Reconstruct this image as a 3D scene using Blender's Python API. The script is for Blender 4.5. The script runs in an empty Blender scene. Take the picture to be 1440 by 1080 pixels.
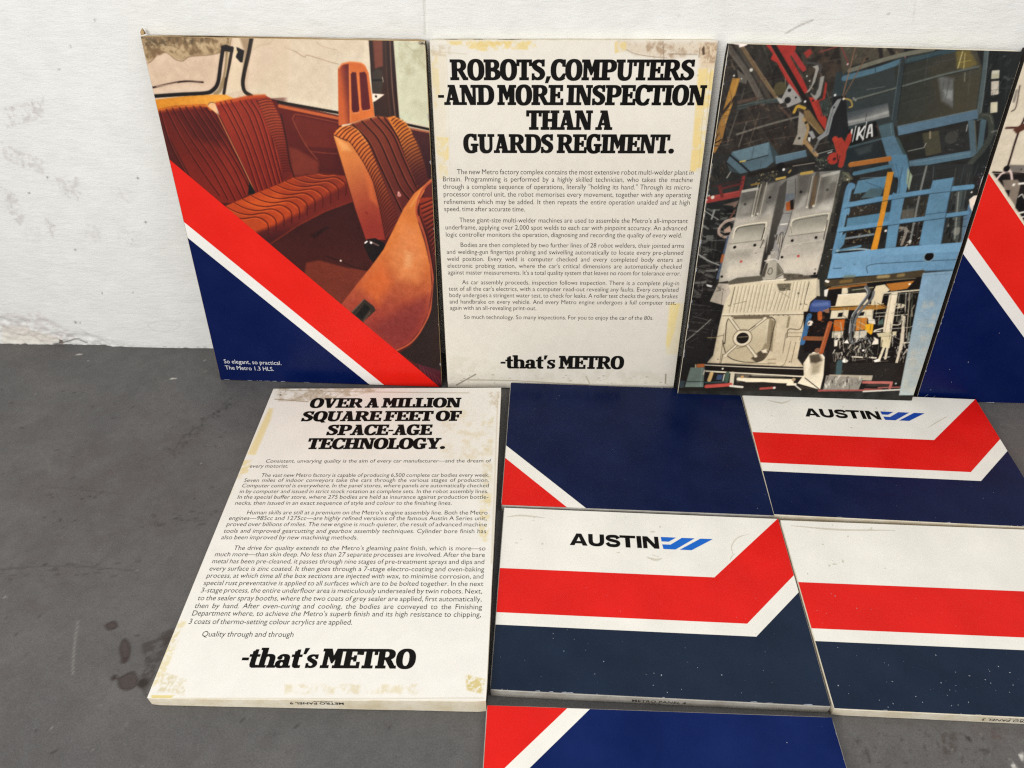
import bpy, bmesh, math
import numpy as np
from mathutils import Matrix, Vector

# ------------------------------------------------------------------ camera, light, exposure
scene = bpy.context.scene
COL = scene.collection
cam_d = bpy.data.cameras.new('camera')
cam = bpy.data.objects.new('camera', cam_d); COL.objects.link(cam); scene.camera = cam
def cam_matrix(loc, yaw, pitch, roll):
    cy, sy, cp, sp, cr, sr = math.cos(yaw), math.sin(yaw), math.cos(pitch), math.sin(pitch), math.cos(roll), math.sin(roll)
    f = Vector((sy*cp, cy*cp, -sp)); r = Vector((cy, -sy, 0)); u = r.cross(f)
    r2 = r*cr + u*sr; u2 = -r*sr + u*cr
    m = Matrix((r2, u2, -f)).transposed().to_4x4(); m.translation = Vector(loc)
    return m
cam.matrix_world = cam_matrix((0.0546, -1.6634, 1.2921), -0.0202, 0.7001, 0.0035)
cam_d.sensor_fit = 'HORIZONTAL'; cam_d.sensor_width = 36.0; cam_d.lens = 1063.6/1440*36
cam_d.clip_start = 0.01; cam_d.clip_end = 100

world = bpy.data.worlds.new('World'); scene.world = world; world.use_nodes = True
bg = world.node_tree.nodes['Background']
bg.inputs['Color'].default_value = (1.0, 0.995, 0.98, 1); bg.inputs['Strength'].default_value = 0.58
def area(name, loc, aim, sx, sy, power, col):
    d = bpy.data.lights.new(name, 'AREA'); d.shape = 'RECTANGLE'; d.size = sx; d.size_y = sy; d.energy = power; d.color = col
    o = bpy.data.objects.new(name, d); COL.objects.link(o); o.location = loc
    o.rotation_euler = (Vector(aim)-Vector(loc)).to_track_quat('-Z', 'Y').to_euler()
    return o
area('fill_lamp', (-1.5, -3.8, 2.0), (0.1, -0.3, 0.3), 2.0, 1.4, 108, (1.0, 0.99, 0.97))  # added low front lamp that lifts the wall and upright panels
area('fill_lamp', (1.3, -1.3, 2.6), (0.7, -0.4, 0.2), 1.4, 0.9, 15, (1.0, 0.99, 0.97))  # added overhead lamp, right of centre to brighten that side
scene.render.engine = "CYCLES"; scene.cycles.use_denoising = False; scene.cycles.filter_width = 1.25
vs = scene.view_settings
vs.view_transform = 'Standard'; vs.look = 'None'; vs.exposure = 0.0; vs.gamma = 1.0; vs.use_curve_mapping = False

# ------------------------------------------------------------------ helpers
def lin(c):
    c = np.asarray(c, dtype=np.float64)/255.0
    return np.where(c <= 0.04045, c/12.92, ((c+0.055)/1.055)**2.4)
def tag(o, label=None, cat=None, group=None, kind=None):
    if label: o['label'] = label
    if cat: o['category'] = cat
    if group: o['group'] = group
    if kind: o['kind'] = kind
    return o
def mesh_obj(name, verts, faces, mat, parent=None, smooth=False):
    me = bpy.data.meshes.new(name); me.from_pydata([tuple(v) for v in verts], [], faces); me.update()
    if smooth: me.polygons.foreach_set('use_smooth', [True]*len(me.polygons))
    o = bpy.data.objects.new(name, me); COL.objects.link(o)
    if mat: me.materials.append(mat)
    if parent: o.parent = parent
    return o
class MB:
    """collects flat pieces; every piece gets its own tiny step in z so no two faces lie in one plane"""
    def __init__(s, z=0.0, step=0.000006, cyc=17): s.v = []; s.f = []; s.z = z; s.k = 0; s.step = step; s.cyc = cyc
    def nz(s):
        s.k += 1; return s.z + (s.k % s.cyc)*s.step
    def poly(s, p, z=None):
        z = s.nz() if z is None else z
        i = len(s.v); s.v += [(a, b, z) for a, b in p]; s.f.append(tuple(range(i, i+len(p))))
    def strip(s, a, b, z=None):
        z = s.nz() if z is None else z
        i = len(s.v); n = len(a)
        s.v += [(x, y, z) for x, y in a] + [(x, y, z) for x, y in b]
        for k in range(n-1): s.f.append((i+k, i+k+1, i+n+k+1, i+n+k))
    def build(s, name, mat, parent): 
        bm = bmesh.new(); vs_ = [bm.verts.new(v) for v in s.v]
        for f in s.f:
            try: bm.faces.new([vs_[k] for k in f])
            except ValueError: pass
        for f in bm.faces:
            f.normal_update()
            if f.normal.z < 0: f.normal_flip()
        me = bpy.data.meshes.new(name); bm.to_mesh(me); bm.free()
        o = bpy.data.objects.new(name, me); COL.objects.link(o); me.materials.append(mat); o.parent = parent
        return o

# ------------------------------------------------------------------ materials
def new_mat(name):
    m = bpy.data.materials.new(name); m.use_nodes = True
    nt = m.node_tree; return m, nt, nt.nodes['Principled BSDF']
def noise(nt, scale, detail=4, rough=.55, coord='Object', stretch=None):
    tc = nt.nodes.new('ShaderNodeTexCoord'); n = nt.nodes.new('ShaderNodeTexNoise')
    n.inputs['Scale'].default_value = scale; n.inputs['Detail'].default_value = detail; n.inputs['Roughness'].default_value = rough
    if stretch:
        mp = nt.nodes.new('ShaderNodeMapping'); mp.inputs['Scale'].default_value = stretch
        nt.links.new(tc.outputs[coord], mp.inputs[0]); nt.links.new(mp.outputs[0], n.inputs['Vector'])
    else: nt.links.new(tc.outputs[coord], n.inputs['Vector'])
    return n
def ramp(nt, src, a, b, lo=0.0, hi=1.0):
    r = nt.nodes.new('ShaderNodeMapRange'); r.inputs['From Min'].default_value = a; r.inputs['From Max'].default_value = b
    r.inputs['To Min'].default_value = lo; r.inputs['To Max'].default_value = hi
    nt.links.new(src, r.inputs['Value']); return r.outputs[0]
def mix(nt, fac, a, b, mode='MIX'):
    m = nt.nodes.new('ShaderNodeMix'); m.data_type = 'RGBA'; m.blend_type = mode
    for s, v in ((0, fac), (6, a), (7, b)):
        if isinstance(v, (int, float)): m.inputs[s].default_value = v
        elif isinstance(v, (tuple, list)): m.inputs[s].default_value = tuple(v)+(1,) if len(v) == 3 else v
        else: nt.links.new(v, m.inputs[s])
    return m.outputs[2]
def bump(nt, p, h, strength, dist):
    b = nt.nodes.new('ShaderNodeBump'); b.inputs['Strength'].default_value = strength; b.inputs['Distance'].default_value = dist
    nt.links.new(h, b.inputs['Height']); nt.links.new(b.outputs[0], p.inputs['Normal'])
def ink(name, rgb, rough=.36, spec=.4, var=.05, dust=.0):
    """printed colour: faint mottling, dust film and a lightly rippled coated surface"""
    m, nt, p = new_mat(name); c = tuple(lin(rgb))
    n1 = noise(nt, 9, 5); n2 = noise(nt, 160, 3)
    d = tuple(min(1, v*(1+var*2)+.004*var*10) for v in c); e = tuple(v*(1-var*1.6) for v in c)
    col = mix(nt, ramp(nt, n1.outputs[0], .3, .7), e, d)
    if dust:
        n3 = noise(nt, 5, 6, .62); n4 = noise(nt, 420, 2)
        f = nt.nodes.new('ShaderNodeMath'); f.operation = 'MULTIPLY'
        nt.links.new(ramp(nt, n3.outputs[0], .38, .75, .25, 1), f.inputs[0]); nt.links.new(ramp(nt, n4.outputs[0], .35, .7, .2*dust, dust), f.inputs[1])
        col = mix(nt, f.outputs[0], col, (.42, .40, .36))
    nt.links.new(col, p.inputs['Base Color'])
    nt.links.new(ramp(nt, n1.outputs[0], .25, .75, rough-.05, rough+.08), p.inputs['Roughness'])
    p.inputs['Specular IOR Level'].default_value = spec
    n5 = noise(nt, 4.5, 2); bump(nt, p, n5.outputs[0], .25, .004)
    return m
def painted(name, rough=.45, spec=.35, fine=.06, fscale=900, bstr=.1, bscale=700, ripple=0):
    """base colour read from the mesh's painted colour attribute, with fine grain over it"""
    m, nt, p = new_mat(name)
    a = nt.nodes.new('ShaderNodeVertexColor'); a.layer_name = 'print'
    n = noise(nt, fscale, 3, .6)
    col = mix(nt, 1.0, a.outputs[0], (1, 1, 1), 'MULTIPLY')
    g = ramp(nt, n.outputs[0], .25, .75, 1-fine, 1+fine)
    cr = nt.nodes.new('ShaderNodeCombineColor')
    for i in range(3): nt.links.new(g, cr.inputs[i])
    col = mix(nt, 1.0, a.outputs[0], cr.outputs[0], 'MULTIPLY')
    nt.links.new(col, p.inputs['Base Color']); p.inputs['Roughness'].default_value = rough; p.inputs['Specular IOR Level'].default_value = spec
    if ripple:
        n5 = noise(nt, 4, 2); bump(nt, p, n5.outputs[0], .25, ripple)
    elif bstr:
        n2 = noise(nt, bscale, 3); bump(nt, p, n2.outputs[0], bstr, .0006)
    return m
def board_mat(name, rgb, stain, amt):
    m, nt, p = new_mat(name)
    n1 = noise(nt, 14, 6, .65); n2 = noise(nt, 60, 4, .6, stretch=(1, 1, 12)); n3 = noise(nt, 300, 2)
    col = mix(nt, ramp(nt, n1.outputs[0], .42, .68, 0, amt), tuple(lin(rgb)), tuple(lin(stain)))
    col = mix(nt, ramp(nt, n2.outputs[0], .5, .75, 0, amt*.6), col, tuple(lin([v*.72 for v in stain])))
    nt.links.new(col, p.inputs['Base Color']); p.inputs['Roughness'].default_value = .75; p.inputs['Specular IOR Level'].default_value = .2
    bump(nt, p, n3.outputs[0], .3, .0006)
    return m

M_INK = ink('black_ink', (14, 13, 12), .5, .06, .12)
M_TEXT = ink('text_ink', (20, 18, 16), .6, .05, .15)
M_RED_UP = ink('red_ink', (224, 30, 19), .33, .2, .03)
M_RED_FL = ink('red_ink_scuffed', (219, 22, 15), .3, .18, .04, .008)
M_BLUE_UP = ink('blue_ink', (0, 18, 70), .3, .15, .06)
M_BLUE_FL = ink('blue_ink_scuffed', (1, 18, 58), .3, .13, .10, .006)
M_BLUE_NEAR = ink('blue_ink_near', (5, 28, 84), .3, .08, .08, .004)
M_SCUFF = ink('scuff_marks', (208, 202, 186), .6, .2, .05)
M_BLUE_DK = ink('blue_ink_dusty', (6, 28, 52), .26, .18, .10, .018)
M_WHITE_UP = ink('white_stock', (233, 230, 224), .45, .3, .02)
M_WHITE_FL = ink('white_stock_grubby', (236, 233, 224), .4, .3, .03, .08)
M_LOGO_BLUE = ink('logo_blue_ink', (8, 98, 196), .38, .3, .03)
M_LOGO_DEEP = ink('logo_deep_blue_ink', (16, 66, 160), .38, .3, .03)
M_CAPTION = ink('white_lettering', (226, 226, 228), .4, .3, .02)
M_CHIP = ink('chipped_paper', (150, 156, 166), .7, .2, .3)
M_TORN = ink('torn_board', (40, 34, 28), .9, .1, .2)
M_EDGE_INK = ink('edge_ink', (64, 60, 56), .6, .2, .1)
M_PHOTO = painted('photographic_print', .34, .2, .05, 700, 0, 0, .003)
M_SHEET = painted('aged_paper', .5, .3, .025, 500, .12, 500)
M_BOARD_OLD = board_mat('board_browned', (180, 152, 110), (134, 112, 78), .9)
M_BOARD_WHITE = board_mat('board_white', (222, 214, 196), (190, 172, 130), .6)
M_BOARD_GREY = board_mat('board_grey', (176, 172, 164), (130, 122, 110), .6)
M_SIDE_DARK = board_mat('board_side_dark', (30, 27, 26), (52, 46, 42), .5)  # dark wrapped sides; on floor panels the tone paints in slot shade
M_BOARD_DARK = board_mat('board_dark', (44, 40, 38), (80, 72, 62), .5)

# ------------------------------------------------------------------ painter for printed pictures and worn surfaces
def vnoise(h, w, cell, seed, octaves=3, pers=.55):
    """smooth value noise, each octave turned so that no lattice shows"""
    rng = np.random.RandomState(seed); out = np.zeros((h, w)); amp = 1; tot = 0
    Y, X = np.mgrid[0:h, 0:w].astype(float)
    for o in range(octaves):
        c = max(cell/2**o, 1.0); an = .6+1.13*o+seed % 7; ca, sa = math.cos(an), math.sin(an)
        U = (X*ca+Y*sa)/c; V = (Y*ca-X*sa)/c; U -= U.min(); V -= V.min()
        if c > 3: U = U+.35*np.sin(V*1.7+o)+.35; V = V+.35*np.sin(U*1.9+2*o)+.35
        g = rng.rand(int(V.max())+3, int(U.max())+3)
        u0 = U.astype(np.int32); v0 = V.astype(np.int32); fu = U-u0; fv = V-v0
        fu = fu*fu*(3-2*fu); fv = fv*fv*(3-2*fv)
        out += amp*((g[v0, u0]*(1-fu)+g[v0, u0+1]*fu)*(1-fv)+(g[v0+1, u0]*(1-fu)+g[v0+1, u0+1]*fu)*fv); tot += amp; amp *= pers
    return out/tot
def curve(p, n=8):
    p = np.asarray(p, float)
    if len(p) < 3: return p
    q = np.vstack([2*p[0]-p[1], p, 2*p[-1]-p[-2]]); t = np.linspace(0, 1, n, endpoint=False)[:, None]; out = []
    for i in range(1, len(q)-2):
        a, b, c, d = q[i-1:i+3]
        out.append(.5*((2*b)+(-a+c)*t+(2*a-5*b+4*c-d)*t*t+(-a+3*b-3*c+d)*t**3))
    return np.vstack(out+[p[-1:]])
class Canvas:
    """a raster over a rectangle in half millimetres; the ops are coloured polygons, lines, blotches and ribs"""
    def __init__(s, x0, y0, x1, y1, cell):
        s.x0, s.y0, s.c = x0*2, y0*2, cell*2
        s.w, s.h = int(round((x1-x0)/cell))+1, int(round((y1-y0)/cell))+1
        s.im = np.zeros((s.h, s.w, 3)); s.clip = None
    def tx(s, p): return (np.asarray(p, float).reshape(-1, 2)-(s.x0, s.y0))/s.c
    def box(s, p, pad):
        a = np.floor(p.min(0)-pad).astype(int); b = np.ceil(p.max(0)+pad).astype(int)+1
        a = np.maximum(a, 0); b = np.minimum(b, (s.w, s.h))
        return (a[0], a[1], b[0], b[1]) if (b > a).all() else None
    def dist(s, p, bx, closed=True):
        X, Y = np.meshgrid(np.arange(bx[0], bx[2]), np.arange(bx[1], bx[3]))
        d2 = np.full(X.shape, 1e18); ins = np.zeros(X.shape, bool)
        n = len(p)
        for i in range(n if closed else n-1):
            a = p[i]; b = p[(i+1) % n]; e = b-a; L2 = e@e
            if L2 < 1e-12: continue
            t = np.clip(((X-a[0])*e[0]+(Y-a[1])*e[1])/L2, 0, 1)
            d2 = np.minimum(d2, (X-a[0]-t*e[0])**2+(Y-a[1]-t*e[1])**2)
            if closed and abs(e[1]) > 1e-12:
                k = ((a[1] > Y) != (b[1] > Y)) & (X < e[0]*(Y-a[1])/e[1]+a[0]); ins ^= k
        return np.sqrt(d2), ins
    def blend(s, bx, al, col):
        if s.clip is not None: al = al*s.clip[bx[1]:bx[3], bx[0]:bx[2]]
        v = s.im[bx[1]:bx[3], bx[0]:bx[2]]; v += al[..., None]*(np.asarray(col, float)-v)
    def mask(s, p, f):
        f = max(f, .9); bx = s.box(p, f)
        if bx is None: return None, None
        d, ins = s.dist(p, bx); return bx, np.clip(.5+np.where(ins, d, -d)/f, 0, 1)
    def run(s, ops):
        for o in ops:
            k = o[0]
            if k == 'F': s.im[:] = o[1]
            elif k == 'C':
                s.clip = None
                if o[1]:
                    bx, m = s.mask(s.tx(o[1]), 1)
                    s.clip = np.zeros((s.h, s.w))
                    if bx: s.clip[bx[1]:bx[3], bx[0]:bx[2]] = m
            elif k == 'P':
                bx, m = s.mask(s.tx(o[1]), o[3]/s.c)
                if bx is None: continue
                col = np.asarray(o[2], float)
                if len(o) > 5:
                    a, b = s.tx(o[5]); X, Y = np.meshgrid(np.arange(bx[0], bx[2]), np.arange(bx[1], bx[3])); e = b-a
                    t = np.clip(((X-a[0])*e[0]+(Y-a[1])*e[1])/max(e@e, 1e-9), 0, 1)[..., None]
                    t = t*t*(3-2*t); col = col*(1-t)+np.asarray(o[6], float)*t
                s.blend(bx, m*o[4], col)
            elif k == 'L':
                p = s.tx(o[1]); p = curve(p) if len(o) < 7 else p
                w = o[2]/s.c; f = max(o[5]/s.c, .9); al = o[4]*min(1, max(w, .25)/.7) if w < .7 else o[4]
                bx = s.box(p, w/2+f)
                if bx is None: continue
                d, _ = s.dist(p, bx, False); s.blend(bx, np.clip(.5+(max(w, .7)/2-d)/f, 0, 1)*al, o[3])
            elif k in 'EO':
                p = s.tx(o[1]); r = o[2]/s.c; bx = s.box(p, r+3)
                if bx is None: continue
                X, Y = np.meshgrid(np.arange(bx[0], bx[2]), np.arange(bx[1], bx[3])); d = np.hypot(X-p[0, 0], Y-p[0, 1])
                if k == 'E': s.blend(bx, np.clip(.5+(r-d), 0, 1)*o[4]*min(1, r/.5), o[3])
                else: s.blend(bx, np.clip(.5+(max(o[3]/s.c, .7)/2-abs(d-r)), 0, 1), o[4])
            elif k == 'R':
                a, b = curve(s.tx(o[1])), curve(s.tx(o[2]))
                def at(q, t):
                    L = np.r_[0, np.cumsum(np.hypot(*np.diff(q, axis=0).T))]; t = t*L[-1]
                    return np.array([np.interp(t, L, q[:, 0]), np.interp(t, L, q[:, 1])])
                for i in range(o[3]):
                    t = (i+.5)/o[3]; u, v = at(a, t), at(b, t); n = (v-u)[::-1]*(1, -1)*.06
                    p = curve(np.array([u, (u+v)/2-n, v]), 5); w = o[4]/s.c
                    bx = s.box(p, w+1.5)
                    if bx is None: continue
                    d, _ = s.dist(p, bx, False); s.blend(bx, np.clip(.5+(w/2-d)/1.1, 0, 1)*o[6], o[5])
            elif k == 'S':
                p = s.tx(o[1]); rng = np.random.RandomState(o[5]+7); bx, m = s.mask(p, 1)
                if bx is None: continue
                lo, hi = max(o[4][0]/s.c*.6, .3), max(o[4][1]/s.c*.6, .5)
                for i in range(o[2]):
                    for _ in range(30):
                        q = np.array([rng.uniform(bx[0], bx[2]-1), rng.uniform(bx[1], bx[3]-1)])
                        if m[int(q[1])-bx[1], int(q[0])-bx[0]] > .5: break
                    r = lo+(hi-lo)*rng.rand()**2.2; col = np.asarray(o[3][rng.randint(len(o[3]))])+rng.uniform(-9, 9)
                    if o[6]: an = math.radians(rng.uniform(*o[6])); el = rng.uniform(2, 4.5)
                    else: an = rng.uniform(0, math.pi); el = rng.uniform(.8, 2.6)
                    e = np.array([math.cos(an), -math.sin(an)])*r*el*.5; b2 = s.box(np.array([q-e, q+e]), r+1.5)
                    if b2 is None: continue
                    d, _ = s.dist(np.array([q-e, q+e]), b2, False)
                    s.blend(b2, np.clip(.5+(r*.5-d), 0, 1)*rng.uniform(.55, .95)*min(1, r/.6), col)
            elif k == 'N':
                bx, m = s.mask(s.tx(o[1]), o[4]/s.c)
                if bx is None: continue
                n = vnoise(bx[3]-bx[1], bx[2]-bx[0], max(o[3]/s.c, 1.2), o[5])-.5
                if s.clip is not None: m = m*s.clip[bx[1]:bx[3], bx[0]:bx[2]]
                s.im[bx[1]:bx[3], bx[0]:bx[2]] += (m*n)[..., None]*o[2]*3
            elif k == 'B':
                bx, m = s.mask(s.tx(o[1]), o[6]/s.c)
                if bx is None: continue
                n = vnoise(bx[3]-bx[1], bx[2]-bx[0], max(o[4]/s.c, 1.5), o[7], 4, .6)
                s.blend(bx, m*np.clip((n-o[5]+.12)/.26, 0, 1)**1.3*o[3], o[2])
        return np.clip(s.im, 0, 255)
def grid_obj(name, xs, ys, rgb, mat, parent, z=None, plane='xy', off=0.0):
    """regular sheet of small faces carrying the painted colours"""
    h, w = len(ys), len(xs); X, Y = np.meshgrid(xs, ys); Z = np.full(X.shape, off) if z is None else z
    co = np.stack([X, Y, Z] if plane == 'xy' else [X, Z, Y], -1).reshape(-1, 3).astype(np.float32)
    i = np.arange(h*w, dtype=np.int32).reshape(h, w)
    q = np.stack([i[:-1, :-1], i[:-1, 1:], i[1:, 1:], i[1:, :-1]], -1).reshape(-1, 4)
    me = bpy.data.meshes.new(name); me.vertices.add(h*w); me.vertices.foreach_set('co', co.ravel())
    me.loops.add(q.size); me.loops.foreach_set('vertex_index', q.ravel()); n = len(q)
    me.polygons.add(n); me.polygons.foreach_set('loop_start', np.arange(0, 4*n, 4, dtype=np.int32))
    try: me.polygons.foreach_set('loop_total', np.full(n, 4, dtype=np.int32))
    except Exception: pass
    me.update(calc_edges=True)
    at = me.color_attributes.new('print', 'FLOAT_COLOR', 'POINT')
    c = np.ones((h*w, 4), np.float32); c[:, :3] = lin(rgb.reshape(-1, 3)); at.data.foreach_set('color', c.ravel())
    me.polygons.foreach_set('use_smooth', np.ones(n, bool))
    o = bpy.data.objects.new(name, me); COL.objects.link(o); me.materials.append(mat)
    if parent: o.parent = parent
    return o

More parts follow.
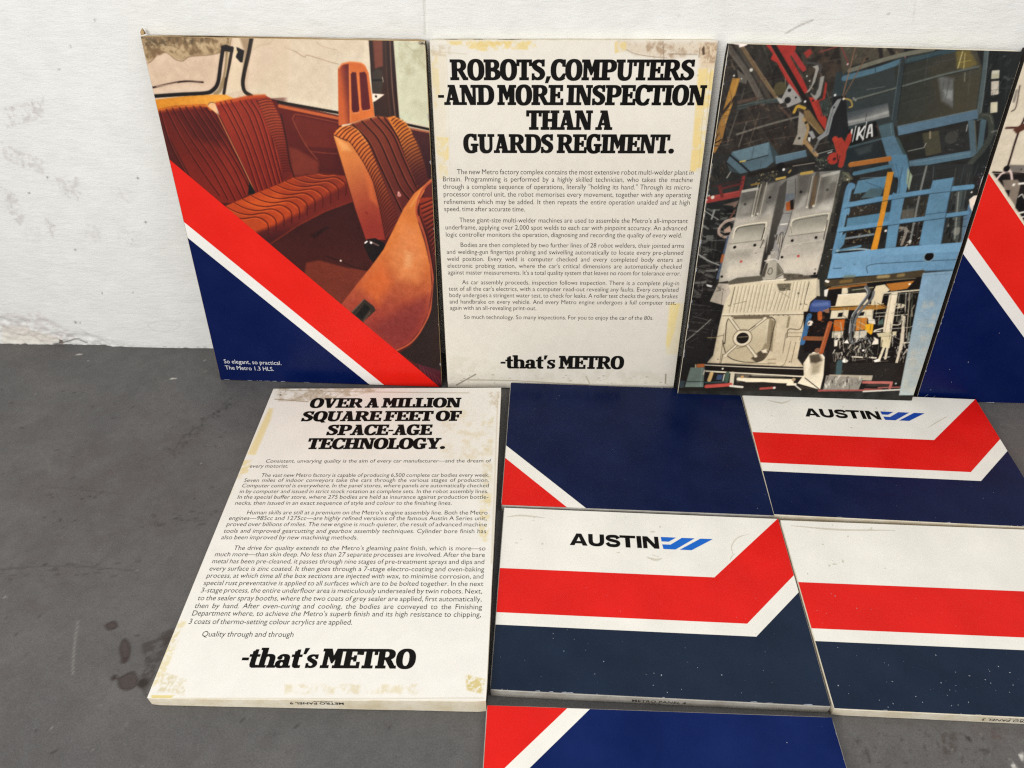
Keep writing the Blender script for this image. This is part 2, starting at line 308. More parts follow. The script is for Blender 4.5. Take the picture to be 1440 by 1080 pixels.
# ------------------------------------------------------------------ pictures (half millimetres from a panel's lower left corner; world half millimetres for wall and floor)
INTERIOR_ART = [
('F',(214,194,168)),
('P',[-54,1369,351,1436,632,1456,806,1371,1173,1303,1286,954,1254,-66,-43,-27],(84,34,31),2,1),
('P',[-12,1709,670,1719,340,1377,-70,1369],(214,190,166),28,1),
('P',[640,1719,1251,1701,1230,1181,559,1381],(220,203,180),22,1),
('P',[1059,1684,1233,1687,1217,1333,1059,1371],(209,207,181),3,1),
('N',[-42,1708,1310,1729,1292,1151,-102,1246],5,25,11,1),
('P',[-3,1693,348,1695,377,1682,368,1636,287,1617,193,1608,156,1591,126,1598,99,1621,67,1625,27,1592,5,1580,-1,1647],(186,163,128),7,0.9),
('B',[-3,1693,375,1695,364,1636,287,1620,194,1613,158,1599,105,1628,28,1597,3,1588],(134,110,80),0.95,20,0.46,6,3),
('B',[-3,1693,302,1694,250,1659,110,1649,7,1643],(105,88,66),0.9,11,0.5,6,4),
('S',[9,1685,301,1689,291,1639,15,1635],60,[(225,206,170),(120,98,70),(165,140,105)],(1,5),5,None),
('L',[5,1579,27,1591,67,1624,99,1620,125,1597,156,1590,192,1608,286,1617,364,1636],3,(135,108,80),0.85,2),
('L',[19,1597,54,1625,90,1624],4,(140,110,80),0.6,2),
('P',[473,1687,559,1687,539,1664,465,1638],(200,180,148),6,0.6),
('L',[465,1638,495,1655,539,1664,561,1685],2,(160,135,105),0.8,2),
('L',[600,1649,639,1637,677,1615,696,1621,784,1597,820,1589],3,(176,152,128),0.9,2),
('L',[735,1675,760,1657,817,1644],2,(180,158,132),0.7,2),
('L',[1107,1669,1141,1645,1177,1647],2,(165,155,120),0.8,2),
('L',[1177,1645,1158,1616,1183,1587],2,(165,155,120),0.7,2),
('B',[1076,1676,1197,1678,1191,1553,1072,1551],(185,178,148),0.5,22,0.5,8,9),
('P',[394,1684,464,1685,416,1548,392,1478,315,1459,340,1538],(220,200,174),3,1),
('P',[418,1685,464,1685,426,1578,405,1548,427,1633],(150,125,95),11,0.7),
('P',[477,1684,468,1683,413,1479,424,1461,510,1445,597,1425,636,1686],(223,205,182),3,0.5),
('L',[468,1685,445,1625,412,1548,398,1505,401,1472,427,1455],16,(52,42,34),1,2),
('L',[475,1683,448,1621,417,1544],3,(120,100,80),0.6,2),
('L',[-15,1445,111,1455,226,1463,263,1476,291,1507,316,1577,341,1646],15,(38,29,24),1,2),
('L',[-3,1453,113,1463,223,1470,256,1482,280,1507,296,1546],2,(150,130,110),0.55,2),
('L',[356,1632,341,1577,323,1529,293,1477,268,1458],15,(158,136,104),1,2),
('L',[379,1645,358,1590,333,1530,307,1461],12,(58,43,34),1,2),
('L',[361,1632,345,1577,327,1530],4,(225,208,180),0.7,2),
('P',[331,1649,354,1657,386,1647,380,1628,358,1630,331,1634],(42,32,27),2,1),
('L',[382,1682,371,1653],4,(150,125,95),0.8,2),
('P',[398,1649,428,1635,412,1589,403,1589,387,1609,396,1626],(36,29,26),2,1),
('E',[392,1630],7,(215,195,160),1),
('L',[-1,1481,74,1497,147,1509,226,1507],7,(62,40,32),1,2),
('L',[19,1486,54,1492,112,1502],4,(205,180,160),0.9,2),
('L',[160,1506,217,1508],2,(205,180,160),0.8,2),
('P',[-4,1432,133,1448,253,1457,315,1458,350,1442,259,1418,215,1411,75,1403,-6,1386],(205,138,48),2,1,[10,1431,297,1441],(224,160,72)),
('N',[-4,1432,315,1458,350,1442,75,1403,-6,1386],7,9,6,2),
('P',[506,1439,807,1380,787,1091,548,1101,515,1259],(104,38,33),2,1,[532,1410,740,1073],(88,34,32)),
('P',[606,1375,787,1342,775,1239,635,1246,597,1348],(112,44,36),6,1),
('L',[539,1433,566,1428,793,1393],12,(48,36,30),1,2),
('L',[542,1424,565,1419,791,1382],3,(120,90,70),0.8,2),
('L',[545,1416,564,1411,790,1370],13,(188,102,62),1,2),
('L',[788,1351,621,1381,599,1374,594,1352,632,1255,676,1190],4,(150,78,56),0.85,2),
('L',[650,1224,717,1218,770,1217],4,(140,68,52),0.8,2),
('P',[555,1241,593,1232,683,1177,671,1123,555,1110],(122,54,42),16,1),
('P',[-5,1391,81,1408,216,1417,259,1380,269,1371,347,1072,333,1021,261,978,118,975,1,1352],(104,36,29),2,1,[108,1377,178,1017],(126,42,33)),
('P',[84,1377,267,1358,272,1236,132,1271],(84,28,26),31,0.8),
('P',[251,1255,332,1087,331,1026,249,1070],(140,50,38),32,0.6),
('L',[0,1387,90,1402,211,1411,236,1396],12,(206,122,48),0.9,7),
('L',[3,1380,88,1394,199,1402],10,(150,66,34),0.7,8),
('C',[-5,1391,81,1410,217,1418,259,1380,269,1371,347,1072,333,1021,261,978,15,972,-4,1352]),
('L',[9,1385,20,1250,52,1135,86,1015],5,(56,17,17),0.8,2),
('L',[14,1385,25,1250,58,1135,91,1015],3,(166,66,46),0.6,2),
('L',[39,1392,75,1275,130,1146,197,1013],5,(56,17,17),0.8,2),
('L',[45,1392,80,1275,135,1146,203,1013],3,(166,66,46),0.6,2),
('L',[67,1397,111,1285,182,1138,234,993],5,(56,17,17),0.8,2),
('L',[72,1397,116,1285,188,1138,239,993],3,(166,66,46),0.6,2),
('L',[99,1401,149,1281,224,1124,268,989],5,(56,17,17),0.8,2),
('L',[104,1401,154,1281,230,1124,274,989],3,(166,66,46),0.6,2),
('L',[128,1404,184,1287,259,1125,302,1005],5,(56,17,17),0.8,2),
('L',[134,1404,190,1287,265,1125,307,1005],3,(166,66,46),0.6,2),
('L',[162,1407,219,1292,291,1135,320,1021],5,(56,17,17),0.8,2),
('L',[168,1407,225,1292,297,1135,326,1021],3,(166,66,46),0.6,2),
('L',[191,1408,246,1302,316,1136,342,1057],5,(56,17,17),0.8,2),
('L',[196,1409,251,1302,322,1136,347,1057],3,(166,66,46),0.6,2),
('L',[218,1402,273,1293,332,1141],5,(56,17,17),0.8,2),
('L',[224,1402,278,1293,338,1141],3,(166,66,46),0.6,2),
('C',None),
('P',[261,1423,340,1440,409,1454,485,1459,507,1448,520,1417,543,1349,545,1271,549,1199,557,1109,490,1075,369,1027,347,1112,305,1256,270,1376],(150,56,40),2,1,[357,1427,440,1074],(124,40,32)),
('L',[270,1421,349,1436,418,1451,484,1456],14,(196,96,48),0.8,8),
('C',[261,1423,340,1440,409,1454,485,1459,507,1448,520,1417,543,1349,545,1271,549,1199,557,1109,490,1075,369,1027,347,1112,305,1256,270,1376]),
('L',[282,1433,309,1368,349,1238,382,1030],5,(68,21,20),0.8,2),
('L',[288,1431,315,1366,355,1237,389,1030],3,(190,86,58),0.6,2),
('L',[306,1433,333,1368,371,1239,404,1041],5,(68,21,20),0.8,2),
('L',[312,1432,339,1367,377,1237,411,1041],3,(190,86,58),0.6,2),
('L',[332,1434,360,1369,395,1239,429,1051],5,(68,21,20),0.8,2),
('L',[338,1432,366,1367,401,1238,435,1051],3,(190,86,58),0.6,2),
('L',[372,1434,401,1370,427,1240,452,1059],5,(68,21,20),0.8,2),
('L',[378,1433,407,1368,434,1238,459,1060],3,(190,86,58),0.6,2),
('L',[398,1435,427,1370,450,1240,471,1067],5,(68,21,20),0.8,2),
('L',[404,1434,433,1369,456,1239,478,1068],3,(190,86,58),0.6,2),
('L',[422,1435,451,1370,471,1241,490,1075],5,(68,21,20),0.8,2),
('L',[428,1434,457,1369,477,1239,497,1076],3,(190,86,58),0.6,2),
('L',[446,1436,475,1371,489,1241,504,1083],5,(68,21,20),0.8,2),
('L',[451,1434,481,1370,495,1240,510,1083],3,(190,86,58),0.6,2),
('P',[449,1440,510,1452,535,1390,545,1271,551,1117,507,1086,502,1213,468,1362],(168,78,50),2,1,[492,1443,528,1126],(112,40,34)),
('R',[446,1439,468,1362,489,1284,507,1213,515,1126],[511,1449,534,1386,546,1308,548,1223,554,1127],28,4,(82,28,25),0.8),
('C',None),
('L',[262,1375,303,1246,341,1122,368,1027],4,(212,142,92),0.85,2),
('L',[256,1371,297,1242,334,1121,342,1072],2,(50,18,18),0.8,2),
('P',[225,1410,242,1425,261,1422,262,1375],(226,178,132),2,1),
('L',[228,1414,242,1425,261,1423],2,(70,45,35),0.9,2),
('P',[349,1082,370,1030,360,1021,333,1022],(40,28,26),3,1),
('L',[543,1381,549,1280,550,1175,560,1107],7,(62,26,26),0.8,2),
('P',[195,954,229,968,339,1015,474,1068,554,1104,681,1125,793,1117,802,1061,815,998,683,946,546,874,395,775,332,830],(178,74,38),3,1,[387,1000,703,1104],(150,60,38)),
('P',[292,977,472,1028,496,982,376,938],(200,92,42),27,0.8),
('P',[563,1095,680,1123,793,1113,794,1081,698,1069,597,1056],(140,58,40),20,1),
('P',[395,775,327,833,377,853,438,876,506,915,581,943,595,969,666,1007,735,1044,799,1078,818,998,683,946,546,874],(112,42,36),18,1,[472,898,490,813],(74,30,32)),
('C',[195,954,229,968,339,1015,474,1068,554,1104,681,1125,793,1117,802,1061,815,998,683,946,546,874,395,775,332,830]),
('L',[163,947,223,914,283,903,357,912,400,883,394,824],5,(76,24,20),0.8,2),
('L',[167,941,225,908,284,897,355,906,393,879],4,(222,112,56),0.55,2),
('L',[204,967,264,934,324,923,397,933,441,904,435,845],5,(76,24,20),0.8,2),
('L',[208,961,266,928,325,917,396,926,434,900],4,(222,112,56),0.55,2),
('L',[245,987,305,955,364,944,437,953,481,924,476,866],5,(76,24,20),0.8,2),
('L',[249,981,306,949,366,938,436,947,474,920],4,(222,112,56),0.55,2),
('L',[285,1007,345,975,404,964,477,973,521,945,516,887],5,(76,24,20),0.8,2),
('L',[289,1001,347,969,406,958,476,967,514,941],4,(222,112,56),0.55,2),
('L',[325,1027,385,995,444,984,516,993,560,965,556,907],5,(76,24,20),0.8,2),
('L',[329,1021,387,989,446,978,516,987,553,961],4,(222,112,56),0.55,2),
('L',[365,1047,425,1015,484,1004,556,1013,600,985,595,928],5,(76,24,20),0.8,2),
('L',[369,1041,426,1009,485,998,555,1007,593,981],4,(222,112,56),0.55,2),
('L',[405,1067,464,1035,523,1024,595,1033,639,1005,635,948],5,(76,24,20),0.8,2),
('L',[409,1061,466,1029,525,1018,594,1027,632,1001],4,(222,112,56),0.55,2),
('L',[444,1086,504,1054,562,1044,633,1052,677,1025,674,968],4,(76,24,20),0.8,2),
('L',[448,1080,505,1048,564,1038,633,1046,670,1021],4,(222,112,56),0.55,2),
('L',[483,1105,543,1074,601,1063,672,1072,716,1044,713,988],4,(76,24,20),0.8,2),
('L',[487,1099,544,1068,603,1057,671,1066,709,1041],4,(222,112,56),0.55,2),
('L',[522,1125,581,1093,640,1083,710,1091,754,1064,751,1008],4,(76,24,20),0.8,2),
('L',[526,1119,583,1087,641,1077,709,1085,747,1060],4,(222,112,56),0.55,2),
('L',[560,1144,620,1112,678,1102,748,1111,792,1083,789,1028],4,(76,24,20),0.8,2),
('L',[564,1138,621,1107,680,1096,747,1105,785,1080],4,(222,112,56),0.55,2),
('L',[598,1162,658,1132,716,1121,786,1130,830,1103,827,1048],4,(76,24,20),0.8,2),
('L',[602,1157,660,1126,718,1115,785,1124,823,1099],4,(222,112,56),0.55,2),
('L',[636,1181,696,1151,754,1140,823,1149,867,1122,865,1067],4,(76,24,20),0.8,2),
('L',[640,1176,698,1145,755,1134,823,1143,860,1118],4,(222,112,56),0.55,2),
('C',None),
('P',[395,775,546,874,683,946,818,998,869,818,868,589,476,577,387,756],(66,30,29),3,1,[628,913,599,695],(74,33,30)),
('P',[596,827,674,872,694,872,615,817],(48,24,24),10,1),
('P',[558,689,624,703,748,669,859,655,722,428,528,584],(118,54,40),11,1),
('S',[591,690,827,662,717,465,575,576],420,[(140,70,48),(95,42,34),(150,82,56)],(1,3),8,None),
('L',[659,725,724,702,796,670,851,659],5,(46,22,22),0.8,2),
('E',[728,704],5,(225,205,190),1),
('P',[1080,1325,1099,1330,1190,1314,1219,1153,1136,1152,1119,1266],(112,62,50),2,1),
('P',[1105,1328,1208,1313,1198,1105,1169,1116,1141,1255],(84,46,46),6,1,[1110,1322,1194,1140],(60,32,36)),
('L',[1072,1354,1091,1349,1191,1330],11,(38,32,30),1,2),
('L',[1099,1334,1190,1318],7,(170,105,75),1,2),
('P',[955,1683,1057,1684,1060,1368,984,1374,952,1382,955,1471,952,1540],(66,44,38),2,1),
('P',[972,1683,1012,1684,1006,1584,971,1575],(122,72,58),6,1),
('L',[961,1682,953,1515,956,1369],4,(45,32,30),0.8,2),
('L',[1023,1683,1018,1516,1022,1370],4,(92,64,52),0.8,2),
('L',[1034,1683,1029,1516,1034,1370],4,(50,35,32),0.8,2),
('L',[1043,1683,1039,1516,1043,1370],4,(150,120,100),0.8,2),
('L',[1055,1683,1050,1516,1055,1370],4,(38,30,28),0.8,2),
('P',[959,1558,978,1574,1000,1565,1003,1533,990,1476,956,1480],(72,60,52),2,1),
('L',[958,1528,999,1529],8,(36,30,28),0.9,2),
('P',[952,1475,1004,1472,962,1444,950,1439],(232,214,196),2,1),
('E',[966,1463],5,(40,32,30),1),
('L',[1000,1541,1002,1522],3,(210,195,175),0.8,2),
('P',[815,1572,834,1593,867,1600,912,1597,931,1586,943,1557,953,1382,849,1351,791,1338],(206,116,62),2,1),
('P',[814,1568,828,1585,862,1591,840,1348,791,1340],(196,104,60),2,1,[811,1512,857,1513],(120,52,46)),
('L',[818,1572,838,1590,875,1598,916,1594,933,1581],5,(226,150,98),0.8,3),
('L',[865,1586,855,1469,846,1357],4,(224,142,86),0.7,2),
('P',[867,1551,875,1559,890,1557,889,1408,883,1398,860,1395,856,1407],(96,34,38),2,1),
('P',[904,1557,927,1561,934,1549,937,1413,928,1406,903,1404,899,1417],(104,38,40),2,1),
('L',[897,1557,893,1406],5,(220,130,76),0.9,2),
('L',[859,1392,887,1395],3,(232,160,110),0.8,2),
('L',[903,1402,935,1408],3,(232,160,110),0.8,2),
('P',[827,1338,902,1365,960,1381,1011,1376,1051,1293,1090,1179,1125,1079,1023,909,985,1045,915,1262,874,1323],(124,60,44),2,1,[912,1352,1043,1016],(104,48,42)),
('L',[848,1345,901,1362,960,1377,1011,1373],9,(176,98,58),0.7,5),
('C',[827,1338,902,1365,960,1381,1011,1376,1051,1293,1090,1179,1125,1079,1023,909,985,1045,915,1262,874,1323]),
('L',[854,1345,916,1273,954,1176,998,1064,1042,954],6,(46,22,22),0.9,2),
('L',[860,1345,923,1273,961,1176,1006,1064,1049,954],3,(166,92,66),0.6,2),
('L',[895,1359,958,1285,1001,1177,1041,1071,1079,1017],6,(46,22,22),0.9,2),
('L',[902,1360,965,1285,1008,1177,1048,1071,1087,1017],3,(166,92,66),0.6,2),
('L',[934,1371,993,1297,1037,1184,1072,1096,1105,1042],6,(46,22,22),0.9,2),
('L',[941,1371,1000,1298,1044,1184,1080,1096,1112,1042],3,(166,92,66),0.6,2),
('L',[966,1379,1026,1304,1067,1196,1116,1073],6,(46,22,22),0.9,2),
('L',[973,1379,1033,1304,1074,1196,1123,1073],3,(166,92,66),0.6,2),
('L',[994,1378,1045,1298,1080,1202,1123,1097],6,(46,22,22),0.9,2),
('L',[1001,1378,1052,1299,1087,1202,1130,1097],3,(166,92,66),0.6,2),
('C',None),
('E',[1035,1035],9,(190,130,120),1),
('E',[1033,1046],5,(210,160,150),1),
('P',[1008,1377,1040,1384,1087,1354,1128,1276,1158,1186,1172,1113,1131,1073,1117,1085,1079,1196,1051,1293],(206,126,58),2,1,[1066,1349,1144,1103],(86,42,42)),
('R',[1022,1370,1051,1301,1074,1214,1099,1138,1122,1079],[1043,1383,1087,1354,1128,1276,1158,1186,1172,1116],22,5,(72,30,28),0.8),
('L',[1034,1381,1084,1356,1110,1314],6,(226,156,82),0.7,5),
('P',[763,1301,795,1332,830,1340,874,1323,915,1262,947,1164,985,1045,1026,909,954,817,937,976,917,1092,878,1183,823,1271],(218,128,62),2,1,[822,1322,973,888],(112,50,42)),
('R',[767,1301,822,1270,881,1180,918,1086,938,976,955,830],[824,1340,875,1322,916,1261,948,1164,986,1045,1026,909],33,5,(80,30,26),0.8),
('L',[778,1315,824,1338,869,1323,909,1264],5,(230,160,90),0.6,5),
('P',[761,1297,795,1282,833,1265,883,1179,917,1097,937,981,954,817,860,814,825,959,791,1143],(214,136,76),2,1,[782,1270,908,855],(146,58,48)),
('P',[767,1293,816,1262,836,1231,795,1230],(232,170,110),15,0.7),
('P',[882,1168,916,1086,934,976,898,1012],(206,112,64),16,0.6),
('L',[762,1299,795,1284,834,1267,884,1181,919,1097,938,979,954,823],3,(70,28,24),0.7,2),
('E',[876,946],7,(140,52,44),1),
('L',[762,1295,793,1137,826,961,860,814],3,(60,24,22),0.6,2),
('P',[847,785,866,817,906,824,947,800,956,771,897,686,869,719],(38,26,26),3,1),
('L',[855,798,865,806],7,(240,230,225),1,2),
('L',[877,808,918,787],7,(120,90,85),1,2),
('E',[884,800],6,(235,225,220),1),
('P',[1186,1111,1105,1045,1052,973,940,767,868,672,777,561,692,455,796,338,954,214,1033,265,1093,343,1140,442,1163,577,1160,689,1140,805,1116,902,1108,980,1116,981,1137,1031],(206,124,68),3,1,[1015,827,942,286],(150,62,54)),
('P',[1039,900,1111,878,1142,739,1095,601,1000,616,977,735],(218,140,88),54,0.9),
('P',[1042,761,1080,746,1068,678,1036,677],(232,172,122),28,0.7),
('P',[803,575,926,699,966,597,891,470],(212,112,58),51,0.7),
('P',[863,340,1022,475,1140,532,1135,442,1043,280,954,219],(130,54,52),54,0.7),
('N',[1043,947,1164,706,1134,424,955,229,726,465],5,20,13,7),
('L',[1186,1111,1149,1073,1113,1024,1083,980],6,(222,160,100),0.6,5),
('P',[1128,1024,1194,1029,1189,777,1193,904,1188,715,1166,706,1147,822,1123,918],(150,62,42),3,1,[1152,1019,1179,829],(88,38,36)),
('L',[1129,992,1203,1024],6,(66,26,26),0.85,2),
('L',[1132,984,1203,1015],4,(190,90,62),0.5,2),
('L',[1134,972,1202,1003],6,(66,26,26),0.85,2),
('L',[1136,964,1202,995],4,(190,90,62),0.5,2),
('L',[1138,951,1201,983],6,(66,26,26),0.85,2),
('L',[1140,943,1201,974],4,(190,90,62),0.5,2),
('L',[1142,930,1200,962],6,(66,26,26),0.85,2),
('L',[1145,922,1200,953],4,(190,90,62),0.5,2),
('L',[1147,910,1200,941],6,(66,26,26),0.85,2),
('L',[1149,901,1199,933],4,(190,90,62),0.5,2),
('L',[1151,889,1199,921],6,(66,26,26),0.85,2),
('L',[1154,880,1198,912],4,(190,90,62),0.5,2),
('L',[1156,868,1198,900],6,(66,26,26),0.85,2),
('L',[1158,859,1197,891],4,(190,90,62),0.5,2),
('L',[1160,846,1197,878],6,(66,26,26),0.85,2),
('L',[1163,838,1196,869],4,(190,90,62),0.5,2),
('L',[1165,825,1196,857],6,(66,26,26),0.85,2),
('L',[1167,817,1195,848],4,(190,90,62),0.5,2),
('L',[1169,804,1195,836],6,(66,26,26),0.85,2),
('L',[1172,795,1194,827],4,(190,90,62),0.5,2),
('L',[1174,782,1194,814],6,(66,26,26),0.85,2),
('L',[1176,774,1193,805],4,(190,90,62),0.5,2),
('L',[1178,760,1193,793],6,(66,26,26),0.85,2),
('L',[1181,752,1192,783],4,(190,90,62),0.5,2),
('P',[1186,1104,1198,1114,1195,1032,1146,1025,1154,1067],(100,44,42),3,1),
('L',[1186,1104,1148,1067,1118,1005,1110,949,1127,893,1148,829,1118,934,1147,822,1165,689,1169,577,1145,442,1097,339,1037,261,958,211],9,(176,88,62),1,2),
('L',[1126,934,1153,826,1173,690,1176,577,1153,442,1103,334],5,(44,24,24),0.8,2),
('P',[1171,595,1187,715,1208,708,1201,18,1118,96,978,200,1041,246,1103,333,1153,441],(50,35,33),3,1),
('P',[1056,144,1187,99,1191,-3,1156,-4],(84,36,46),3,1),
('L',[1076,130,1105,14],5,(130,72,78),0.5,2),
('L',[1095,116,1120,15],5,(130,72,78),0.5,2),
('L',[1113,103,1136,16],5,(130,72,78),0.5,2),
('L',[1131,90,1152,16],5,(130,72,78),0.5,2),
('L',[1149,76,1167,17],5,(130,72,78),0.5,2),
('L',[1168,63,1183,18],5,(130,72,78),0.5,2),
('L',[1186,49,1199,18],5,(130,72,78),0.5,2),
('P',[744,422,822,504,867,464,874,442,799,368],(64,48,40),3,1),
('P',[771,410,824,479,848,453,801,389],(30,25,23),3,1),
('L',[755,429,821,501],4,(140,118,100),0.7,2),
('L',[846,432,808,380],5,(110,90,78),0.7,2),
('L',[1126,1679,1157,1681,1187,1666],3,(235,222,205),0.8,2),
('L',[1161,1676,1192,1670],4,(110,95,80),0.7,2),
('B',[1157,1686,1206,1687,1201,1666,1165,1670],(90,78,66),0.8,6,0.5,3,3)]
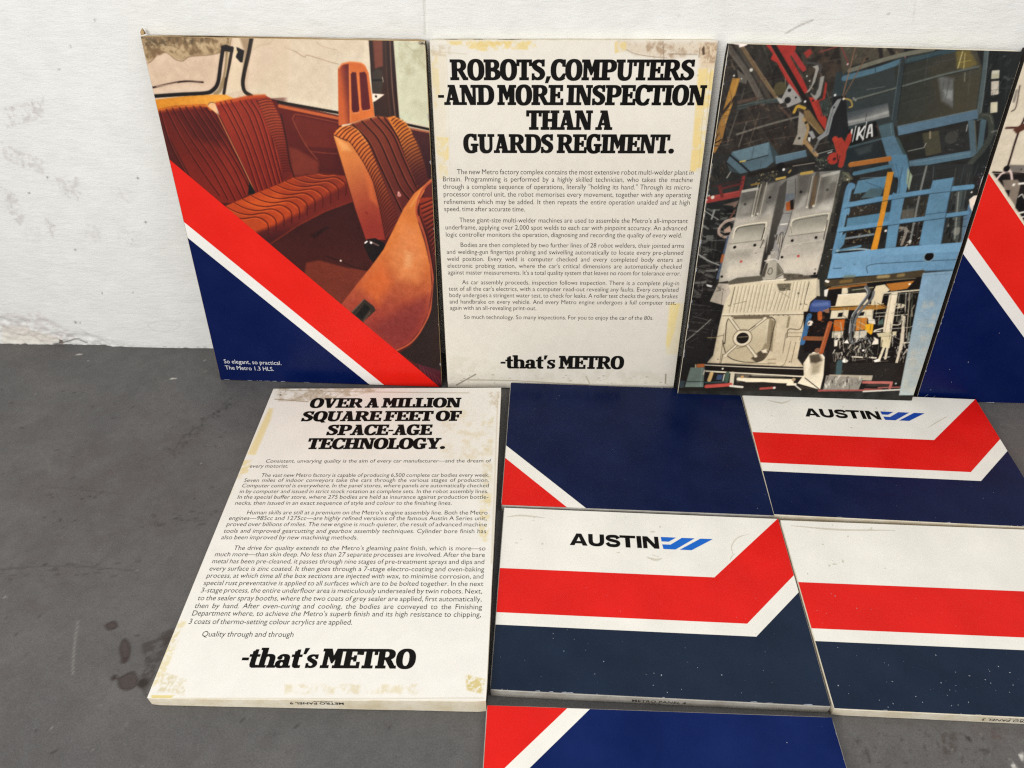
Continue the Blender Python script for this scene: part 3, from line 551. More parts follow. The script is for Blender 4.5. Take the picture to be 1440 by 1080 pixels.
FACTORY_ART = [
('F',(50,49,46)),
('N',[-247,1703,1197,1738,1769,86,-42,3],9,39,3,11),
('P',[-18,1684,476,1696,506,1471,554,1259,-24,1241,-16,1500],(66,59,52),17,1),
('P',[151,1680,456,1688,477,1556,353,1553,211,1591],(82,68,56),39,1),
('B',[-26,1684,541,1698,554,1259,-5,1242],(44,36,32),0.7,28,0.5,6,12),
('S',[-33,1667,436,1679,505,1271,11,1256],120,[(100,88,74),(40,34,30),(120,104,86),(58,52,46),(86,60,50)],(2,14),13,(20,70)),
('L',[5,1664,94,1571,177,1458],26,(104,96,86),1,2),
('L',[-1,1660,86,1569,164,1458],3,(140,130,115),0.6,2),
('L',[20,1667,108,1572,190,1463],3,(60,54,48),0.8,2),
('L',[33,1673,95,1605,210,1468],15,(84,76,66),1,2),
('L',[52,1674,132,1585,233,1477],14,(132,108,78),1,2),
('L',[59,1676,138,1589,237,1481],3,(176,150,114),0.7,2),
('P',[47,1587,97,1554,97,1529,64,1537],(112,104,92),2,1),
('E',[107,1585],7,(225,220,205),1),
('E',[40,1561],4,(235,230,215),1),
('E',[73,1550],3,(215,205,190),1),
('L',[79,1433,154,1458,243,1469],18,(74,82,78),1,2),
('L',[77,1457,147,1472],15,(98,78,64),1,2),
('L',[75,1442,233,1475],3,(120,126,118),0.6,2),
('P',[35,1551,67,1552,54,1459,37,1366,31,1298,8,1244,-10,1244,1,1324,15,1414],(192,140,62),2,1,[51,1536,17,1279],(172,122,58)),
('L',[58,1476,12,1405],12,(58,44,36),0.9,2),
('L',[-2,1283,28,1302],5,(50,38,30),1,2),
('L',[10,1325,-1,1279,23,1275],4,(44,34,28),1,2),
('L',[58,1545,44,1450,32,1366],3,(226,180,100),0.6,2),
('L',[81,1434,56,1303],4,(118,108,94),1,2),
('L',[91,1512,74,1389,55,1280],5,(92,84,74),1,2),
('L',[123,1377,107,1273],6,(104,98,88),1,2),
('L',[171,1418,149,1279],4,(96,84,70),1,2),
('L',[90,1325,207,1366,342,1407],8,(124,118,106),1,2),
('L',[17,1284,79,1304],2,(150,110,90),1,2),
('L',[248,1447,301,1405],10,(96,74,62),1,2),
('L',[253,1559,261,1521],3,(170,150,120),1,2),
('S',[116,1443,284,1448,352,1335,269,1287,122,1328],90,[(92,60,50),(60,40,36),(110,80,64),(44,34,32)],(2,9),14,None),
('C',[-18,1684,454,1696,537,1295,-7,1251,-14,1543]),
('L',[117,1432,184,1444],4,(104,70,56),0.5685658053853878,1,0),
('L',[431,1444,547,1311],3,(104,70,56),0.3029418759268787,1,0),
('L',[262,1662,334,1541],4,(120,110,98),0.567961134005375,1,0),
('L',[399,1624,536,1650],3,(120,110,98),0.5562051554965879,1,0),
('L',[317,1604,319,1574],3,(104,70,56),0.43442898492422566,1,0),
('L',[198,1489,224,1451],3,(104,70,56),0.45993617366332296,1,0),
('L',[86,1648,155,1543],3,(104,70,56),0.5336713699137997,1,0),
('L',[-35,1454,122,1501],3,(120,110,98),0.3327374821286431,1,0),
('L',[349,1356,349,1303],3,(34,30,28),0.37180295411240466,1,0),
('L',[-111,1596,29,1640],4,(104,70,56),0.44830327781961576,1,0),
('L',[150,1555,218,1405],2,(120,110,98),0.460541224014892,1,0),
('L',[-13,1590,27,1597],3,(104,70,56),0.5882213546211632,1,0),
('L',[190,1541,246,1563],4,(90,82,74),0.4227509521390432,1,0),
('L',[265,1561,307,1577],2,(120,110,98),0.3335894551272552,1,0),
('L',[2,1638,89,1672],3,(90,82,74),0.5256853115675298,1,0),
('L',[52,1727,51,1621],3,(90,82,74),0.3004551430065617,1,0),
('L',[347,1701,464,1564],3,(104,70,56),0.5340478097072631,1,0),
('L',[301,1683,342,1641],3,(90,82,74),0.47156964051615136,1,0),
('L',[393,1318,430,1334],2,(104,70,56),0.5637911078309448,1,0),
('L',[77,1428,158,1306],4,(34,30,28),0.4769884030072132,1,0),
('L',[-82,1554,48,1588],2,(90,82,74),0.3554786286067349,1,0),
('L',[271,1665,268,1573],3,(34,30,28),0.5555929675283919,1,0),
('L',[397,1672,485,1695],3,(34,30,28),0.3917205168162381,1,0),
('L',[3,1341,58,1263],3,(120,110,98),0.3105652170948439,1,0),
('L',[135,1497,253,1363],3,(104,70,56),0.5002509166532024,1,0),
('L',[148,1255,268,1288],2,(120,110,98),0.49951659859558645,2,0),
('L',[254,1521,253,1449],3,(34,30,28),0.4454861954451966,1,0),
('L',[323,1656,341,1633],3,(150,136,116),0.3566231767652628,1,0),
('L',[273,1365,301,1308],3,(120,110,98),0.31896950210653496,1,0),
('L',[30,1742,20,1613],2,(104,70,56),0.47250415151717673,1,0),
('L',[303,1380,399,1244],2,(104,70,56),0.43588494375584225,1,0),
('L',[206,1330,307,1225],3,(120,110,98),0.45628398773555623,1,0),
('L',[-13,1573,56,1602],2,(90,82,74),0.5695303388392184,1,0),
('L',[83,1367,211,1401],2,(150,136,116),0.5639955988762028,1,0),
('L',[-77,1586,-17,1469],2,(90,82,74),0.4280215063758362,1,0),
('L',[99,1707,97,1657],2,(90,82,74),0.5114399084673761,1,0),
('L',[-64,1510,50,1549],3,(90,82,74),0.4663778090480038,1,0),
('L',[271,1432,398,1469],4,(34,30,28),0.36628155738269896,1,0),
('L',[238,1574,282,1584],4,(34,30,28),0.5525861812291735,1,0),
('L',[9,1737,109,1621],2,(120,110,98),0.30850751945890154,1,0),
('L',[-16,1266,64,1283],4,(120,110,98),0.4704352657715777,2,0),
('L',[12,1705,106,1590],2,(120,110,98),0.561797660050869,1,0),
('L',[193,1313,250,1232],2,(90,82,74),0.5883690298462632,2,0),
('L',[253,1437,294,1446],4,(150,136,116),0.4991853865749147,1,0),
('L',[316,1645,480,1669],1,(34,30,28),0.49619396654234127,1,0),
('L',[221,1700,286,1571],3,(34,30,28),0.4316939934440492,1,0),
('L',[324,1520,334,1427],3,(150,136,116),0.5958262003541751,1,0),
('L',[249,1692,252,1560],3,(150,136,116),0.3857239029992825,1,0),
('L',[-65,1593,34,1452],3,(120,110,98),0.42602844245913735,1,0),
('L',[-48,1477,43,1368],2,(150,136,116),0.39450122520536435,1,0),
('L',[-3,1435,48,1447],3,(90,82,74),0.3060329082309349,1,0),
('L',[228,1385,284,1406],3,(34,30,28),0.48198725772353856,1,0),
('L',[-28,1389,102,1415],2,(34,30,28),0.43863611519879464,1,0),
('L',[179,1329,270,1360],2,(150,136,116),0.4205543182150125,1,0),
('L',[393,1411,446,1434],2,(104,70,56),0.478751016211098,1,0),
('L',[324,1461,343,1419],3,(90,82,74),0.36465323861988536,1,0),
('L',[-72,1482,23,1506],2,(90,82,74),0.3157735698083038,1,0),
('L',[374,1665,486,1703],2,(104,70,56),0.4143003638352386,1,0),
('L',[356,1393,447,1303],3,(90,82,74),0.475413403505444,1,0),
('L',[18,1294,81,1215],3,(34,30,28),0.4844876044468427,2,0),
('L',[438,1466,506,1493],2,(150,136,116),0.30419712314778685,1,0),
('L',[99,1699,175,1585],1,(90,82,74),0.4833421687775987,1,0),
('L',[23,1710,68,1658],2,(120,110,98),0.31356863329093915,1,0),
('L',[146,1595,173,1538],3,(90,82,74),0.5425654961038513,1,0),
('L',[155,1539,152,1432],3,(150,136,116),0.3977640824733226,1,0),
('L',[484,1404,493,1322],3,(90,82,74),0.32542167889412665,1,0),
('L',[16,1462,13,1318],2,(90,82,74),0.3156500809123027,1,0),
('L',[-65,1596,53,1633],3,(120,110,98),0.5375902085465799,1,0),
('L',[511,1394,512,1361],2,(90,82,74),0.32605522671924486,1,0),
('L',[272,1556,341,1472],4,(150,136,116),0.523797877951162,1,0),
('L',[475,1334,473,1280],3,(90,82,74),0.3762523891911332,1,0),
('L',[-42,1435,13,1364],2,(150,136,116),0.5622672833723519,1,0),
('L',[151,1309,220,1230],2,(150,136,116),0.39920928874730777,2,0),
('L',[171,1500,198,1447],2,(34,30,28),0.5005056337828381,1,0),
('L',[-28,1612,25,1628],2,(34,30,28),0.4670036892041026,1,0),
('L',[-55,1436,57,1308],2,(120,110,98),0.30408037975027397,1,0),
('L',[225,1469,294,1331],2,(34,30,28),0.3197151822153783,1,0),
('L',[4,1382,99,1421],2,(34,30,28),0.3530136473199004,1,0),
('L',[435,1510,472,1447],3,(150,136,116),0.5349578266441137,1,0),
('L',[213,1618,243,1562],1,(104,70,56),0.37939288613574695,1,0),
('L',[-63,1582,60,1600],2,(150,136,116),0.38343945217591463,1,0),
('L',[-63,1566,19,1470],2,(104,70,56),0.595051923967074,1,0),
('L',[-6,1603,55,1443],2,(34,30,28),0.42815757881395516,1,0),
('L',[17,1709,80,1609],2,(120,110,98),0.33872197806847515,1,0),
('L',[226,1344,327,1211],2,(104,70,56),0.4860985046422892,1,0),
('L',[215,1313,212,1261],3,(90,82,74),0.39196472142814526,2,0),
('L',[310,1470,378,1389],2,(104,70,56),0.39472572963881375,1,0),
('L',[314,1707,374,1637],2,(34,30,28),0.512895297762073,1,0),
('L',[222,1548,260,1559],3,(90,82,74),0.582753138796942,1,0),
('L',[386,1672,392,1597],3,(104,70,56),0.5928540487521292,1,0),
('L',[154,1553,202,1496],3,(150,136,116),0.37568862385638463,1,0),
('L',[294,1526,354,1542],3,(34,30,28),0.45647334991095956,1,0),
('L',[465,1252,584,1299],2,(150,136,116),0.47558773146507843,2,0),
('L',[114,1734,196,1641],3,(34,30,28),0.4174040733668575,1,0),
('L',[376,1518,390,1395],2,(120,110,98),0.518885449040487,1,0),
('L',[264,1278,287,1250],2,(104,70,56),0.5462319401059609,2,0),
('L',[134,1652,135,1622],3,(104,70,56),0.38855813592191685,1,0),
('L',[356,1266,523,1316],3,(150,136,116),0.5691169897931102,2,0),
('L',[491,1553,493,1492],2,(104,70,56),0.3575911472297449,1,0),
('L',[3,1356,37,1277],4,(90,82,74),0.45574026915788174,1,0),
('L',[-25,1458,47,1343],4,(120,110,98),0.45125554442895577,1,0),
('L',[90,1524,244,1573],3,(104,70,56),0.5117013509034497,1,0),
('L',[415,1435,535,1313],3,(150,136,116),0.3601844907421266,1,0),
('L',[253,1311,365,1330],2,(150,136,116),0.49577647914688827,2,0),
('L',[89,1564,137,1505],2,(120,110,98),0.5858515962663177,1,0),
('L',[366,1508,397,1475],3,(90,82,74),0.31199455091263806,1,0),
('L',[47,1601,121,1630],1,(34,30,28),0.3277945579631921,1,0),
('L',[-11,1559,-24,1420],2,(120,110,98),0.5571233240190709,1,0),
('L',[133,1310,172,1255],3,(120,110,98),0.5160238191528661,2,0),
('L',[189,1376,241,1393],2,(90,82,74),0.403299731026697,1,0),
('L',[323,1556,364,1505],3,(104,70,56),0.46724869515458095,1,0),
('L',[23,1355,142,1386],3,(104,70,56),0.5767329294306602,1,0),
('L',[204,1603,292,1480],3,(34,30,28),0.41791421035577114,1,0),
('L',[346,1362,379,1279],3,(150,136,116),0.48545708464948,1,0),
('L',[112,1443,181,1351],3,(150,136,116),0.3408610644364606,1,0),
('L',[293,1439,340,1332],3,(90,82,74),0.43973457096358814,1,0),
('L',[-93,1637,52,1676],2,(104,70,56),0.578112470883326,1,0),
('L',[151,1377,174,1349],2,(150,136,116),0.4641658548449584,1,0),
('L',[176,1391,242,1312],2,(34,30,28),0.417708082320488,1,0),
('L',[298,1658,346,1550],3,(90,82,74),0.5150910643076777,1,0),
('L',[124,1708,195,1581],3,(120,110,98),0.4320452253763715,1,0),
('L',[370,1457,374,1406],2,(150,136,116),0.5692817609659744,1,0),
('L',[274,1660,268,1525],3,(150,136,116),0.39175001737016085,1,0),
('L',[127,1284,203,1311],4,(120,110,98),0.5484896595323642,2,0),
('L',[23,1420,142,1453],3,(34,30,28),0.4274386549060846,1,0),
('L',[73,1444,175,1481],2,(34,30,28),0.5266334169039865,1,0),
('L',[-37,1629,-20,1583],3,(150,136,116),0.5964433234083791,1,0),
('L',[275,1557,380,1425],3,(120,110,98),0.3021956212475498,1,0),
('L',[86,1314,91,1239],2,(34,30,28),0.4844655197318897,2,0),
('L',[381,1558,430,1444],3,(34,30,28),0.5894950819151853,1,0),
('C',None),
('L',[217,1608,203,1574,210,1528,230,1490],4,(36,32,30),1,2),
('E',[239,1516],26,(108,96,62),0.8),
('P',[457,1585,582,1601,639,1370,530,1367,465,1453],(58,68,70),8,1,[531,1557,571,1386],(78,88,90)),
('P',[491,1561,689,1630,771,1379,545,1352],(62,70,70),6,1),
('P',[677,1654,996,1690,1044,1619,1088,1440,768,1369],(60,62,56),2,1,[720,1532,1040,1565],(84,79,64)),
('P',[828,1614,943,1646,1010,1459,915,1456],(76,72,58),17,1),
('P',[873,1586,944,1573,976,1458,917,1487],(122,122,118),14,0.9),
('P',[916,1527,952,1528,962,1488,930,1497],(165,165,162),11,0.8),
('L',[947,1563,976,1458],2,(52,50,44),1,2),
('P',[946,1568,1033,1590,1055,1501,1013,1449,979,1458],(84,78,60),8,1),
('P',[920,1678,973,1683,1022,1631,990,1611,942,1614],(128,112,60),11,1),
('L',[947,1676,947,1614],4,(226,214,150),0.9,2),
('L',[959,1670,971,1613],3,(232,214,140),0.8,2),
('L',[946,1636,990,1645],4,(205,180,90),0.6,2),
('L',[981,1598,989,1564],4,(180,175,150),0.6,2),
('P',[447,1686,735,1689,700,1664,516,1611,488,1575],(92,84,70),8,1),
('S',[479,1682,736,1686,702,1659,515,1616],40,[(60,52,46),(120,110,92),(44,38,36),(140,120,96)],(3,14),15,None),
('L',[612,1686,627,1648],15,(52,46,44),1,2),
('L',[649,1684,671,1658],15,(52,46,44),1,2),
('L',[715,1686,733,1631],12,(50,44,46),1,2),
('L',[721,1655,730,1631],6,(190,120,130),0.8,2),
('L',[510,1593,616,1630,712,1659,829,1684],17,(128,126,110),1,2),
('L',[496,1563,614,1597,709,1633],22,(92,126,142),1,2),
('L',[610,1613,618,1589],3,(50,70,80),1,2),
('L',[724,1633,816,1657,911,1684],21,(68,90,96),1,2),
('L',[732,1624,866,1663],3,(40,50,52),0.9,2),
('L',[553,1479,720,1531,888,1585,1028,1621],8,(112,118,108),1,2),
('L',[554,1474,890,1580,1030,1616],3,(44,48,46),0.8,2),
('L',[598,1521,671,1535],3,(130,132,124),0.7,2),
('L',[551,1487,564,1477],7,(140,140,130),1,2),
('L',[715,1640,727,1547,742,1405],23,(62,72,74),1,2),
('L',[706,1640,717,1547,733,1404],3,(108,122,126),0.7,2),
('L',[726,1636,738,1547,756,1405],3,(32,38,38),0.8,2),
('P',[528,1425,699,1470,720,1417,546,1370],(84,90,92),2,1,[608,1447,629,1396],(150,150,146)),
('L',[547,1388,624,1406,708,1434],10,(178,176,170),0.8,4),
('L',[621,1427,624,1396],3,(60,62,62),0.6,2),
('L',[1042,1682,1061,1590,1091,1420],20,(94,106,106),1,2),
('L',[1049,1681,1068,1591,1099,1420],3,(140,150,148),0.7,2),
('L',[1029,1682,1049,1590,1074,1440],3,(50,58,58),0.8,2),
('P',[1051,1682,1193,1682,1194,1579,1218,1392,1221,1182,1112,1179,1125,1262,1110,1410],(40,43,43),2,1),
('S',[1058,1673,1170,1676,1212,1392,1184,1231,1149,1390],60,[(62,66,64),(28,30,30),(80,84,80)],(3,16),16,None),
('P',[1086,1608,1117,1611,1125,1579,1094,1576],(214,210,188),2,1),
('P',[1097,1567,1128,1570,1143,1518,1114,1512],(212,202,184),2,1),
('P',[1121,1485,1149,1488,1161,1447,1133,1442],(214,206,178),2,1),
('P',[1093,1596,1118,1599,1123,1580,1097,1577],(178,170,140),6,0.6),
('C',[684,1649,1009,1681,1142,1411,795,1348]),
('L',[942,1392,1053,1436],2,(116,116,106),0.46971152002290123,1,0),
('L',[929,1636,957,1644],3,(40,42,40),0.25213495315482004,1,0),
('L',[982,1406,1061,1429],2,(96,98,90),0.3540397730046791,1,0),
('L',[1113,1476,1128,1348],2,(40,42,40),0.30085640272418246,1,0),
('L',[812,1660,830,1546],2,(116,116,106),0.47170656058743254,1,0),
('L',[692,1617,754,1636],2,(40,42,40),0.2927444216438796,1,0),
('L',[1005,1639,1008,1608],2,(116,116,106),0.4446872930512178,1,0),
('L',[735,1478,917,1518],2,(40,42,40),0.3305747857951299,1,0),
('L',[671,1566,869,1628],3,(96,98,90),0.41095985210519126,1,0),
('L',[1008,1459,1174,1517],3,(96,98,90),0.264282507095728,1,0),
('L',[900,1385,1089,1440],3,(96,98,90),0.25901063512568573,1,0),
('L',[1067,1691,1090,1492],3,(116,116,106),0.4158434896192477,1,0),
('L',[883,1384,1002,1423],2,(40,42,40),0.31535905402390985,1,0),
('L',[943,1608,1105,1642],2,(116,116,106),0.275832561515867,1,0),
('L',[992,1432,1200,1477],1,(96,98,90),0.3241092291167339,1,0),
('L',[904,1567,910,1529],3,(40,42,40),0.27321550263720995,1,0),
('L',[929,1572,1035,1606],3,(116,116,106),0.2566209159251795,1,0),
('L',[720,1698,755,1520],2,(40,42,40),0.4391447993197821,1,0),
('L',[832,1674,842,1576],2,(40,42,40),0.30688056433337196,1,0),
('L',[838,1629,1017,1670],2,(116,116,106),0.40732755412072785,1,0),
('L',[777,1478,783,1439],2,(40,42,40),0.37210289406801456,1,0),
('L',[710,1618,766,1628],2,(40,42,40),0.46518965726050304,1,0),
('L',[768,1656,798,1663],2,(40,42,40),0.41339205046869254,1,0),
('L',[1001,1668,1031,1465],2,(96,98,90),0.36572994391206887,1,0),
('L',[640,1605,745,1637],2,(96,98,90),0.31645610044219463,1,0),
('L',[925,1397,929,1354],2,(116,116,106),0.402001378603072,1,0),
('L',[999,1612,1019,1509],3,(116,116,106),0.4081433874202225,1,0),
('L',[760,1468,950,1532],2,(116,116,106),0.35905240603451505,1,0),
('L',[726,1616,745,1485],2,(40,42,40),0.31858118306273664,1,0),
('L',[923,1567,940,1466],3,(96,98,90),0.3492711518340422,1,0),
('L',[917,1435,924,1366],2,(96,98,90),0.3203001626895369,1,0),
('L',[983,1544,1192,1596],2,(96,98,90),0.4248679479478007,1,0),
('L',[920,1556,1051,1597],3,(96,98,90),0.3391807805604321,1,0),
('L',[927,1575,931,1493],3,(40,42,40),0.30820768764377904,1,0),
('L',[669,1612,795,1658],2,(96,98,90),0.49858544448363484,1,0),
('L',[805,1357,850,1371],3,(96,98,90),0.3029737216543533,1,0),
('L',[662,1470,840,1532],2,(40,42,40),0.40393365553046545,1,0),
('L',[705,1747,725,1578],3,(40,42,40),0.49599628653704503,1,0),
('L',[951,1639,1145,1684],3,(96,98,90),0.33764129728462244,1,0),
('L',[702,1707,714,1577],2,(116,116,106),0.2752918039202856,1,0),
('C',None),
('C',[1052,1682,1193,1682,1218,1392,1221,1182,1117,1179,1112,1420]),
('L',[1166,1549,1192,1554],3,(84,90,88),0.35610983508384286,1,0),
('L',[1088,1569,1091,1522],2,(110,112,106),0.48552516028776693,1,0),
('L',[1178,1313,1208,1174],3,(110,112,106),0.5275758225665094,1,0),
('L',[1070,1481,1030,1357],3,(110,112,106),0.4220702049025983,1,0),
('L',[1078,1525,1179,1547],1,(110,112,106),0.42624330974715713,1,0),
('L',[1072,1620,1081,1549],3,(84,90,88),0.5972109999738623,1,0),
('L',[1247,1374,1257,1329],2,(24,26,26),0.5721486990896028,1,0),
('L',[1259,1413,1274,1285],2,(110,112,106),0.5653233718898487,1,0),
('L',[1035,1632,1099,1640],2,(24,26,26),0.3653188497057393,1,0),
('L',[1045,1671,1180,1690],2,(24,26,26),0.3207790322922069,1,0),
('L',[1180,1495,1189,1429],2,(24,26,26),0.41809708562974346,1,0),
('L',[1022,1643,1024,1603],3,(24,26,26),0.5948428072514215,1,0),
('L',[1085,1530,1152,1537],2,(24,26,26),0.3187871377834438,1,0),
('L',[1218,1284,1213,1250],3,(110,112,106),0.3634569916865437,1,0),
('L',[1176,1435,1131,1306],3,(24,26,26),0.35666107609980485,1,0),
('L',[1108,1332,1114,1233],4,(24,26,26),0.5350996392580414,1,0),
('L',[1062,1278,1133,1289],2,(24,26,26),0.4296023549791531,1,0),
('L',[1153,1540,1196,1545],3,(84,90,88),0.500034669845148,1,0),
('L',[1115,1173,1225,1193],2,(84,90,88),0.47002530679675525,2,0),
('L',[1220,1582,1214,1549],2,(110,112,106),0.5106705384611224,1,0),
('L',[1097,1648,1073,1549],3,(24,26,26),0.39340141577036253,1,0),
('L',[1121,1324,1175,1338],3,(110,112,106),0.5965963321263207,1,0),
('L',[1171,1322,1171,1260],3,(24,26,26),0.3939302390931947,1,0),
('L',[1096,1375,1074,1267],3,(84,90,88),0.3879430662810562,1,0),
('L',[1072,1712,1079,1647],3,(24,26,26),0.5375850932846747,1,0),
('L',[1101,1193,1201,1221],2,(24,26,26),0.3453036527666388,2,0),
('L',[1150,1229,1148,1163],3,(110,112,106),0.3305320836284921,2,0),
('L',[1065,1467,1108,1477],3,(110,112,106),0.5864248308774616,1,0),
('L',[1172,1220,1269,1231],4,(110,112,106),0.462835277777862,2,0),
('L',[1082,1535,1090,1477],2,(110,112,106),0.3909432850272377,1,0),
('L',[1277,1272,1358,1280],2,(110,112,106),0.4751720467718806,1,0),
('L',[1301,1321,1302,1228],2,(110,112,106),0.30801445730150306,1,0),
('L',[1176,1414,1191,1337],3,(84,90,88),0.3005891164596257,1,0),
('L',[1096,1657,1090,1628],3,(24,26,26),0.554839368010013,1,0),
('L',[1209,1298,1193,1219],2,(84,90,88),0.5443322952857683,1,0),
('L',[1026,1714,1041,1631],2,(110,112,106),0.3448158462403514,1,0),
('L',[1072,1603,1096,1492],2,(24,26,26),0.5162442026037686,1,0),
('L',[1069,1674,1071,1626],2,(84,90,88),0.31495523860801006,1,0),
('L',[1179,1445,1310,1466],2,(110,112,106),0.31249410200618555,1,0),
('L',[992,1617,1015,1623],3,(110,112,106),0.5054230789850439,1,0),
('L',[1120,1469,1142,1304],3,(110,112,106),0.5667452916071262,1,0),
('L',[1287,1445,1253,1336],2,(84,90,88),0.34217359349183524,1,0),
('L',[998,1655,1001,1618],3,(84,90,88),0.33019155788464094,1,0),
('L',[1216,1328,1214,1207],2,(84,90,88),0.36019302309772,1,0),
('L',[1170,1370,1130,1251],3,(110,112,106),0.430708997440051,1,0),
('L',[1046,1496,1037,1455],2,(84,90,88),0.39382699405923544,1,0),
('L',[1083,1469,1119,1472],2,(24,26,26),0.5748756100265465,1,0),
('L',[1133,1304,1251,1320],2,(84,90,88),0.357241856154102,1,0),
('L',[1118,1412,1220,1432],2,(24,26,26),0.3831068791865118,1,0),
('L',[1228,1539,1218,1507],3,(24,26,26),0.34240172906652766,1,0),
('L',[1150,1518,1183,1375],3,(24,26,26),0.33700458558170465,1,0),
('L',[1314,1236,1300,1170],2,(110,112,106),0.47205362727110645,2,0),
('L',[952,1665,985,1670],3,(84,90,88),0.35164585064494575,1,0),
('L',[1178,1580,1227,1588],3,(110,112,106),0.520434430867764,1,0),
('L',[1237,1493,1207,1384],2,(84,90,88),0.41655190680079535,1,0),
('L',[1157,1600,1186,1454],3,(84,90,88),0.3571875913616977,1,0),
('L',[1118,1526,1118,1469],3,(24,26,26),0.3782325211003913,1,0),
('L',[1144,1588,1123,1506],3,(110,112,106),0.5029979518992178,1,0),
('L',[1089,1336,1079,1301],3,(24,26,26),0.4607635606843292,1,0),
('L',[1018,1329,1168,1342],3,(84,90,88),0.31679220109374295,1,0),
('C',None),
('P',[550,1354,669,1397,691,1337,581,1289],(24,24,24),2,1),
('L',[577,1314,576,1359],8,(232,230,224),1,2,0),
('L',[590,1309,589,1374],4,(232,230,224),1,2,0),
('L',[606,1319,604,1368],9,(232,230,224),1,2,0),
('L',[609,1338,626,1374],8,(232,230,224),1,2,0),
('L',[613,1342,632,1322],8,(232,230,224),1,2,0),
('L',[632,1316,630,1392],4,(232,230,224),1,2,0),
('L',[646,1329,646,1379,653,1381],8,(232,230,224),1,2,0),
('L',[653,1381,667,1335],8,(232,230,224),1,2,0),
('L',[648,1346,661,1350],6,(232,230,224),1,2,0),
('P',[581,1289,708,1330,734,1250,615,1213,571,1212],(44,50,52),2,1),
('L',[582,1286,709,1325],9,(78,96,100),1,2),
('P',[606,1278,676,1302,679,1270,628,1252],(80,88,88),12,0.6),
('L',[674,1377,696,1356],6,(90,60,50),1,2),
('P',[778,1332,875,1353,918,1258,846,1240],(48,48,44),2,1),
('P',[875,1353,941,1366,981,1276,918,1258],(86,82,62),2,1),
('P',[942,1363,1057,1393,1100,1288,979,1274],(52,52,50),2,1),
('S',[953,1364,1053,1387,1088,1293,988,1279],40,[(110,106,98),(30,30,30),(74,74,70)],(2,9),17,None),
('E',[1003,1339],27,(84,82,74),0.7),
('L',[906,1360,914,1333],7,(176,160,130),0.8,2),
('L',[836,1277,897,1293],4,(150,150,142),1,2),
('L',[899,1295,903,1312],4,(170,165,155),1,2),
('L',[1057,1367,1054,1393],4,(220,220,215),0.8,2),
('P',[763,1376,1075,1454,1092,1420,778,1340],(102,132,152),2,1,[787,1380,1064,1440],(96,122,140)),
('L',[763,1378,1075,1455],3,(140,164,176),0.7,2),
('L',[779,1338,1093,1418],4,(38,46,48),0.8,2),
('P',[850,1236,1100,1288,1112,1259,861,1204],(96,126,142),2,1),
('L',[853,1226,1103,1278],3,(136,158,166),0.6,2),
('L',[862,1203,1113,1257],3,(36,42,44),0.8,2),
('P',[1050,1411,1077,1414,1131,1267,1109,1259],(92,114,124),2,1),
('P',[1101,1420,1126,1415,1150,1284,1125,1259,1125,1294],(84,108,116),2,1),
('L',[1080,1409,1123,1294],4,(150,140,110),0.6,2),
('L',[1099,1430,1131,1430,1150,1401,1164,1343,1145,1284,1117,1234,1108,1182],24,(72,77,68),1,2),
('L',[1103,1435,1133,1432,1156,1401],4,(130,128,112),0.6,2),
('L',[1157,1348,1182,1339],2,(44,48,44),0.5,2),
('L',[1154,1334,1178,1323],2,(44,48,44),0.5,2),
('L',[1151,1319,1174,1307],2,(44,48,44),0.5,2),
('L',[1148,1305,1171,1292],2,(44,48,44),0.5,2),
('L',[1145,1292,1167,1277],2,(44,48,44),0.5,2),
('L',[1141,1278,1162,1263],2,(44,48,44),0.5,2),
('L',[1138,1266,1158,1249],2,(44,48,44),0.5,2),
('L',[1134,1253,1154,1235],2,(44,48,44),0.5,2),
('L',[1130,1241,1149,1222],2,(44,48,44),0.5,2),
('L',[1126,1229,1144,1209],2,(44,48,44),0.5,2),
('L',[1122,1218,1139,1196],2,(44,48,44),0.5,2),
('L',[1164,1367,1186,1373],8,(130,130,122),0.7,2),
('P',[682,1377,740,1394,767,1332,712,1322],(84,108,116),2,1),
('P',[708,1327,760,1341,812,1285,880,1166,800,1163],(98,132,152),2,1),
('P',[759,1341,785,1327,848,1242,876,1171,835,1242],(72,92,92),2,1),
('L',[731,1389,748,1342],3,(120,140,146),0.7,2),
('L',[605,1212,763,1242],22,(186,116,50),1,2),
('L',[603,1221,761,1251],3,(214,150,80),0.7,2),
('P',[150,1682,177,1683,224,1616,286,1543,334,1490,317,1488,259,1550,207,1616,179,1628,185,1648],(190,58,50),2,1),
('P',[190,1683,273,1685,274,1663,256,1641,338,1540,361,1502,339,1499,291,1551,243,1613],(186,56,48),2,1),
('L',[181,1681,256,1592,345,1484,463,1347],19,(46,34,30),1,2),
('L',[171,1677,248,1584,319,1501],3,(222,110,96),0.6,2),
('P',[365,1485,397,1484,459,1400,465,1351,423,1395],(196,64,50),2,1),
('L',[271,1648,322,1594],20,(184,60,58),1,2),
('P',[390,1464,424,1482,421,1550,431,1538,437,1452,425,1426],(176,58,46),2,1),
('P',[309,1656,332,1672,345,1656,327,1635],(170,60,52),4,1),
('P',[252,1472,273,1536,323,1490,340,1466,285,1441,277,1456],(172,166,158),2,1),
('E',[280,1510],7,(40,36,34),1),
('E',[280,1470],13,(44,40,38),1),
('E',[312,1482],4,(36,32,30),1),
('P',[349,1501,364,1508,379,1545,384,1596,378,1611,355,1605,371,1595,367,1528],(168,162,152),2,1),
('P',[360,1508,397,1472,413,1493,413,1570,397,1566,398,1520,388,1491],(164,158,150),2,1),
('E',[365,1501],4,(34,32,30),1),
('E',[386,1472],4,(34,32,30),1),
('L',[395,1566,392,1494],2,(90,86,80),1,2),
('L',[330,1619,385,1612,391,1583],9,(84,78,76),1,2),
('P',[230,1481,251,1477,266,1460,251,1455],(190,186,176),2,1),
('E',[354,1467],5,(245,242,235),1),
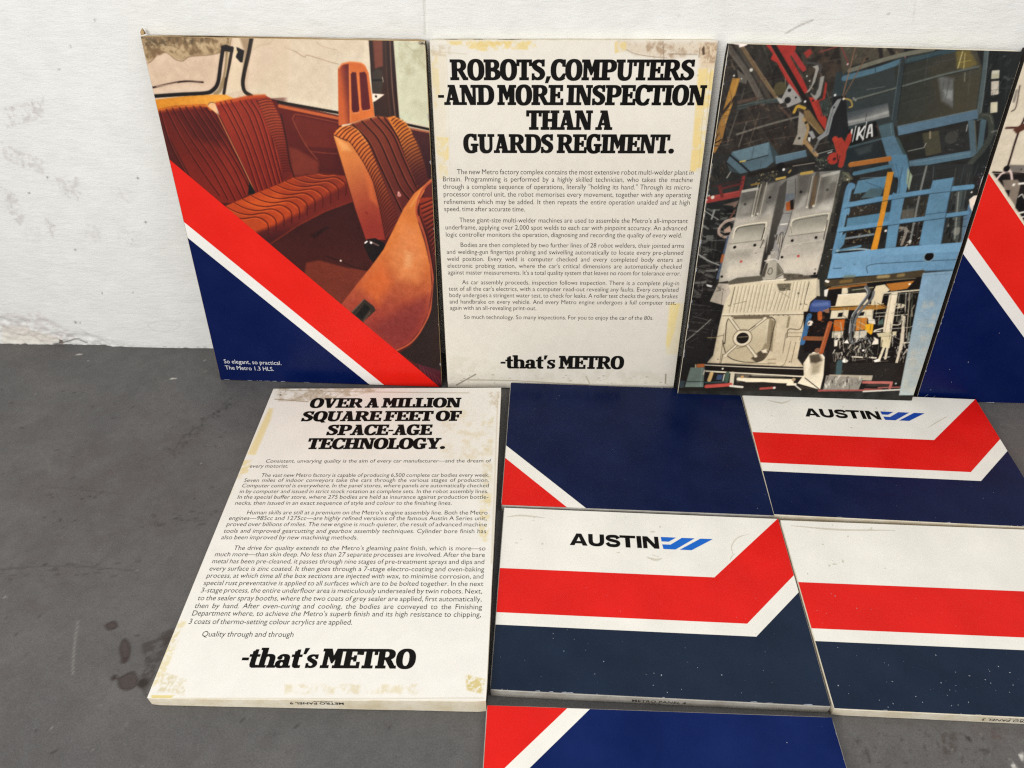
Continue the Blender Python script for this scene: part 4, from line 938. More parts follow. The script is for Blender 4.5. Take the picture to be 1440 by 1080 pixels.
('E',[473,1496],5,(240,238,230),1),
('E',[341,1567],3,(235,232,225),1),
('E',[356,1549],3,(225,220,210),1),
('L',[316,1423,327,1447,358,1440],12,(206,166,66),1,2),
('P',[355,1432,380,1433,463,1345,445,1335,368,1395],(142,112,72),2,1),
('L',[388,1385,444,1337],3,(206,180,130),0.7,2),
('P',[337,1428,359,1414,388,1345,381,1288,337,1290,348,1334],(170,160,144),2,1),
('L',[362,1397,389,1358,383,1297],12,(186,154,104),1,2),
('E',[360,1317],5,(44,40,36),1),
('E',[375,1382],6,(60,50,38),1),
('P',[392,1345,409,1350,429,1323,417,1314],(176,172,166),2,1),
('P',[396,1322,408,1323,410,1300,399,1309],(236,230,216),2,1),
('L',[386,1306,450,1246],17,(176,142,98),1,2),
('L',[445,1310,432,1264],10,(120,116,110),1,2),
('P',[466,1488,518,1498,540,1420,568,1341,524,1290,482,1311,474,1409],(38,37,40),2,1),
('P',[486,1479,503,1484,484,1409,482,1336,446,1308,434,1321,462,1346,467,1443],(152,152,150),2,1),
('L',[478,1453,472,1338],2,(90,90,90),1,2),
('E',[480,1447],4,(60,60,60),1),
('P',[411,1469,452,1487,466,1427,442,1409],(70,74,68),6,1),
('S',[408,1486,457,1487,468,1418,433,1408],25,[(120,126,116),(40,42,40),(150,150,140)],(2,6),18,None),
('L',[513,1689,510,1599,505,1495],4,(156,116,88),1,2),
('L',[565,1646,537,1566,510,1489],4,(132,100,78),1,2),
('L',[455,1684,498,1623],5,(142,70,64),1,2),
('L',[448,1685,374,1660],5,(152,76,66),1,2),
('E',[497,1617],4,(230,190,190),1),
('L',[512,1484,541,1477,554,1455,543,1449],6,(192,162,82),1,2),
('E',[512,1482],5,(235,225,205),1),
('P',[504,1314,539,1327,567,1296,571,1358,584,1314,568,1250,538,1249],(196,64,46),2,1),
('L',[513,1318,559,1265,563,1209],24,(192,64,46),1,2),
('L',[571,1334,561,1270],19,(190,62,46),1,2),
('E',[524,1236],26,(194,62,46),1),
('E',[529,1234],7,(90,34,30),1),
('L',[536,1255,549,1218],4,(70,28,26),1,2),
('L',[496,1258,511,1264],5,(235,225,215),0.9,2),
('P',[65,1208,82,1251,234,1297,273,1218,244,1189,131,1157],(96,120,130),2,1),
('P',[82,1251,234,1297,239,1241,127,1209],(114,140,150),2,1),
('P',[234,1296,283,1247,271,1207],(66,82,88),2,1),
('L',[75,1237,128,1200,175,1164],8,(36,40,42),1,2),
('L',[127,1207,239,1241],4,(48,56,60),1,2),
('L',[172,1274,171,1225],2,(70,86,94),1,2),
('L',[215,1220,216,1189],2,(70,86,94),1,2),
('L',[124,1210,145,1214],7,(214,190,110),1,2),
('L',[94,1176,77,1138],6,(150,150,140),1,2),
('P',[67,1199,99,1176,135,1158,86,1166],(70,84,88),2,1),
('P',[273,1237,398,1269,409,1241,279,1204],(102,128,142),2,1),
('L',[273,1236,398,1267],3,(140,164,172),0.7,2),
('L',[170,1152,319,1195,451,1215],15,(40,35,31),1,2),
('E',[305,1192],20,(28,26,26),1),
('E',[319,1182],6,(240,236,225),1),
('L',[356,1198,446,1215],4,(190,180,165),0.8,2),
('L',[448,1252,513,1273],3,(230,225,215),0.8,2),
('L',[455,1241,516,1261],3,(40,36,34),1,2),
('L',[455,1262,517,1280],3,(30,28,26),1,2),
('S',[193,1155,293,1178,296,1140,210,1113],70,[(220,200,150),(60,50,40),(180,150,80),(30,26,24),(150,140,120)],(2,6),19,None),
('S',[442,1238,497,1240,517,1194,453,1183],60,[(150,160,130),(50,46,40),(200,190,170),(90,80,60)],(2,7),20,None),
('S',[0,1201,61,1208,65,1123,7,1121],40,[(30,28,26),(84,72,60),(60,54,48)],(3,12),21,(60,100)),
('L',[3,1036,80,1054,154,1072],30,(168,66,60),1,2),
('L',[4,1046,148,1081],3,(206,110,100),0.6,2),
('L',[51,1098,68,1055],14,(120,50,46),1,2),
('L',[150,1142,148,1082],15,(150,58,54),1,2),
('L',[60,1089,143,1113],11,(104,48,46),1,2),
('L',[16,1097,150,1130],5,(80,42,40),1,2),
('E',[27,1049],8,(226,216,196),1),
('E',[10,1056],4,(226,216,196),1),
('P',[76,1016,146,1038,136,1008,88,1001],(140,112,98),3,1),
('P',[2,1021,125,1013,137,938,131,856,117,782,7,778,-2,983],(44,44,42),3,1),
('P',[-7,873,131,878,107,676,89,543,161,532,146,277,146,258,112,214,43,186,-2,65,-8,197,10,271],(43,41,39),3,1),
('S',[-6,1008,128,998,135,861,11,789],60,[(110,110,104),(70,70,66),(26,26,26),(140,140,130)],(3,19),22,(-20,30)),
('S',[-7,822,99,846,96,566,-3,528],70,[(96,94,88),(24,24,24),(120,118,110)],(3,23),23,(-10,35)),
('S',[-8,528,153,529,137,325,9,319],60,[(84,82,76),(26,26,26),(66,64,60)],(2,14),24,None),
('L',[-3,988,67,948],4,(190,188,178),1,2),
('L',[44,990,37,950],8,(170,170,162),1,2),
('P',[24,873,58,874,58,843,27,852],(110,110,104),3,1),
('L',[-2,846,111,852],5,(104,104,100),1,2),
('L',[1,780,53,750,107,730],7,(168,166,158),1,2),
('L',[2,331,62,398,107,452],5,(150,148,140),1,2),
('P',[57,634,89,627,85,618,64,623],(235,232,225),3,1),
('E',[97,710],5,(200,198,190),1),
('L',[106,353,148,355],5,(150,130,90),1,2),
('L',[-8,528,92,520],3,(120,118,110),0.6,2),
('L',[-10,499,152,500],3,(90,88,84),0.6,2),
('L',[137,954,103,939,80,910,82,882,109,868,133,872],13,(188,164,148),1,2),
('L',[134,958,97,942,76,905],3,(226,208,194),0.7,2),
('P',[99,901,125,922,135,892,106,886],(190,160,140),3,1),
('L',[136,993,120,957],9,(120,84,70),1,2),
('L',[126,868,117,763,107,666],13,(96,108,128),1,2),
('L',[115,779,112,747],13,(190,112,66),1,2),
('C',[-7,873,129,878,117,666,158,532,146,277,10,271]),
('L',[79,441,88,326],2,(24,24,24),0.48075013146439444,2,0),
('L',[185,398,191,319],3,(150,148,140),0.5197532767400815,2,0),
('L',[24,807,113,881],3,(24,24,24),0.5378660799950469,2,0),
('L',[109,566,155,563],3,(110,108,100),0.42592588365584255,2,0),
('L',[-46,659,47,644],2,(110,108,100),0.512512871939616,2,0),
('L',[18,816,111,795],3,(150,148,140),0.3147415226645937,2,0),
('L',[5,392,34,420],3,(24,24,24),0.4308317730117395,2,0),
('L',[-39,641,42,630],3,(24,24,24),0.4712634122098955,2,0),
('L',[67,912,78,794],2,(150,148,140),0.30277817212745234,2,0),
('L',[41,646,45,584],3,(150,148,140),0.5389565861431687,2,0),
('L',[1,352,58,371],2,(150,148,140),0.4231904099630895,2,0),
('L',[83,712,113,738],2,(150,148,140),0.31961226563823264,2,0),
('L',[20,324,56,351],3,(110,108,100),0.5428243545348492,2,0),
('L',[71,509,80,446],3,(24,24,24),0.42847026521613346,2,0),
('L',[-63,772,11,846],3,(150,148,140),0.5173104191316404,2,0),
('L',[28,538,62,546],3,(24,24,24),0.362361774198144,2,0),
('L',[-12,689,101,714],2,(24,24,24),0.5012659515273766,2,0),
('L',[20,775,42,797],3,(110,108,100),0.403857303668608,2,0),
('L',[-29,306,45,295],4,(110,108,100),0.494653558971173,2,0),
('L',[74,449,117,446],2,(150,148,140),0.4013130420728268,2,0),
('L',[-46,718,85,697],3,(150,148,140),0.3987078690883665,2,0),
('L',[-77,829,-27,839],3,(24,24,24),0.5585444295987457,2,0),
('L',[8,762,63,807],3,(150,148,140),0.5040242167463689,2,0),
('L',[101,787,109,729],3,(24,24,24),0.5173459634856666,2,0),
('L',[52,856,62,783],3,(110,108,100),0.572849125433857,2,0),
('L',[-69,804,-40,830],3,(110,108,100),0.3039923925140883,2,0),
('L',[69,513,106,547],3,(24,24,24),0.5319584867717173,2,0),
('L',[-102,867,23,856],3,(24,24,24),0.4541660505371968,2,0),
('L',[-19,401,96,380],3,(150,148,140),0.39372910462768024,2,0),
('L',[84,711,162,732],3,(24,24,24),0.4032204041866561,2,0),
('L',[149,315,196,304],4,(150,148,140),0.5363620401671192,2,0),
('L',[-3,723,111,702],3,(150,148,140),0.5482840983394953,2,0),
('L',[117,648,187,701],3,(110,108,100),0.5935128493567126,2,0),
('L',[35,600,161,637],3,(150,148,140),0.37888111958345216,2,0),
('L',[-11,342,33,377],3,(150,148,140),0.3010819224030124,2,0),
('L',[119,406,200,417],2,(110,108,100),0.545205002534741,2,0),
('L',[-3,558,62,625],2,(110,108,100),0.3277936127148265,2,0),
('L',[-31,895,-24,821],2,(110,108,100),0.374509050397601,2,0),
('L',[-38,587,45,577],3,(150,148,140),0.4164284213306737,2,0),
('L',[-19,620,73,702],2,(150,148,140),0.4633251154718655,2,0),
('L',[123,641,131,585],3,(110,108,100),0.5696900513924646,2,0),
('L',[104,648,157,643],3,(110,108,100),0.5303863657950885,2,0),
('L',[119,711,179,699],3,(24,24,24),0.566851214313469,2,0),
('L',[99,301,159,295],2,(24,24,24),0.5795101408747783,2,0),
('L',[91,762,93,666],2,(150,148,140),0.46245294468780074,2,0),
('L',[84,480,163,562],2,(110,108,100),0.4084561359784829,2,0),
('L',[58,367,59,324],2,(110,108,100),0.43650553125863933,2,0),
('L',[-46,671,-9,707],2,(24,24,24),0.4130329760951988,2,0),
('L',[116,676,123,617],3,(24,24,24),0.5191753025093545,2,0),
('L',[140,402,179,397],2,(110,108,100),0.5815437191460863,2,0),
('L',[5,333,87,416],2,(110,108,100),0.3658294649941813,2,0),
('L',[-84,771,23,787],3,(150,148,140),0.41215766332603226,2,0),
('L',[-35,799,-38,682],2,(150,148,140),0.4889187993991204,2,0),
('L',[-21,392,59,382],4,(150,148,140),0.5514142020124932,2,0),
('L',[89,839,167,860],2,(150,148,140),0.3929913390013548,2,0),
('L',[-31,441,103,428],3,(150,148,140),0.44457418621580863,2,0),
('L',[14,447,68,491],2,(150,148,140),0.49790113983086254,2,0),
('L',[161,562,164,456],3,(150,148,140),0.5748825396705736,2,0),
('L',[29,875,29,755],2,(150,148,140),0.4832802986547107,2,0),
('L',[-15,797,108,773],2,(24,24,24),0.5509242410154386,2,0),
('L',[14,465,89,449],3,(150,148,140),0.5064148613910053,2,0),
('L',[127,433,209,524],4,(24,24,24),0.3573219995383479,2,0),
('L',[123,398,124,340],3,(150,148,140),0.5352380052166648,2,0),
('L',[-40,711,-14,732],3,(110,108,100),0.5330761373309963,2,0),
('L',[-78,762,-28,806],2,(110,108,100),0.5485976340452314,2,0),
('L',[70,403,103,397],2,(150,148,140),0.5367304543631084,2,0),
('L',[-8,362,91,390],3,(24,24,24),0.593566443309914,2,0),
('L',[29,654,35,533],3,(24,24,24),0.5844020243746066,2,0),
('L',[71,852,72,759],2,(150,148,140),0.5336439507164441,2,0),
('L',[0,756,3,689],3,(110,108,100),0.34185176481065527,2,0),
('C',None),
('P',[150,1077,218,1096,342,1145,395,1169,567,1187,574,1181,576,1003,575,894,569,763,567,702,411,674,321,665,162,638,116,641,114,682,129,878,141,918],(148,143,134),3,1,[329,1141,317,684],(196,188,172)),
('N',[150,1077,567,1187,567,702,116,641],6,13,6,25),
('P',[152,1075,216,1093,225,974,154,959],(108,104,96),16,0.85),
('P',[257,1119,311,1135,313,1024,262,982],(120,116,108),19,0.8),
('P',[387,1162,446,1171,440,1087,409,1027],(106,100,92),19,0.8),
('P',[488,1155,563,1177,573,1091,505,1030],(124,118,108),19,0.8),
('P',[246,962,312,977,315,934,164,924],(176,168,152),16,0.7),
('P',[316,1107,346,1141,360,1045,352,920,345,798,324,786,310,684,301,692,300,780,304,884,312,800,311,984],(92,87,80),5,1,[319,1092,310,727],(66,62,56)),
('P',[343,1145,384,1157,394,1066,390,987,387,921,377,802,333,885,380,887,372,756,338,766,340,801,343,920,356,1000],(152,149,143),4,1),
('L',[379,1142,394,1056,391,982,387,916,378,856,374,762],3,(84,80,74),1,2),
('L',[345,1132,357,1045,352,995],3,(190,186,176),0.7,2),
('P',[348,1074,386,1080,390,1051,354,1040],(126,134,142),3,1),
('P',[357,1034,387,1052,399,1007,366,998],(188,98,42),3,1),
('P',[374,1045,389,1052,397,1009,385,1004],(28,24,22),3,1),
('L',[347,985,392,989],2,(90,86,80),1,2),
('L',[354,935,383,939],6,(214,208,194),1,2),
('L',[357,843,358,889,372,893,376,818],3,(70,66,60),1,2),
('L',[363,890,369,802],3,(90,84,76),1,2),
('L',[242,1119,233,979],18,(96,90,80),1,2),
('L',[470,1169,471,1019],18,(96,90,80),1,2),
('L',[220,1111,215,970],4,(214,204,182),1,2),
('L',[216,1111,211,970],2,(66,62,56),0.8,2),
('L',[233,1114,227,974],4,(214,204,182),1,2),
('L',[229,1114,223,973],2,(66,62,56),0.8,2),
('L',[257,1123,251,977],4,(214,204,182),1,2),
('L',[253,1123,247,977],2,(66,62,56),0.8,2),
('L',[452,1157,454,1018],4,(214,204,182),1,2),
('L',[448,1156,449,1017],2,(66,62,56),0.8,2),
('L',[487,1162,488,1024],4,(214,204,182),1,2),
('L',[483,1162,484,1024],2,(66,62,56),0.8,2),
('P',[459,1154,472,1160,486,1029,468,1022],(128,104,76),6,1),
('E',[218,971],5,(226,218,200),1),
('E',[240,981],5,(226,218,200),1),
('E',[455,1019],6,(226,218,200),1),
('E',[483,1025],6,(226,218,200),1),
('L',[156,1080,218,1094],12,(206,200,186),1,2),
('L',[496,1160,568,1181],12,(206,200,186),1,2),
('L',[296,1139,331,1148],11,(214,180,92),1,2),
('L',[400,1166,445,1175],13,(204,168,84),1,2),
('L',[345,1170,350,1179],8,(180,150,80),1,2),
('L',[191,1110,223,1118],9,(150,120,60),1,2),
('P',[151,898,167,920,271,940,286,933,284,860,149,835],(146,142,128),5,1,[223,926,226,854],(182,176,160)),
('L',[147,861,151,900,170,921,272,941,288,932,284,859],5,(220,210,186),1,2),
('L',[155,893,172,914,271,933,281,928],3,(84,80,72),1,2),
('L',[285,918,280,861],4,(48,44,40),1,2),
('P',[402,947,422,963,544,990,558,981,560,911,401,885],(150,146,132),5,1,[471,959,479,899],(184,178,162)),
('L',[406,907,400,947,421,966,545,993,560,981,555,912],4,(222,214,186),1,2),
('L',[407,945,428,958,544,984,553,978],2,(84,80,72),1,2),
('L',[559,962,561,871],3,(56,52,46),1,2),
('L',[139,835,285,857,288,841],3,(120,114,102),0.8,2),
('L',[399,881,560,909],3,(120,114,102),0.8,2),
('L',[139,803,299,831],3,(204,196,178),0.8,2),
('L',[388,836,559,871],3,(204,196,178),0.8,2),
('L',[281,822,289,861],3,(56,52,46),1,2),
('L',[400,927,411,896],2,(100,94,84),1,2),
('E',[177,1022],6,(34,31,28),1),
('E',[282,1057],6,(34,31,28),1),
('E',[414,1086],6,(34,31,28),1),
('E',[528,1099],6,(34,31,28),1),
('E',[164,821],6,(34,31,28),1),
('E',[254,834],6,(34,31,28),1),
('E',[420,861],6,(34,31,28),1),
('E',[525,880],6,(34,31,28),1),
('E',[162,819],6,(38,34,30),1),
('E',[253,833],6,(38,34,30),1),
('E',[421,861],6,(38,34,30),1),
('E',[525,879],6,(38,34,30),1),
('E',[389,780],6,(38,34,30),1),
('E',[126,674],6,(38,34,30),1),
('E',[556,706],6,(38,34,30),1),
('E',[204,752],6,(196,92,80),1),
('E',[463,788],6,(190,70,62),1),
('E',[277,743],3,(120,112,100),1),
('E',[265,795],3,(120,112,100),1),
('E',[554,727],5,(110,104,94),1),
('L',[574,1182,576,1003,577,799],17,(74,72,64),1,2),
('L',[564,1179,567,1003,569,804],3,(214,206,186),0.7,2),
('P',[569,904,597,905,615,739,636,598,594,591,567,705,573,769],(58,59,54),3,1),
('S',[555,1172,583,1173,604,954,586,903],30,[(130,130,100),(40,40,36),(160,156,140)],(2,6),26,None),
('S',[557,842,606,843,621,685,586,684],26,[(200,196,186),(100,98,90),(30,30,28)],(2,6),27,None),
('P',[574,1182,605,1178,631,1150,605,1140,588,1139],(96,94,78),2,1),
('E',[606,1147],4,(215,205,170),1),
('E',[593,1161],3,(40,38,34),1),
('L',[582,1177,610,1159,616,1131],3,(150,150,110),0.8,2),
('P',[258,1110,285,1120,243,982,223,981],(214,206,188),22,0.35),
('P',[518,1166,536,1171,534,1031,511,1025],(220,212,194),25,0.4),
('P',[144,958,244,972,229,946,144,928],(224,216,198),23,0.45),
('P',[396,997,562,1032,559,1002,398,962],(220,212,194),22,0.45),
('P',[149,721,283,764,298,711,137,667],(222,212,190),27,0.5),
('P',[403,768,556,800,563,721,408,715],(222,212,190),27,0.5),
('P',[147,796,244,815,245,778,144,753],(140,132,120),27,0.4),
('P',[338,763,372,756,408,703,380,675,320,671,328,712],(176,169,152),3,1),
('P',[372,746,408,703,381,684],(120,114,100),7,1),
('L',[374,750,409,704,379,675],3,(78,72,62),1,2),
('P',[321,748,331,748,326,679,310,681],(92,86,76),4,1),
('L',[337,701,341,723,353,723,357,702,346,694,337,701],3,(84,78,66),1,2),
('P',[331,808,367,809,365,767,337,771],(168,162,150),3,1),
('L',[314,759,352,769,374,762],6,(208,200,184),1,2),
('S',[328,818,363,819,363,767,338,766],14,[(90,84,76),(214,206,190)],(2,5),28,None),
('P',[118,641,321,664,574,684,589,588,566,562,562,494,564,295,566,258,608,210,113,196,147,257,151,413,158,529,89,546,112,632],(215,203,174),3,1,[324,647,347,218],(206,192,162)),
('N',[118,641,574,684,564,295,608,210,113,196,89,546],5,17,7,29),
('P',[160,650,198,671,313,687,323,661,163,634],(112,106,92),4,1),
('P',[408,701,481,701,569,682,423,664],(108,100,86),7,1),
('L',[317,658,426,673],6,(232,222,198),1,2),
('P',[112,644,159,654,163,632,121,639],(80,74,66),3,1),
('S',[411,699,563,699,561,683,426,672],30,[(70,64,54),(160,150,130)],(2,7),30,None),
('P',[116,639,162,640,178,602,158,529,89,547],(196,184,166),3,1),
('S',[107,627,163,629,168,602,117,594],18,[(90,84,76),(240,232,214),(130,122,110)],(2,7),31,None),
('L',[116,622,131,606,111,600],3,(90,84,74),1,2),
('L',[142,601,145,534],3,(140,130,110),1,2),
('E',[125,614],8,(150,142,128),1),
('L',[197,626,190,491],3,(160,147,118),0.9,2),
('L',[203,626,196,493],3,(236,226,200),0.8,2),
('L',[214,628,208,493],3,(160,147,118),0.9,2),
('L',[220,629,214,494],3,(236,226,200),0.8,2),
('L',[231,630,225,494],3,(160,147,118),0.9,2),
('L',[237,631,231,496],3,(236,226,200),0.8,2),
('L',[248,632,243,496],3,(160,147,118),0.9,2),
('L',[255,633,249,497],3,(236,226,200),0.8,2),
('L',[266,634,260,498],3,(160,147,118),0.9,2),
('L',[272,635,266,499],3,(236,226,200),0.8,2),
('L',[283,636,278,499],3,(160,147,118),0.9,2),
('L',[289,637,284,501],3,(236,226,200),0.8,2),
('L',[300,638,295,501],3,(160,147,118),0.9,2),
('L',[306,639,301,502],3,(236,226,200),0.8,2),
('L',[317,640,313,502],3,(160,147,118),0.9,2),
('L',[323,641,319,504],3,(236,226,200),0.8,2),
('L',[334,642,330,504],3,(160,147,118),0.9,2),
('L',[340,643,336,505],3,(236,226,200),0.8,2),
('L',[351,644,348,505],3,(160,147,118),0.9,2),
('L',[357,645,353,507],3,(236,226,200),0.8,2),
('L',[368,647,365,507],3,(160,147,118),0.9,2),
('L',[374,647,371,508],3,(236,226,200),0.8,2),
('L',[392,608,382,508],3,(160,147,118),0.9,2),
('L',[398,608,388,510],3,(236,226,200),0.8,2),
('L',[410,608,400,510],3,(160,147,118),0.9,2),
('L',[416,609,406,511],3,(236,226,200),0.8,2),
('L',[427,609,417,512],3,(160,147,118),0.9,2),
('L',[433,609,423,513],3,(236,226,200),0.8,2),
('L',[444,610,434,513],3,(160,147,118),0.9,2),
('L',[450,610,440,514],3,(236,226,200),0.8,2),
('L',[461,610,452,515],3,(160,147,118),0.9,2),
('L',[468,611,458,516],3,(236,226,200),0.8,2),
('L',[469,659,469,516],3,(160,147,118),0.9,2),
('L',[475,659,475,518],3,(236,226,200),0.8,2),
('L',[486,661,486,518],3,(160,147,118),0.9,2),
('L',[492,661,492,519],3,(236,226,200),0.8,2),
('L',[503,663,504,519],3,(160,147,118),0.9,2),
('L',[509,663,510,521],3,(236,226,200),0.8,2),
('L',[520,665,521,521],3,(160,147,118),0.9,2),
('L',[526,665,527,522],3,(236,226,200),0.8,2),
('L',[537,667,538,522],3,(160,147,118),0.9,2),
('L',[543,667,544,524],3,(236,226,200),0.8,2),
('L',[195,625,189,533,180,527],3,(120,110,90),1,2),
('L',[541,660,538,561,554,547],3,(110,100,82),1,2),
('L',[204,536,263,554],3,(150,138,112),1,2),
('P',[390,648,457,653,457,619,408,610],(126,117,96),3,1),
('S',[390,648,456,653,457,619,407,611],24,[(200,190,160),(84,76,62)],(2,7),32,None),
('E',[501,604],5,(120,110,90),1),
('E',[523,549],5,(140,130,108),1),
('L',[416,606,465,580],3,(170,158,130),1,2),
('L',[162,473,353,485,567,497],4,(134,122,98),1,2),
('L',[161,480,563,504],3,(238,228,204),0.8,2),
('P',[191,450,210,473,374,485,417,456,437,289,418,300,396,245,346,227,275,230,216,258,184,332,195,327],(206,194,164),3,1,[255,447,289,240],(196,182,150)),
('P',[209,473,374,485,408,470,378,466,217,458],(126,114,92),5,1),
('P',[388,470,419,454,434,289,402,305,381,299,391,335],(158,144,116),7,1),
('L',[406,453,417,336],4,(120,108,86),0.8,5),
('L',[384,458,396,336],4,(232,222,196),0.7,5),
('P',[337,248,368,286,386,302,417,293,400,242,367,226],(96,86,68),7,1),
('P',[377,295,402,302,414,282,390,281],(226,214,186),6,1),
('L',[209,473,187,444,194,327,182,338,216,260,275,231,356,227,399,246,419,299,418,401,419,454,397,476],4,(82,72,56),1,2),
('L',[201,459,263,386],19,(220,208,180),1,2),
('L',[192,459,254,386],3,(98,86,66),0.85,2),
('L',[210,459,272,386],3,(98,86,66),0.85,2),
('L',[367,466,301,396],19,(220,208,180),1,2),
('L',[358,465,292,396],3,(98,86,66),0.85,2),
('L',[376,466,309,397],3,(98,86,66),0.85,2),
('L',[208,262,255,320],19,(220,208,180),1,2),
('L',[199,262,246,320],3,(98,86,66),0.85,2),
('L',[217,263,264,320],3,(98,86,66),0.85,2),
('L',[358,263,305,322],19,(220,208,180),1,2),
('L',[349,262,296,322],3,(98,86,66),0.85,2),
('L',[367,263,314,323],3,(98,86,66),0.85,2),
('E',[276,359],46,(214,201,172),1),
('O',[276,359],46,3,(110,98,76)),
('E',[276,359],37,(228,216,188),1),
('E',[277,358],30,(46,41,34),1),
('L',[256,362,300,367],5,(150,138,112),0.9,2),
('L',[258,398,297,402,327,427],3,(110,98,78),1,2),
('L',[258,300,299,314],3,(120,108,86),1,2),
('L',[553,476,545,418,492,415,492,369],4,(110,98,78),1,2),
('L',[482,479,483,427],11,(160,146,118),1,2),
('L',[485,395,590,400],3,(150,138,112),1,2),
('L',[492,375,557,378],3,(130,118,94),1,2),
('L',[424,471,438,337],3,(180,168,138),1,2),
('L',[557,378,556,360],3,(150,138,112),1,2),
('L',[540,347,539,233],3,(130,118,94),1,2),
('L',[515,352,511,238,490,206],3,(140,128,102),1,2),
('L',[483,392,488,285],3,(120,108,86),1,2),
('L',[182,379,187,205],3,(130,118,96),1,2),
('L',[194,266,192,205],3,(96,86,68),1,2),
('L',[147,360,183,370],3,(130,118,96),1,2),
('L',[147,252,131,215],3,(180,168,140),1,2),
('L',[207,215,428,222],3,(140,128,102),1,2),
('L',[423,246,460,249],8,(176,162,132),1,2),
('L',[427,225,462,226],6,(160,146,118),1,2),
('E',[174,236],3,(90,80,64),1),
('E',[530,237],3,(90,80,64),1),
('E',[265,481],3,(96,86,68),1),
('E',[289,482],3,(96,86,68),1),
('E',[312,483],3,(96,86,68),1),
('E',[335,483],3,(96,86,68),1),
('E',[359,484],3,(96,86,68),1),
('E',[382,485],3,(96,86,68),1),
('E',[405,486],3,(96,86,68),1),
('E',[428,487],3,(96,86,68),1),
('E',[452,488],3,(96,86,68),1),
('E',[475,489],3,(96,86,68),1),
('P',[111,214,608,210,717,79,1,46,2,122,43,185],(46,42,37),4,1),
('P',[113,197,611,194,615,167,121,170],(40,37,31),3,1),
('L',[113,201,351,199,607,200],5,(228,217,192),1,2),
('L',[125,167,281,163,618,157],8,(226,215,190),1,2),
('E',[206,184],5,(235,228,210),1),
('P',[44,184,115,187,124,74,30,70],(124,138,128),3,1),
('L',[-1,100,125,106],5,(66,78,78),1,2),
('L',[103,183,110,77],3,(150,162,150),1,2),
('P',[73,205,112,208,114,188,76,185],(192,112,62),3,1),
('L',[68,200,70,186],7,(190,176,140),1,2),
('P',[-7,109,26,105,26,66,-5,65],(70,80,84),3,1),
('L',[117,171,114,146],7,(200,190,170),1,2),
('L',[154,154,148,115],20,(218,184,128),1,2),
('P',[184,149,213,150,212,120,182,119],(72,86,112),3,1),
('L',[235,158,235,114],21,(82,102,88),1,2),
('L',[220,151,218,113],6,(200,196,176),1,2),
('L',[260,159,264,96],21,(204,193,168),1,2),
('P',[273,159,358,157,330,131,290,104],(110,102,88),11,1),
('L',[131,100,234,111],8,(70,86,88),1,2),
('L',[140,79,259,95],21,(194,88,78),1,2),
('L',[149,91,247,102],4,(130,66,60),1,2),
('P',[312,137,570,141,575,115,333,112],(226,214,186),3,1),
('P',[352,157,488,157,522,151,359,148],(150,142,124),8,1),
('P',[333,111,419,117,447,116,585,110,584,72,338,79],(44,39,35),3,1),
('L',[260,87,322,83],12,(214,206,188),1,2),
('L',[294,129,331,124],18,(226,216,190),1,2),
('L',[415,78,485,87],13,(168,80,72),1,2),
('L',[547,109,584,111],14,(226,216,190),1,2),
('L',[586,105,618,81],7,(214,206,188),1,2),
('E',[311,142],8,(190,150,100),1),
('E',[571,138],10,(176,156,124),1),
('E',[483,86],7,(200,196,186),1),
('L',[290,107,323,105],6,(60,54,48),1,2),
('P',[600,232,619,285,653,299,691,277,714,228,715,85,594,117,616,167],(214,203,176),3,1,[631,255,667,108],(230,220,194)),
('P',[619,277,666,289,690,251,662,232,634,237],(86,77,62),13,0.9),
('P',[641,231,688,239,689,184,654,170],(168,156,130),19,0.8),
('P',[608,236,619,277,638,219,626,175],(232,222,198),7,1),
('L',[633,293,665,295,699,264,712,222,711,91],5,(238,230,208),1,2),
('L',[625,150,715,85],4,(60,54,46),1,2),
('P',[607,106,705,85,617,87],(70,62,52),3,1),
('L',[727,232,726,173,738,155],10,(220,210,186),1,2),
('L',[721,222,719,173],3,(60,54,46),1,2),
('E',[652,307],11,(150,110,84),1),
('P',[718,173,754,181,772,100,725,92],(170,160,140),3,1),
('S',[718,173,756,175,771,107,723,98],24,[(110,102,90),(216,208,190)],(3,11),33,None),
('L',[711,80,780,88],13,(150,80,74),1,2),
('P',[620,805,628,817,606,1101,652,1149,782,1205,855,1083,851,1212,999,1227,1125,1231,1188,1046,1199,871,1194,746,1046,734,620,683],(52,54,52),3,1),
('S',[614,1091,773,1117,774,1075,635,1043],40,[(90,112,112),(36,40,38),(120,136,130),(70,84,80)],(3,13),34,None),
('P',[653,1144,773,1168,775,1110,647,1084],(98,138,160),2,1),
('L',[691,1138,763,1116],3,(72,104,124),1,2),
('P',[713,1110,773,1117,769,1074,682,1066],(86,110,116),6,1),
('L',[630,1174,780,1212],18,(88,124,140),1,2),
('L',[661,1155,762,1163],3,(130,160,172),0.7,2),
('L',[633,1117,622,1101,627,918,627,811],29,(100,140,166),1,2),
('L',[628,1107,635,929,634,817],3,(140,172,190),0.6,2),
('L',[620,994,656,1001],16,(104,146,172),1,2),
('L',[641,1017,654,985],12,(104,146,172),1,2),
('P',[646,974,832,1011,838,958,650,929],(92,132,154),3,1),
('P',[621,873,656,908,658,852,639,817],(96,136,160),3,1),
('P',[651,1021,765,1047,776,1005,648,978],(58,54,48),3,1),
('S',[651,1021,765,1047,776,1005,650,979],26,[(110,96,80),(36,32,30),(130,126,116)],(3,10),35,None),
('P',[662,908,774,933,787,859,664,849],(42,38,34),3,1),
('S',[662,908,774,933,787,859,664,849],46,[(150,130,90),(24,22,22),(110,116,116),(200,180,120)],(3,10),36,None),
('L',[662,880,780,904],10,(122,132,134),1,2),
('L',[633,820,733,832,788,828],8,(150,170,178),1,2),
('L',[649,823,735,846],11,(98,136,158),1,2),
